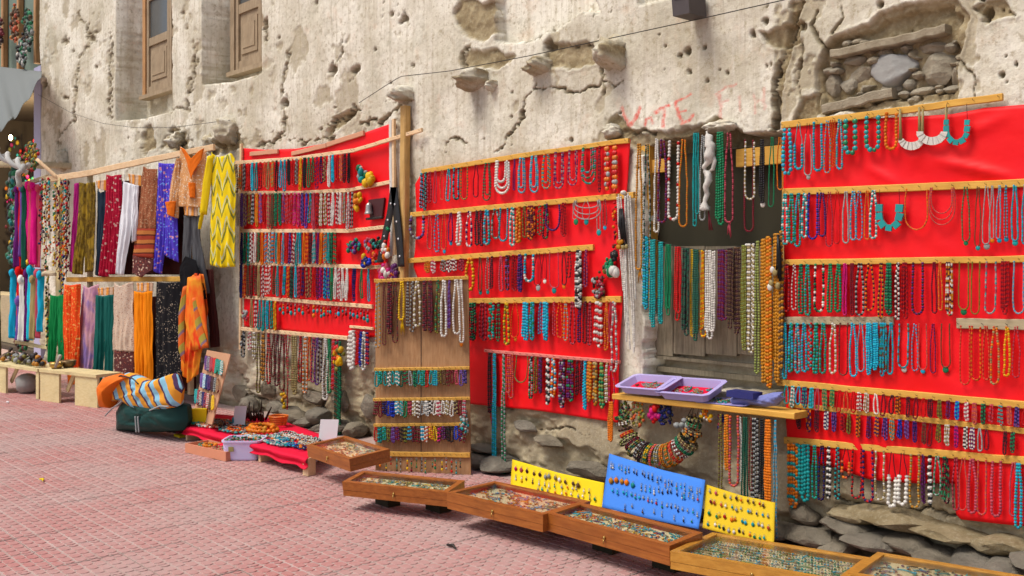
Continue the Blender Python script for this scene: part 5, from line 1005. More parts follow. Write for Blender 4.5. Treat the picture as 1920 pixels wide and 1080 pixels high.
y2 = card([(1323, 908), (1453, 942), (1450, 1020), (1318, 990)], .40, .26, M['yellowcard2'], 'ochre yellow card with bead earrings, between blue card and hanging strands')
e_ = 'earrings pinned on the '
earrow(((964, 872), (1090, 905)), 'MP PM kP N kN S S wW W N No NS', 8, 'top row, yellow card', 'its post end', e_+'yellow card', pl=y1, off=.008, w_=8, seed=1)
earrow(((964, 893), (1110, 918)), 'SW WY N N W WS WW kT S OS WT S WG Sk', 10, 'middle row, yellow card', 'its post end', e_+'yellow card', pl=y1, off=.008, w_=5, seed=2)
earrow(((1005, 912), (1122, 932)), 'wS T SW OT WK OS WR SW WS Sw G', 9, 'low row, yellow card', 'its post end', e_+'yellow card', pl=y1, off=.008, w_=5.5, seed=3)
EB = e_+'blue card'
earrow(((1142, 866), (1318, 920)), 'SW SW St Sc ST SK SKb SbK Sk SkK SKK SbK SkS SKK SkO SbY SbR SAT ScT SKT Stt SSS SSS SSK', 13, 'top row, blue card', 'yellow card', EB, pl=b1, off=.008, w_=4, seed=4)
earrow(((1144, 893), (1192, 904)), 'AA OA Aw OA Tt', 9, 'short second row, blue card', 'yellow card', EB, pl=b1, off=.008, w_=10, seed=5)
earrow(((1198, 908), (1316, 930)), 'SwK SW Stc SWW SKS SKK SkK SKb SbK SKW Stt SSw SSS SPS', 13, 'second row, blue card', 'the orange discs', EB, pl=b1, off=.008, w_=4.6, seed=6)
earrow(((1148, 915), (1312, 960)), 'tc ct cY tc Tt OT tTt St SPW SWR SRW SbG SKR Skr SKT Sbt SGo S ST SSW', 11, 'third row, blue card', 'yellow card', EB, pl=b1, off=.008, w_=5, seed=7)
earrow(((1160, 942), (1312, 978)), 'NK - N - S - SK G'.replace('-', 'S'), 12, 'bottom row, blue card', 'yellow card', EB, pl=b1, off=.008, w_=4, seed=8)
EY = e_+'ochre card'
earrow(((1330, 918), (1440, 948)), 'SP PS oS SN kR OR NP NS RS N', 8, 'top row, ochre card', 'blue card', EY, pl=y2, off=.008, w_=6, seed=9)
earrow(((1328, 938), (1446, 966)), 'rO CP Ck WT TW St SV tS SVS bS tT SK', 9, 'second row, ochre card', 'blue card', EY, pl=y2, off=.008, w_=6, seed=10)
earrow(((1328, 960), (1446, 985)), 'G GK YG RY OR OG TG tT TT SW WC CW', 8, 'third row, ochre card', 'blue card', EY, pl=y2, off=.008, w_=7, seed=11)
earrow(((1326, 978), (1440, 1008)), 'TG WT GK KW SK WS KG NK OY GT GY To', 8, 'bottom row, ochre card', 'blue card', EY, pl=y2, off=.008, w_=6, seed=12)
# ================================================================== red covered table and what lies about it
zt = .125
Gd, u_, v_ = coons([(398, 776), (520, 785), (640, 828)], [(342, 797), (430, 822), (576, 860)], nu=60, nv=20)
P = gp(Gd[..., 0], Gd[..., 1], zt); P[..., 2] += .006*fbm(P[..., 0], P[..., 1], 5, 3, 1); n2 = 8
fr0 = P[-1]; drop = np.stack([fr0+np.array([0, -.012*math.sin(q), -.009*q])+np.stack([0*u_, -.010*np.sin(u_*40)*q/n2, -.006*fbm(u_*9, u_*0, 1, 2, 2)*q/n2*4], -1) for q in range(1, n2)], 0)
P = np.concatenate([P, drop]); V_, F_ = solid_grid(P, (0, 0, 1), .004); tag(mk('red_tablecloth', V_, F_, M['redtable']), 'bright red cloth spread over the low table of trinkets', 'tablecloth')
a, b_, c_, d__ = gp(344, 797, zt-.03), gp(576, 860, zt-.03), gp(640, 828, zt-.03), gp(398, 776, zt-.03)
v, f = hexa([p-[0, 0, .02] for p in (a, b_, c_, d__)], [a, b_, c_, d__]); tb = empty('low_table', (a+c_)/2*[1, 1, 0], 'low board table under the red cloth', 'table'); mk('table_board', v, f, M['palepine'], tb, smooth=False)
for (x, y) in ((350, 826), (487, 866)):
    A = gp(x, y); v, f = box(A+[-.02, 0, 0], A+[.01, .22, zt-.055]); mk('leg_board', v, f, M['palepine'], tb, smooth=False)
TOP = Plane((0, 0, zt), (0, 0, 1))
rs = np.random.RandomState(77)
def on_table(x, y, h=.0): return gp(x, y, zt+.008+h)
def lump(name, label, cat, x, y, n_, sx, sy, r, cols, z=None, kind=None, seed=0, flat=.6, mt=None, hgt=.02):
    rs = np.random.RandomState(seed+int(x)); c0 = gp(x, y, zt+.008 if z is None else z); pc = []
    for q in range(n_):
        a = rs.uniform(0, 6.283); d = math.sqrt(rs.rand()); p = c0+np.array([d*sx*math.cos(a), d*sy*math.sin(a), r*flat+rs.rand()*hgt*(1-d)]); e = r*rs.uniform(.6, 1.3); pc.append(ell(p, (e, e*.9, e*flat), 1, q)+(jitcol(PAL[rs.choice(list(cols))], rs),))
    V_, F_, C_ = cat_parts(pc); return tag(mk(name, V_, F_, mt or BEAD, col=C_), label, cat, kind=kind)
def ringstrand(x, y, rx, ry, r, pat, z=None, turns=1, seed=0):
    rs = np.random.RandomState(seed); c0 = gp(x, y, zt+.008 if z is None else z); pc = []
    for k in range(turns):
        an = np.linspace(0, 2*math.pi, 40); e = 1-.22*k; P = c0+np.stack([rx*e*np.cos(an)*(1+.1*np.sin(3*an+k)), ry*e*np.sin(an), r+.004+0*an+k*r*1.1], -1); pc.append(bead_strand(P, r, pat, rs, (0, 0, 1)))
    return cat_parts(pc)
def strand_on(x, y, rx, ry, r, pat, label, turns=1, cat='necklace', z=None, group='strands lying on the red table'):
    V_, F_, C_ = ringstrand(x, y, rx, ry, r, pat, z, turns, int(x)); tag(mk(cat, V_, F_, BEAD, col=C_), label, cat, group)
strand_on(492, 810, .15, .10, .020, 'OOOA', 'thick orange bead necklace coiled around turquoise beads on the red table', 2)
lump('turquoise_beads', 'turquoise beads heaped inside the orange bead coil', 'beads', 488, 808, 26, .06, .05, .011, 'TtT', seed=3)
strand_on(440, 808, .09, .05, .008, 'OR', 'thin orange red strand on the table edge, before the coil', 2)
lump('turquoise_pendant', 'turquoise oval pendants beside the thin orange strand', 'pendant', 442, 806, 6, .05, .02, .014, 'T', seed=4)
for i, (x, y, rx, pat, lab) in enumerate([(404, 797, .08, 'wN', 'cream and brown strand near the yellow tin on the red table'), (420, 793, .07, 'SN', 'silver strand curled on the red table beside dark brooches'), (385, 792, .07, 'PW', 'pale pink strand curled at the bag end of the red table'), (365, 795, .06, 'TG', 'green strand at the corner of the red table beside the bag'), (450, 795, .06, 'WG', 'white and green strand in the middle of the red table'), (540, 815, .09, 'WK', 'white and black strand curled beside the orange coil'), (560, 822, .08, 'SW', 'silver white strand spread before the white card'), (530, 826, .07, 'tT', 'sky blue strand by the front edge of the red table'), (575, 832, .08, 'Ww', 'white shell strand near the corner case on the red table'), (548, 836, .06, 'bt', 'blue strand hanging over the red table edge'), (518, 822, .05, 'TW', 'small turquoise ring strand in front of the coil'), (592, 828, .06, 'KW', 'black and white strand next to the orange brown case')]):
    strand_on(x, y, rx, rx*.6, .0065, pat, lab, 2)
lump('blue_heap', 'heap of deep blue and turquoise stones on the red table corner', 'stones', 556, 838, 34, .10, .05, .013, 'bBTtO', seed=8)
lump('blue_heap', 'dark navy patterned trinkets at the very corner of the red table', 'trinkets', 570, 843, 20, .06, .04, .012, 'bbKW', seed=18)
lump('small_trinkets', 'assorted small trinkets scattered all over the red cloth', 'trinkets', 430, 799, 420, .46, .14, .014, 'wNSKTOrW', kind='stuff', seed=9, hgt=.01)
lump('small_trinkets', 'assorted rings and stones scattered over the case end of the red cloth', 'trinkets', 545, 825, 380, .32, .18, .012, 'wSWTbOrW', kind='stuff', seed=19, hgt=.01)
for i_, (x_, y_, n_) in enumerate([(385, 804, 120), (430, 814, 140), (475, 826, 120), (520, 838, 110), (452, 800, 120)]): lump('small_trinkets', ['coral and white trinkets along the bag end edge of the red cloth', 'brown and silver trinkets behind the lilac tub on the red cloth', 'white and orange trinkets in front of the orange bead coil', 'blue and white trinkets along the front edge near the white bowl', 'dark and cream trinkets before the printed white card'][i_], 'trinkets', x_, y_-6, n_, .17, .06, .013, ['CWwO', 'NSkT', 'WOTw', 'bWTS', 'KwNO'][i_], kind='stuff', seed=40+i_, hgt=.008)
lump('dark_brooches', 'dark brown metal brooches lying on the red table', 'brooches', 420, 800, 18, .10, .04, .014, 'NkK', seed=10)
for q in range(14):
    x = 458+q*3.0+rs.uniform(-2, 2); s_ = rs.uniform(-.04, .04); p = on_table(x, 790-rs.uniform(0, 9)); h = rs.uniform(.07, .18); P = [p, p+[s_, .0, h*.5], p+[s_*2+rs.uniform(-.02, .03), 0, h]]
    v, f = tube(P, [.011, .008, .004], None, 6); v += (fbm(v[:, 0]*5, v[:, 2]*5, 9, 2, 1)*.012)[:, None]
    tag(mk('dark_figurine', v, f, plain('dark_bronze', (.035, .022, .012), .5, .5, .3, .3) if q == 0 else bpy.data.materials['dark_bronze']), 'dark bronze figurine behind the orange coil, '+ORD[q]+' from the printed white card', 'figurine', 'dark figurines on the red table')
t = empty('bowl_stack', on_table(514, 799), 'stack of orange bangles and bowl behind the orange coil', 'bowl')
for q in range(5):
    p = on_table(514, 799)+[0, .04, .014+q*.016]; an = np.linspace(0, 2*math.pi, 25); r0 = .060+.004*q; v, f = tube(p+np.stack([r0*np.cos(an), r0*np.sin(an), 0*an], -1), .0085, None, 7, (0, 0, 1)); mk('bangle', v, f, plain('orange_bangle', (.75, .18, .02), .4) if q == 0 else bpy.data.materials['orange_bangle'], t)
def standcard(x, y, wm, hm, yaw, label, leanb=.25):
    p = on_table(x, y); u = np.array([math.cos(yaw), math.sin(yaw), 0]); bk = np.array([-u[1], u[0], 0])*leanb+np.array([.10, 0, 1]); bk /= np.linalg.norm(bk); th = np.cross(u, bk)*.003
    q = [p, p+u*wm, p+u*wm+bk*hm, p+bk*hm]; v, f = hexa(q, [a+th for a in q]); tag(mk('white_card', v, f, M['white'], smooth=False), label, 'card')
standcard(436, 800, .10, .17, .8, 'white card with a coloured print standing among trinkets by the dark figurines')
standcard(597, 826, .14, .16, .8, 'blank white card leaning at the end of the red table')
p = on_table(440, 798); v, f = ell(p+[.03, -.03, .05], (.018, .006, .03), 2); tag(mk('pendant', v, f, plain('pendant_blue', (.05, .35, .45), .4)), 'blue and orange drop pendant before the white card', 'pendant')
pc_ = gp(352, 783, .0); v, f = box((-.08, -.02, 0), (.08, .03, .13)); v = v @ np.array(Matrix.Rotation(-.9, 3, 'Z'))
tn = tag(mk('yellow_tin', v+gp(370, 796, .125)+[0, 0, .003], f, M['yellowcard'], smooth=False), 'small yellow box standing at the corner of the red table beside the bag', 'box')
lump('bead_strip', 'tiny dark beads on the face of the yellow box', 'beads', 374, 800, 14, .05, .01, .006, 'KTW', z=.19, seed=33)
# low pinkish tray and lilac tub on the paving
A = gp(347, 848); B = gp(409, 862); u = (B-A); wl_ = np.linalg.norm(u); u /= wl_; nrm = np.array([-u[1], u[0], 0]); t = empty('low_tray', A, 'low pinkish wooden tray of orange beads on the paving', 'tray'); pk = plain('pink_wood', (.68, .28, .16), .6)
def Qt(x, y, z): return A+u*x+nrm*y+np.array([0, 0, z])
for (x0, x1, y0, y1, z0, z1, nm) in [(0, wl_+.1, 0, .012, 0, .07, 'side'), (0, wl_+.1, .2, .212, 0, .07, 'side'), (0, .012, .013, .199, 0, .07, 'side'), (wl_+.088, wl_+.1, .013, .199, 0, .07, 'side'), (.013, wl_+.087, .013, .199, .004, .045, 'tray_floor')]:
    v, f = hexa([Qt(x0, y0, z0), Qt(x1, y0, z0), Qt(x1, y1, z0), Qt(x0, y1, z0)], [Qt(x0, y0, z1), Qt(x1, y0, z1), Qt(x1, y1, z1), Qt(x0, y1, z1)]); mk(nm, v, f, pk, t, smooth=False)
c0 = Qt(wl_*.5, .11, .05)
for i, (dx, pat, lab, r) in enumerate([(-.05, 'OA', 'orange bead strand curled in the low pinkish tray', .014), (.08, 'Pw', 'pale pink strand curled in the low pinkish tray', .008), (-.12, 'To', 'green strand at the bag end of the low tray', .008)]):
    rs2 = np.random.RandomState(i); an = np.linspace(0, 6.28, 30); P = c0+u*dx+np.stack([.06*np.cos(an), .045*np.sin(an), .0*an+r], -1); V_, F_, C_ = cat_parts([bead_strand(P, r, pat, rs2, (0, 0, 1))]); tag(mk('necklace', V_, F_, BEAD, col=C_), lab, 'necklace', 'strands in the low tray')
v, f = ell(Qt(wl_*.95, .08, .075), (.03, .02, .018), 2); tag(mk('turquoise_pendant', v, f, plain('turquoise_stone', PAL['T'], .4)), 'turquoise oval pendant at the tub end of the low tray', 'pendant')
A = gp(414, 864); B = gp(487, 864); c0 = (A+B)/2+[0, .0, 0]; u = (B-A); wl_ = np.linalg.norm(u); u /= wl_; nrm = np.array([-u[1], u[0], 0]); t = empty('lilac_tub', A, 'translucent lilac plastic tub with a small square sticker, full of rings', 'tub')
m, tt, b = mat('translucent_lilac', .35, .4); b.inputs['Base Color'].default_value = (.62, .58, .84, 1); b.inputs['Subsurface Weight'].default_value = .3; M['tub'] = m
def ringt(e, z, r=.16):
    L_ = wl_*.5*e; Dd = .125*e; cx = A+u*wl_*.5+nrm*.12; P = []
    for a in np.linspace(0, 2*math.pi, 33)[:-1]:
        ca, sa = math.cos(a), math.sin(a); P.append(cx+u*L_*np.sign(ca)*abs(ca)**.28+nrm*Dd*np.sign(sa)*abs(sa)**.28+np.array([0, 0, z]))
    return P
rr = [ringt(.86, 0), ringt(.90, .01), ringt(.97, .135), ringt(1.03, .137), ringt(1.03, .15), ringt(.95, .15), ringt(.93, .135), ringt(.84, .115)]; V_ = np.array(sum(rr, [])); F_ = [tuple(range(31, -1, -1)), tuple(range(7*32, 8*32))]
for k in range(7):
    for q in range(32): F_.append((k*32+q, k*32+(q+1) % 32, k*32+32+(q+1) % 32, k*32+32+q))
mk('tub_body', V_, F_, M['tub'], t, smooth=False)
q = [A+u*wl_*.20-nrm*.0+np.array([0, 0, .07])-nrm*.004, A+u*wl_*.33+np.array([0, 0, .07])-nrm*.004, A+u*wl_*.33+np.array([0, 0, .105])-nrm*.010, A+u*wl_*.20+np.array([0, 0, .105])-nrm*.010]
v, f = hexa(q, [p+nrm*.008 for p in q]); mk('sticker', v, f, plain('sticker', (.45, .42, .15), .6, .3, .6, sc=60), t, smooth=False)
cx = A+u*wl_*.5+nrm*.12; lump('small_jewellery', 'silver, green and brown rings heaped in the lilac tub', 'jewellery', 0, 0, 1, .01, .01, .001, 'S') if 0 else None
pc = []; rs3 = np.random.RandomState(4)
for q in range(120):
    p = cx+u*rs3.uniform(-.42, .42)*wl_+nrm*rs3.uniform(-.10, .10)+[0, 0, .125+rs3.rand()*.03]; e = rs3.uniform(.006, .014); pc.append(ell(p, (e, e, e*.7), 1)+(jitcol(PAL[rs3.choice(list('SSGNKTw'))], rs3),))
V_, F_, C_ = cat_parts(pc); tag(mk('small_jewellery', V_, F_, BEAD, col=C_), 'silver and dark rings heaped in the translucent lilac tub', 'jewellery', kind='stuff')
c0 = gp(552, 873); prof = [(.05, 0), (.085, .02), (.11, .07), (.115, .075), (.10, .072), (.07, .03)]; an = np.linspace(0, 2*math.pi, 29)[:-1]; V_ = np.array([c0+[r*math.cos(a), .10+r*math.sin(a), z] for r, z in prof for a in an]); F_ = [tuple(range(27, -1, -1))]+[(k*28+q, k*28+(q+1) % 28, k*28+28+(q+1) % 28, k*28+28+q) for k in range(5) for q in range(28)]+[tuple(range(140, 168))]
tag(mk('white_bowl', V_, F_, M['white']), 'white plastic bowl half under the red table', 'bowl')
# leaning bracelet card beside the bag
p0 = gp(362, 800); pl = Plane(p0, (-.35, -1, .28)); q = [pl.at(*a) for a in ((388, 656), (432, 664), (397, 796), (360, 788))]; v, f = hexa(q, [p-pl.n*.008 for p in q]); tag(mk('brown_card', v, f, plain('brown_cardboard', (.52, .28, .16), .85, .2, .2), smooth=False), 'brown cardboard panel leaning against the scarf, hung with three rows of bracelets', 'card')
for k, (x0, y0, x1, y1, cs) in enumerate([(388, 664, 424, 676, 'pV Sp rP R GT TG TW'), (380, 697, 416, 709, 'V tW b pb k KS wr'), (370, 727, 406, 741, 'T rP kW b rP WR N Y')]):
    c_ = cs.split(); it = '; '.join('%g %g %g %s 4 2' % (x0+(x1-x0)*(i+.0)/len(c_), x0+(x1-x0)*(i+1.1)/len(c_), y0+(y1-y0)*(i+.5)/len(c_)+29, p if len(p) > 1 else p+p) for i, p in enumerate(c_))
    row(((x0, y0), (x1, y1)), it, ['top', 'middle', 'lowest'][k]+' row, leaning cardboard', 'striped bag', 'bracelets on the leaning cardboard', pl=pl, off=.008, noun='bracelet')
# ================================================================== bags
def blob(outline, pl, depth, off, nr=16, na=72, noise=.0, k=0, pw=.5):
    o_ = np.array(outline, float); c0 = o_.mean(0); T = np.linspace(0, 1, na+1)[:-1]; ring = poly_at(np.vstack([o_, o_[:1]]), T)
    V_ = []; F_ = []
    for side in (1, -1):
        for i in range(nr+1):
            r = i/nr; Pp = c0+(ring-c0)*r; d = depth*(1-r**2.2)**pw*side; V_.append(pl.at(Pp[:, 0], Pp[:, 1], off+d+(noise*fbm(Pp[:, 0], Pp[:, 1], .06, 3, k) if side > 0 else 0)*(1-r*r)))
    V_ = np.concatenate(V_); n1 = (nr+1)*na
    for s_ in (0, 1):
        for i in range(nr):
            for j in range(na):
                q = (s_*n1+i*na+j, s_*n1+i*na+(j+1) % na, s_*n1+(i+1)*na+(j+1) % na, s_*n1+(i+1)*na+j); F_.append(q if s_ == 0 else q[::-1])
    return V_, F_, np.concatenate([np.concatenate([np.stack([(c0+(ring-c0)*i/nr)[:, 0]*.01, (c0+(ring-c0)*i/nr)[:, 1]*.01], -1) for i in range(nr+1)])]*2)
bgp = gp(290, 815); BG_ = Plane(bgp, (.15, -1, 0))
# green duffel
V_, F_, uv = blob([(230, 806), (229, 770), (240, 752), (262, 742), (300, 748), (335, 752), (354, 758), (357, 790), (350, 806), (300, 810)], BG_, .16, .02, noise=.05, k=1)
dark = tag(mk('green_duffel_bag', V_, F_, fabric('dark_green_nylon', (.010, .05, .045), 'plain', rough=.5), uv=uv), 'dark green duffel bag with grey piping, lying under the striped one', 'bag'); ORG_ = dark
for pts in ([(232, 775), (245, 762), (262, 750)], [(289, 776), (291, 806)], [(294, 776), (296, 806)], [(316, 765), (335, 757), (352, 758)]):
    P = poly_at(pts, np.linspace(0, 1, 12)); v, f = tube(BG_.at(P[:, 0], P[:, 1], .175), .007, None, 6); mk('piping', v, f, plain('grey_piping', (.35, .36, .36), .7) if 'grey_piping' not in bpy.data.materials else bpy.data.materials['grey_piping'], dark)
V_, F_, uv = blob([(226, 752), (222, 722), (235, 703), (262, 696), (298, 712), (325, 706), (350, 697), (360, 725), (357, 757), (340, 766), (305, 772), (275, 766), (250, 748)], BG_, .10, .09, noise=.04, k=2, pw=.4)
stripe = fabric('striped_bag_cloth', (.74, .33, .04), 'stripe', (.24, .50, .66), (.08, .04, .10), 5.6, rot=-1.25)
o = tag(mk('striped_duffel_bag', V_, F_, stripe, uv=uv), 'blue and orange striped woven bag resting on the dark green one', 'bag')
Vp, Fp, uvp = blob([(224, 760), (221, 722), (234, 703), (258, 697), (275, 704), (258, 715), (244, 735), (238, 762)], BG_, .10, .16, k=3, noise=.02); mk('orange_end_panel', Vp, Fp, fabric('orange_nylon', (.78, .16, .01), 'plain', rough=.6), o, uv=uvp)
P = poly_at([(250, 712), (266, 700), (290, 706), (300, 716)], np.linspace(0, 1, 16)); v, f = tube(BG_.at(P[:, 0], P[:, 1], .20), .006, None, 6); mk('handle', v, f, M['nail'], o)
a = gp(326, 818); v, f = box(a, a+[.12, .18, .02]); tag(mk('yellow_case', v, f, M['yellowcard'], smooth=False), 'flat yellow case on the paving beside the green bag', 'case')
lump('dark_cloth', 'crumpled black and pink cloth on the flat yellow case', 'cloth', 330, 812, 14, .10, .07, .04, 'KkKr', z=.025, seed=5, mt=PAINT, flat=.4)
# ================================================================== clothes rack at the far end
A_ = wpt(405, -.22); B_ = wpt(60, -1.12); RK = vplane(A_[:2], B_[:2])
def panel(top, bot, left=None, right=None, off=0.0, folds=4, amp=.011, nu=36, nv=44, seed=0, flare=.6, sheer=0.0):
    Gd, u, v = coons(top, bot, left, right, nu, nv); Uu, Vv = np.meshgrid(u, v)
    f = np.sin(2*math.pi*(Uu*folds+.35*fbm(Vv*2+seed, Uu, 1.3, 2, 1)*folds*.4)+seed)*(.35+flare*Vv)+.9*fbm(Uu*4+seed, Vv*3, 1.0, 3, seed)
    bulge = .025*np.sin(math.pi*Uu); f = f*(.55+1.2*fbm(Uu*2+seed, Vv*1.5, 1.4, 2, seed+2))+1.3*fbm(Uu*2.2+Vv*1.3+seed, Vv*2.6-Uu, 1.6, 3, seed+4)
    P = RK.at(Gd[..., 0], Gd[..., 1], off+bulge+amp*f); V_, F_ = solid_grid(P, RK.n, .004)
    uv1 = np.stack([(Gd[..., 0]*.0075), (Gd[..., 1]*.0065)], -1).reshape(-1, 2); return V_, F_, np.concatenate([uv1, uv1])
def garment(name, cat, label, mt, patches, off=.03, group=None, parts=None, **k):
    Vs, Fs, Us, n_ = [], [], [], 0
    for i, p in enumerate(patches):
        V_, F_, uv = panel(*p, off=off+.006*(i % 3), seed=i+int(p[0][0][0]) % 7, **k); Vs.append(V_); Fs += [tuple(a+n_ for a in f) for f in F_]; Us.append(uv); n_ += len(V_)
    o = mk(name, np.concatenate(Vs), Fs, mt, uv=np.concatenate(Us)); tag(o, label, cat, group)
    for nm, p, m2, of in (parts or []):
        V_, F_, uv = panel(*p, off=of, seed=3, nu=14, nv=14, folds=2, amp=.006); mk(nm, V_, F_, m2, o, uv=uv)
    return o
def legs(x0, x1, yw, yc, yb, lx, rx, off=.03):
    """trousers as patches: hip, two legs; lx,rx = (a,b) at the hem"""
    xm = (x0+x1)/2
    return [([(x0, yw), (xm+.6, yw+3)], [(lx[0], yb-2), (lx[1], yb)], [(x0, yw), (x0-1, yc), (lx[0], yb-2)], [(xm+.6, yw+3), (xm+.6, yc), (lx[1], yb)]), ([(xm-.6, yw+3), (x1, yw)], [(rx[0], yb-4), (rx[1], yb-6)], [(xm-.6, yw+3), (xm-.6, yc), (rx[0], yb-4)], [(x1, yw), (x1+1, yc), (rx[1], yb-6)])]
def rail(pts, th, lab, mt='palepine', pl=None, off=0):
    pl = pl or RK; vs = []
    for a, b_ in zip(pts[:-1], pts[1:]): vs.append(beam(pl.at(*a, off), pl.at(*b_, off), th*float(pl.scale(*a)), .03, (0, 0, 1), 8, .004, int(a[0])))
    v, f, _ = cat_parts(vs); return tag(mk('rail', v, f, M[mt], smooth=False), lab, 'rail')
rail([(88, 337), (170, 324), (280, 300), (402, 276)], 11, 'upper wooden rail carrying trousers and tunics, sloping up to the yellow tunic')
rail([(126, 524), (355, 523)], 9, 'lower wooden rail between the two rows of hanging clothes', 'pine')
for x, y0, y1, lab in ((163, 320, 745, 'upright post of the clothes rack behind the olive trousers'), (352, 290, 740, 'upright post of the clothes rack behind the grey trousers')):
    v, f = beam(RK.at(x, y0, -.04), RK.at(x, y1, -.04), .06, .05, (1, 0, 0), 6, .004, 2); tag(mk('rack_post', v, f, M['greywood'], smooth=False), lab, 'post')
CU = 'clothes on the upper rail'; CL = 'clothes on the lower rail'
FA = {}
FA['olive'] = fabric('olive_print', (.26, .17, .012), 'tie', (.10, .06, .01), (.34, .22, .02), 16)
FA['navy'] = fabric('navy_cotton', (.012, .025, .045)); FA['maroon'] = fabric('maroon_floral', (.36, .005, .03), 'floral', (.62, .42, .36), (.50, .02, .05), 17)
FA['white'] = fabric('white_cotton', (.78, .80, .84)); FA['brown'] = fabric('brown_paisley', (.28, .09, .04), 'floral', (.55, .38, .22), (.42, .20, .10), 42)
FA['brownb'] = fabric('brown_border', (.30, .04, .02), 'stripe', (.45, .16, .04), (.10, .02, .01), 9); FA['crown'] = fabric('crown_print', (.10, .03, .03), 'floral', (.62, .45, .34), (.30, .08, .05), 22)
FA['blue'] = fabric('blue_floral', (.08, .05, .52), 'floral', (.66, .28, .30), (.16, .30, .78), 17); FA['kurta'] = fabric('orange_white_print', (.60, .30, .12), 'floral', (.78, .68, .55), (.74, .60, .42), 30)
FA['orangetrim'] = fabric('orange_trim', (.75, .16, .01)); FA['grey'] = fabric('grey_cotton', (.085, .088, .095)); FA['black'] = fabric('black_cloth', (.006, .006, .008))
FA['yellow'] = fabric('yellow_stripes', (.80, .60, .01), 'chevron', (.50, .58, .38), (.20, .22, .04), 3.6); FA['yplain'] = fabric('yellow_cotton', (.80, .58, .01))
FA['green'] = fabric('green_cotton', (.004, .22, .055)); FA['redor'] = fabric('red_orange_print', (.76, .07, .01), 'floral', (.80, .42, .12), (.80, .28, .04), 22)
FA['tiedye'] = fabric('purple_tiedye', (.34, .16, .28), 'tie', (.56, .30, .34), (.24, .16, .40), 9); FA['teal'] = fabric('teal_cotton', (.006, .10, .085))
FA['paisley'] = fabric('cream_paisley', (.58, .46, .36), 'floral', (.22, .08, .06), (.50, .20, .08), 46); FA['orange'] = fabric('orange_cotton', (.86, .25, .003)); FA['fleck'] = fabric('black_flecked', (.008, .008, .010), 'fleck', (.60, .50, .38), None, 24)
FA['scarf'] = fabric('orange_silk', (.80, .10, .01), 'tie', (.80, .30, .02), (.78, .05, .01), 5, rough=.6); FA['multi'] = fabric('striped_silk', (.70, .14, .02), 'stripe', (.40, .32, .05), (.25, .16, .20), 6, rough=.6, rot=.9)
FA['lin'] = fabric('striped_lining', (.62, .42, .28), 'stripe', (.70, .28, .05), (.28, .16, .12), 14, rot=1.57)
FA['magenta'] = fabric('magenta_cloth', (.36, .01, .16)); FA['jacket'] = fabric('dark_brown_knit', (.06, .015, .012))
garment('trousers', 'trousers', 'olive and gold patterned trousers on the upper rail', FA['olive'], legs(156, 186, 342, 400, 515, (143, 163), (166, 184)), .05, CU)
garment('trousers', 'trousers', 'dark navy trousers with striped inner waistband on the upper rail', FA['navy'], [([(186, 352), (195, 362), (206, 356)], [(182, 515), (200, 520)])], .02, CU, parts=[('waistband', ([(186, 340), (206, 338)], [(187, 352), (206, 358)]), FA['lin'], .04)])
garment('trousers', 'trousers', 'maroon floral trousers between navy and white ones', FA['maroon'], legs(208, 237, 328, 400, 519, (193, 212), (212, 230)), .06, CU)
garment('trousers', 'trousers', 'bright white trousers hanging with striped lining showing', FA['white'], [([(245, 326), (249, 342), (264, 347)], [(228, 512), (243, 516)], [(245, 326), (238, 410), (228, 512)], [(264, 347), (260, 412), (243, 516)]), ([(262, 347), (274, 349)], [(262, 456), (268, 452)], [(262, 347), (258, 412), (262, 456)], [(274, 349), (271, 410), (268, 452)])], .08, CU, parts=[('waistband', ([(247, 326), (274, 330)], [(250, 346), (274, 350)]), FA['lin'], .05)])
o = garment('trousers', 'trousers', 'brown paisley trousers with red banded hem beside the white ones', FA['brown'], [([(279, 312), (290, 318), (306, 318)], [(266, 430), (302, 430)])], .07, CU, parts=[('hem_band', ([(267, 429), (303, 429)], [(260, 480), (300, 484)]), FA['brownb'], .08), ('hem_print', ([(260, 479), (300, 483)], [(258, 512), (280, 520), (298, 505)]), FA['crown'], .075)])
garment('trousers', 'trousers', 'blue and purple floral trousers with flared hem on the upper rail', FA['blue'], [([(306, 306), (321, 308)], [(296, 506), (312, 514)], [(306, 306), (302, 430), (296, 506)], [(321, 308), (322, 430), (312, 514)]), ([(320, 308), (338, 308)], [(317, 476), (344, 492)], [(320, 308), (320, 430), (317, 476)], [(338, 308), (343, 430), (344, 492)])], .06, CU)
garment('tunic', 'tunic', 'orange and white printed tunic with V neck and one drooping sleeve', FA['kurta'], [([(350, 276), (362, 282), (376, 300), (388, 284), (400, 284)], [(346, 388), (392, 390)]), ([(346, 300), (352, 296)], [(326, 402), (346, 410)], [(346, 300), (336, 330), (327, 402)], [(353, 298), (350, 350), (347, 410)])], .09, CU,
        parts=[('neck_trim', ([(356, 278), (366, 282), (380, 300), (394, 284), (400, 280)], [(366, 300), (376, 326), (380, 338), (384, 326), (396, 300)]), FA['orangetrim'], .125), ('chest_panel', ([(371, 344), (384, 344)], [(373, 372), (384, 372)]), FA['orangetrim'], .125), ('cuff', ([(327, 380), (347, 378)], [(330, 400), (344, 408)]), FA['orangetrim'], .12)])
garment('trousers', 'trousers', 'plain grey trousers with striped inside below the orange tunic', FA['grey'], legs(352, 384, 404, 450, 556, (344, 360), (372, 400)), .05, CU, parts=[('waistband', ([(356, 388), (382, 388)], [(357, 404), (382, 406)]), FA['lin'], .08)])
garment('shawl', 'shawl', 'black shawl slung over the grey trousers', FA['black'], [([(352, 500), (366, 480), (384, 488), (394, 520)], [(352, 545), (372, 560), (402, 560)])], .10, CU, folds=3)
YP = WALL
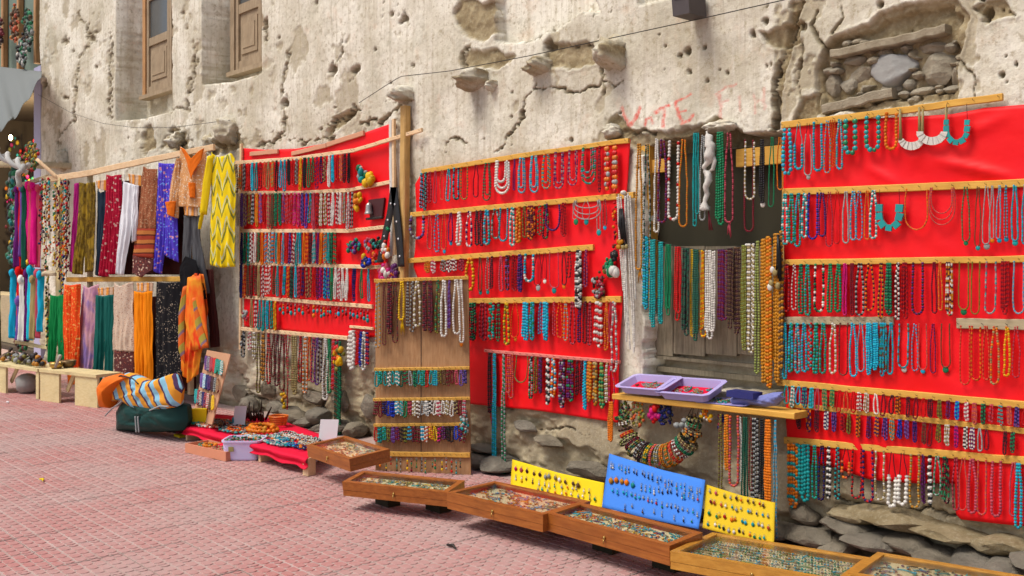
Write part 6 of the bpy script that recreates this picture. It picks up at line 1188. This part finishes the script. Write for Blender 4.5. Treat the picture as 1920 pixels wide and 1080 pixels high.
o = garment('tunic', 'tunic', 'yellow tunic with green and white chevron stripes beside the framed cloth', FA['yellow'], [([(405, 286), (418, 296), (432, 294), (444, 288), (450, 300)], [(402, 496), (425, 502), (449, 500)], [(405, 286), (404, 400), (402, 496)], [(450, 300), (450, 400), (449, 500)])], .06, CU, folds=4, amp=.018,
            parts=[('sleeve', ([(401, 296), (412, 292)], [(385, 398), (400, 404)], [(401, 296), (392, 340), (385, 398)], [(412, 292), (407, 350), (400, 404)]), FA['yplain'], .085), ('tie', ([(390, 398), (396, 398)], [(386, 430), (390, 430)]), FA['yplain'], .09)])
garment('trousers', 'trousers', 'bright green trousers below the garland board on the lower row', FA['green'], legs(103, 133, 552, 590, 680, (98, 112), (119, 134)), .06, CL)
garment('trousers', 'trousers', 'red and orange blotched trousers hanging down onto the bench', FA['redor'], legs(134, 164, 532, 590, 700, (135, 150), (150, 163)), .09, CL, parts=[('cuff', ([(141, 700), (167, 702)], [(141, 719), (168, 719)]), FA['orangetrim'], .10)])
garment('top', 'top', 'purple and pink tie dyed top behind the red trousers', FA['tiedye'], [([(162, 534), (175, 540), (192, 532)], [(150, 710), (178, 700)])], .04, CL)
garment('trousers', 'trousers', 'dark teal trousers with striped inside on the lower rail', FA['teal'], legs(189, 224, 552, 600, 742, (184, 200), (208, 222)), .07, CL, parts=[('waistband', ([(192, 540), (222, 538)], [(193, 553), (222, 553)]), FA['lin'], .06)])
garment('dress', 'dress', 'cream paisley dress with dark crown patterned hem', FA['paisley'], [([(226, 530), (240, 536), (260, 528)], [(224, 656), (264, 658)])], .08, CL, parts=[('hem_panel', ([(225, 655), (264, 657)], [(224, 700), (262, 704)]), FA['crown'], .075)])
garment('trousers', 'trousers', 'plain bright orange trousers next to the black flecked skirt', FA['orange'], legs(263, 298, 545, 600, 735, (264, 281), (284, 299)), .08, CL, parts=[('waistband', ([(266, 530), (297, 530)], [(266, 546), (297, 546)]), FA['lin'], .07)])
garment('skirt', 'skirt', 'long black skirt flecked with small white flowers', FA['fleck'], [([(304, 528), (325, 530), (348, 528)], [(298, 712), (352, 716)])], .07, CL)
garment('scarf', 'scarf', 'large orange red silk scarf draped in swags beside the wall', FA['scarf'], [([(378, 512), (388, 508), (396, 514)], [(355, 690), (372, 716), (385, 700)], [(372, 520), (358, 560), (353, 690)], [(396, 514), (404, 580), (385, 700)])], .10, CL, folds=4, amp=.02, parts=[('striped_edge', ([(362, 540), (372, 534)], [(352, 640), (366, 680)], [(362, 540), (354, 580), (352, 640)], [(372, 534), (364, 600), (366, 680)]), FA['multi'], .13), ('swag', ([(372, 520), (396, 516)], [(380, 655), (412, 650)], [(372, 520), (366, 600), (380, 655)], [(396, 516), (406, 590), (412, 650)]), FA['scarf'], .14), ('swag_border', ([(384, 560), (390, 556)], [(398, 652), (414, 650)], [(384, 560), (388, 610), (398, 652)], [(390, 556), (402, 610), (414, 650)]), FA['multi'], .155)])
garment('jacket', 'jacket', 'dark brown knitted jacket half hidden between scarf and wall', FA['jacket'], [([(386, 505), (400, 505)], [(395, 652), (412, 650)])], .0, CL)
# scarves on the far frame
SC = [('R', 42, 48, 348, 500), ('V', 47, 54, 350, 480), ('g', 53, 58, 352, 500), ('M', 57, 66, 345, 470), ('P', 64, 73, 346, 490), ('M', 70, 78, 346, 495), ('P', 76, 83, 350, 500), ('p', 38, 44, 352, 500)]
SC = [(c_, a-2, b+2, y0, y1) for c_, a, b, y0, y1 in SC]
SC2 = [('t', 31, 38, 508, 632), ('R', 39, 48, 505, 610), ('V', 40, 50, 560, 636), ('W', 47, 55, 520, 638), ('p', 54, 62, 508, 638), ('c', 62, 71, 502, 636), ('w', 69, 76, 520, 634), ('P', 74, 82, 508, 632), ('t', 80, 88, 512, 620)]
SC2 = [(c_, a-2, b+2, y0, y1) for c_, a, b, y0, y1 in SC2]
nm = {'R': 'red', 'V': 'lilac', 'g': 'olive green', 'M': 'magenta pink', 'P': 'light pink', 'p': 'deep purple', 't': 'turquoise', 'W': 'white', 'c': 'pale cyan', 'w': 'cream'}
for i, (c_, x0, x1, y0, y1) in enumerate(SC+SC2):
    mt = fabric('scarf_'+str(i)+nm[c_].replace(' ', '_'), tuple(min(.8, a*1.15) for a in PAL[c_]), 'plain'); w_ = x1-x0
    garment('scarf', 'scarf', nm[c_]+' fringed scarf, '+ORD[i % 9 if i < 8 else i-8]+' along the '+('upper' if i < 8 else 'lower')+' scarf rail by the bamboo pole', mt, [([(x0+1, y0), (x1-1, y0)], [(x0-3, y1), (x1-2, y1+2)])], .04+.012*(i % 3), 'scarves on the far frame', folds=1.5, nu=12, nv=30, amp=.012,
            parts=[])
    so_ = bpy.data.objects[sorted([o.name for o in bpy.data.objects if o.name.split('.')[0] == 'scarf'])[-1]]; kp = RK.at((x0+x1)/2, y0+4, .06+.012*(i % 3)); ks = float(RK.scale(x0, y0))*w_*.55; v, f = ell(kp, (ks, ks*.8, ks*1.3), 3, i); mk('knot', v, f, mt, so_, uv=np.zeros((len(v), 2)))
rail([(38, 348), (88, 332)], 8, 'dark upper rail of the scarf frame', 'greywood', off=-.0); rail([(34, 512), (88, 506)], 5, 'lower scarf rail of the far frame', 'greywood'); rail([(30, 641), (98, 654)], 6, 'bottom bar of the scarf frame', 'benchwood')
v, f = beam(RK.at(109, 334, -.01), RK.at(109, 648, -.01), .16, .03, (1, 0, 0), 6, .003, 1); gb = tag(mk('garland_board', v, f, M['benchwood'], smooth=False), 'pale upright board hung with garlands of coloured beads', 'board')
v, f = beam(RK.at(92, 560, .02), RK.at(92, 654, .02), .05, .04, (1, 0, 0)); tag(mk('frame_post', v, f, M['benchwood'], smooth=False), 'short pale post at the foot of the scarf frame', 'post')
rs = np.random.RandomState(12)
for q, (x, y0, y1, c_, lab) in enumerate([(87, 336, 460, 'KbSGR', 'dark blue and silver'), (94, 338, 520, 'ROYGkw', 'red, orange and green'), (101, 336, 480, 'wOTRN', 'cream and turquoise'), (112, 345, 500, 'YOYGW', 'yellow and white'), (119, 350, 525, 'rpRrk', 'dark red'), (126, 340, 700, 'ObGTRY', 'long multicoloured'), (132, 338, 520, 'YORTb', 'orange and blue'), (137, 340, 505, 'NrRk', 'brown'), (98, 500, 650, 'KYGoK', 'black and yellow lower')]):
    pc = []; n_ = int((y1-y0)/3.2)
    for i in range(n_):
        e = rs.uniform(.010, .022); pc.append(ell(RK.at(x+rs.uniform(-2.4, 2.4), y0+(y1-y0)*i/n_, .05+rs.rand()*.03), (e, e*.8, e*rs.uniform(.7, 1.2)), 1, i)+(jitcol(PAL[rs.choice(list(c_))], rs, .4),))
    pc.append(tube([RK.at(x, y0, .05), RK.at(x, y1, .05)], .003, PAL['N'], 4)); V_, F_, C_ = cat_parts(pc); tag(mk('bead_garland', V_, F_, BEAD, col=C_), lab+' bead garland hanging by the pale upright board', 'garland', 'bead garlands by the pale board')
garment('shawl', 'shawl', 'narrow magenta shawl between the garlands and olive trousers', FA['magenta'], [([(143, 345), (155, 343)], [(133, 508), (146, 512)])], .02, CU)
v, f = blob([(98, 517), (98, 511), (105, 507), (114, 507), (121, 511), (122, 517)], RK, .05, .12)[:2]; tag(mk('straw_hat', v, f, plain('straw', (.55, .45, .30), .8)), 'pale domed straw lampshade hanging before the garland board', 'lampshade')
# black inner side of clothes rack: dark folded sheets behind the garments
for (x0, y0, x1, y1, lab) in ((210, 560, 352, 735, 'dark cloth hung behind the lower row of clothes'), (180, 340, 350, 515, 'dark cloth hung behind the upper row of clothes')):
    V_, F_, uv = panel([(x0, y0), (x1, y0-8)], [(x0, y1), (x1, y1)], off=-.10, folds=9, amp=.02); tag(mk('backing_sheet', V_, F_, FA['jacket'], uv=uv), lab, 'cloth')
# benches, bowls, stone, pot
def bench(FL, FR, zt_, dp, label, leg_l, leg_r):
    A = gp(*FL, zt_); B = gp(*FR, zt_); u = (B-A); L_ = np.linalg.norm(u); u /= L_; nrm = np.array([-u[1], u[0], 0]); o = empty('bench', A*[1, 1, 0], label, 'bench')
    def Q(x, y, z): return A*[1, 1, 0]+u*x+nrm*y+np.array([0, 0, z])
    def bx(nm, x0, x1, y0, y1, z0, z1): v, f = hexa([Q(x0, y0, z0), Q(x1, y0, z0), Q(x1, y1, z0), Q(x0, y1, z0)], [Q(x0, y0, z1), Q(x1, y0, z1), Q(x1, y1, z1), Q(x0, y1, z1)]); mk(nm, v, f, M['benchwood'], o, smooth=False)
    bx('seat', 0, L_, 0, dp, zt_-.03, zt_)
    for a, b_ in (leg_l, leg_r): bx('leg', L_*a, L_*b_, .015, .04, 0, zt_-.032)
    v, f = beam(Q(L_*.36, .1, .12), Q(L_*.48, .1, zt_-.04), .05, .02); mk('brace', v, f, M['benchwood'], o, smooth=False); return Q, L_
zb = .34
Qb, Lb = bench((73, 692), (180, 703), zb, .30, 'pale wooden bench under the red trousers, brass bowls on it', (.0, .34), (.62, 1.0))
bench((-30, 678), (70, 692), .33, .34, 'pale wooden bench at the picture edge, piled with metal curios', (.0, .40), (.95, 1.0))
def bowl(x, y, r, h, mt, lab, z=zb):
    c0 = gp(x, y, z); prof = [(r*.55, 0), (r*.9, h*.35), (r, h), (r*.94, h), (r*.8, h*.4), (r*.3, h*.15)]; an = np.linspace(0, 2*math.pi, 25)[:-1]
    V_ = np.array([c0+[a_*math.cos(a), a_*math.sin(a)+r, zz] for a_, zz in prof for a in an]); F_ = [tuple(range(23, -1, -1))]+[(k*24+q, k*24+(q+1) % 24, k*24+24+(q+1) % 24, k*24+24+q) for k in range(5) for q in range(24)]+[tuple(range(120, 144))]; return tag(mk('bowl', V_, F_, mt), lab, 'bowl', 'bowls on the bench')
bowl(92, 692, .075, .07, M['brass'], 'brass singing bowl with a pale striker in it'); bowl(114, 690, .08, .08, plain('old_bronze', (.22, .14, .06), .5, .4, .4, .6), 'darker bronze bowl beside the brass one')
p = gp(92, 690, zb+.05); v, f = tube([p+[.0, .06, 0], p+[.03, .08, .07], p+[.07, .09, .13]], [.012, .016, .020], None, 8); tag(mk('striker', v, f, plain('pale_stick', (.42, .40, .34), .6)), 'pale grey wooden striker leaning in the brass bowl', 'striker')
for i, (x, y, ra, lab) in enumerate([(66, 685, 30, 'grey metal curio heap nearest the brass bowl'), (45, 680, 0, 'brown curio heap on the far bench middle'), (20, 676, 0, 'dark curio heap at the picture edge of the bench')]):
    lump('curios', lab, 'curios', x, y, 46, .22, .09, .032, 'KNoSkKA', z=.34, kind='stuff', seed=60+i, hgt=.12, mt=PAINT, flat=.9)
v, f = rock((.17, .14, .115), 33, 3, 5, .85, .05); tag(mk('field_stone', v+gp(34, 738)+[0, .1, .105], f, M['greystone']), 'large grey stone on the ground under the far bench', 'stone')
c0 = gp(66, 738); prof = [(.04, 0), (.045, .03), (.035, .07), (.075, .12), (.08, .17), (.06, .22), (.055, .25), (.045, .25)]; an = np.linspace(0, 2*math.pi, 25)[:-1]; V_ = np.array([c0+[r*math.cos(a), .08+r*math.sin(a), z] for r, z in prof for a in an]); F_ = [tuple(range(23, -1, -1))]+[(k*24+q, k*24+(q+1) % 24, k*24+24+(q+1) % 24, k*24+24+q) for k in range(7) for q in range(24)]+[tuple(range(168, 192))]
tag(mk('clay_pot', V_, F_, plain('clay_pot', (.30, .14, .08), .6, .3, .5)), 'brown footed clay pot between the benches', 'pot')
# bamboo pole, green bundles, rope, awning
v, f = tube(resample(np.array([RK.at(10, 322, .12), RK.at(17, 690, .12)]), .05), .024*(1+.14*(np.arange(len(resample(np.array([RK.at(10, 322, .12), RK.at(17, 690, .12)]), .05))) % 6 == 0)), None, 10); tag(mk('bamboo_pole', v, f, plain('bamboo', (.10, .07, .02), .5, .4, .5)), 'thin dark bamboo pole standing at the picture edge', 'pole')
for i, (x, y, lab) in enumerate([(12, 345, 'teal cloth bundle, uppermost by the bamboo pole'), (12, 405, 'teal cloth bundle, middle of three by the pole'), (10, 470, 'dull green cloth bundle, lowest by the pole')]):
    cluster('cloth_bundle', lab, 'bundle', x, y, 13, 30, 70, 'TgSGgK', 5, RK, -.15, 70+i, mt=PAINT)
for i, (x, y, rx, ry, cs, lab) in enumerate([(14, 530, 18, 26, 'rKSNk', 'dark red and grey curios hanging behind the pole'), (22, 600, 16, 26, 'rKNkR', 'dark crimson curios hanging low behind the pole'), (34, 420, 5, 50, 'KkN', 'black hanging cloth strips behind the pink scarves'), (8, 640, 12, 20, 'rNGK', 'mixed dark curios above the far bench'), (26, 290, 14, 26, 'RYoNG', 'bright red, yellow and green goods glimpsed in the shop')]):
    cluster('curio_bunch', lab, 'curios', x, y, rx, ry, 110, cs, 3.6, RK, -.25, 80+i, mt=PAINT)
# the neighbouring shop
xe = U[0]; SH = Plane((0, -.35, 0), (0, -1, 0))
sh = empty('neighbour_shop', (xe-1.5, .6, 0), 'neighbouring shop front with greenish upper wall, dark opening and lavender post', 'shop')
def sbox(nm, x0, x1, y0, y1, z0, z1, mt): v, f = box((x0, y0, z0), (x1, y1, z1)); return mk(nm, v, f, mt, sh, smooth=False)
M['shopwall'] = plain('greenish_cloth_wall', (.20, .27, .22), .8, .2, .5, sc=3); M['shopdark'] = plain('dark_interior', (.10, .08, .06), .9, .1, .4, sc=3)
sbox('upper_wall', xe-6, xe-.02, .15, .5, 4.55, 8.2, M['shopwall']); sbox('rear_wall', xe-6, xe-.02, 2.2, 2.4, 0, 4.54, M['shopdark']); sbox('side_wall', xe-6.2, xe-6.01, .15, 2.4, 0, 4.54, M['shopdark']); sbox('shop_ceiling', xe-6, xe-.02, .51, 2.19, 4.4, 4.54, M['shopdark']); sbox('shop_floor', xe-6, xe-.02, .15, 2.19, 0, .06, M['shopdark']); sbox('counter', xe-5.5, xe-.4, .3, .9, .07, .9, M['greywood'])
sbox('lavender_post', xe-.40, xe-.06, .02, .14, 0, 4.5, plain('lavender_paint', (.44, .43, .60), .6, .3, .2))
for i in range(5): v, f = beam((xe-.5-i*.9, .10, 4.6), (xe-.5-i*.9, .10, 8.1), .10, .09, (1, 0, 0)); mk('timber', v, f, M['winframe'], sh, smooth=False)
for i, (x, y, rx, ry, cs, lab) in enumerate([(8, 60, 9, 30, 'rkrN', 'dark crimson mask hanging on the greenish upper wall'), (38, 45, 7, 36, 'NCNA', 'reddish brown carved strip hanging high on the neighbour shop'), (62, 60, 10, 42, 'gNKGS', 'green grey bundle of curios by the wall corner'), (52, 100, 8, 28, 'SWGK', 'pale leafy ornament above the awning')]):
    cluster('wall_ornament', lab, 'ornament', x, y, rx, ry, 70, cs, 4, Plane((0, .0, 0), (0, -1, 0)), .05, 90+i, mt=PAINT, hang=(x, y-ry))
rs = np.random.RandomState(31)
for i in range(40):
    x = xe-.5-rs.rand()*5.0; z = rs.uniform(2.0, 4.1); pc = []
    for q in range(20): e = rs.uniform(.025, .06); pc.append(ell((x+rs.uniform(-.08, .08), 1.0+rs.uniform(-.1, .1), z-q*.045), (e, e*.6, e), 1, q)+(jitcol(PAL[rs.choice(list('RYOGoMNrT'))], rs, .4),))
    pc.append(tube([(x, 1.1, z+.1), (x, 1.1, z-.8)], .008, PAL['K'], 4)); V_, F_, C_ = cat_parts(pc); tag(mk('shop_goods', V_, F_, PAINT, col=C_), 'string of colourful goods hanging inside the neighbouring shop', 'goods', 'goods hanging inside the neighbouring shop')
m, t, b = mat('lamp_glow', .5); b.inputs['Emission Color'].default_value = (1, .85, .45, 1); b.inputs['Emission Strength'].default_value = 14
p = Plane((0, .3, 0), (0, -1, 0)).at(20, 258); v, f = ell(p, (.03, .03, .05), 2); pl_ = bpy.data.lights.new('shop_lamp', 'POINT'); pl_.energy = 130; pl_.color = (1, .8, .5); pl_.shadow_soft_size = .1; po = bpy.data.objects.new('shop_lamp', pl_); C.objects.link(po); po.location = p+np.array([-.1, .1, -.25]); tag(mk('light_bulb', v, f, m), 'glowing bulb inside the neighbouring shop under the awning', 'bulb')
p = RK.at(10, 574, -.1); v, f = ell(p, (.03, .03, .05), 2); tag(mk('light_bulb', v, f, m), 'small glowing yellow lamp low behind the bamboo pole', 'bulb')
AW = Plane((0, -.9, 0), (0, -1, 0))
q00 = Plane((0, -.05, 0), (0, -1, 0)).at(-60, 118); q01 = Plane((0, -.02, 0), (0, -1, 0)).at(78, 134); q10 = Plane((0, -1.5, 0), (0, -1, 0)).at(-60, 300); q11 = Plane((0, -.9, 0), (0, -1, 0)).at(76, 140)
q10 = Plane((0, -1.7, 0), (0, -1, 0)).at(-40, 262); q11 = Plane((0, -.35, 0), (0, -1, 0)).at(77, 142)
uu, vv_ = np.meshgrid(np.linspace(0, 1, 30), np.linspace(0, 1, 20)); P = (q00*(1-uu[..., None])+q01*uu[..., None])*(1-vv_[..., None])+(q10*(1-uu[..., None])+q11*uu[..., None])*vv_[..., None]
P[..., 2] -= .18*np.sin(math.pi*uu)*vv_+.03*np.sin(uu*26)*vv_; V_, F_ = solid_grid(P, (0, -1, 0), .006); tag(mk('awning', V_, F_, fabric('grey_canvas', (.20, .215, .21), 'plain'), uv=np.zeros((len(V_), 2))), 'sagging grey canvas awning over the neighbouring shop', 'awning')
for k in (0, 1):
    s_ = np.linspace(0, 1, 40); X = -10+s_*86; Y = 272+s_*46+7*np.sin(s_*14+k*math.pi); o_ = .16+.05*np.cos(s_*14+k*math.pi); v, f = tube(RK.at(X, Y, o_), .028, None, 9)
    tag(mk('rope', v, f, fabric('white_rope_cloth_'+str(k), (.55, .55, .52)), uv=np.zeros((len(v), 2))), ['thick white twisted rope tied to the rack corner, upper strand', 'thick white twisted rope tied to the rack corner, lower strand'][k], 'rope')
v, f = tube(RK.at(np.array([66., 74, 76, 68, 64, 66, 65]), np.array([318., 314, 322, 326, 334, 344, 352]), np.array([.16, .2, .22, .22, .2, .2, .19])), .032, None, 9); tag(mk('rope_knot', v, f, plain('white_rope', (.5, .5, .47), .9, .1, .3)), 'white rope knot with hanging end at the rack corner', 'knot')
v, f = beam(WALL.at(78, 314, .6), WALL.at(140, 310, -.1), .09, .09, (0, 0, 1), 8, .02, 4); tag(mk('rough_beam', v, f, M['greywood']), 'rough grey beam poking from the wall at the rack corner', 'beam')
v, f = beam(RK.at(84, 300, .1), RK.at(110, 335, .0), .035, .03); tag(mk('rough_stick', v, f, M['palepine']), 'pale broken stick slanting over the rack corner', 'stick')
# ================================================================== wires and the dark box high on the wall
def wire(name, pts, r, lab, off=.05):
    P = poly_at(pts, np.linspace(0, 1, 90)); v, f = tube(WALL.at(P[:, 0], P[:, 1], off), r, None, 5); tag(mk(name, v, f, M['nail']), lab, 'wire')
wire('cable', [(690, 195), (745, 160), (768, 146), (860, 136), (1010, 108), (1180, 72), (1340, 38), (1498, 3)], .003, 'black cable running up across the wall towards the broken stone patch', .09)
wire('thin_wire', [(78, 178), (140, 212), (200, 232), (260, 240), (330, 240), (440, 226)], .003, 'thin sagging grey wire across the wall below the glazed window', .05)
q = [(1294, -8), (1326, -8), (1329, 34), (1298, 40)]; v, f = hexa([WALL.at(x, y, .18) for x, y in q], [WALL.at(x, y, .02) for x, y in q]); lb = tag(mk('meter_box', v, f, plain('dark_metal_box', (.075, .06, .06), .6, .4, .5, sc=20), smooth=False), 'dark metal box fixed high on the plaster above the red painted letters', 'box')
v, f = box(WALL.at(1300, 8, .183), WALL.at(1321, -4, .19)); mk('box_lid', v, f, M['nail'], lb, smooth=False)
# litter
for i, (x, y, c_, lab) in enumerate([(78, 901, 'Y', 'small yellow leaf on the paving'), (14, 755, 'W', 'scrap of white paper on the paving by the far bench'), (847, 1026, 'K', 'thin dark twig on the paving before the square case')]):
    p = gp(x, y, .004); v, f = tube([p+[-.04, 0, .004], p+[0, .01, .008], p+[.04, -.005, .004]], [.006, .009, .004], None, 5); v[:, 1] += 0
    tag(mk(['leaf', 'paper_scrap', 'twig'][i], v, f, [M['yellowcard'], M['white'], M['nail']][i]), lab, ['leaf', 'paper', 'twig'][i])
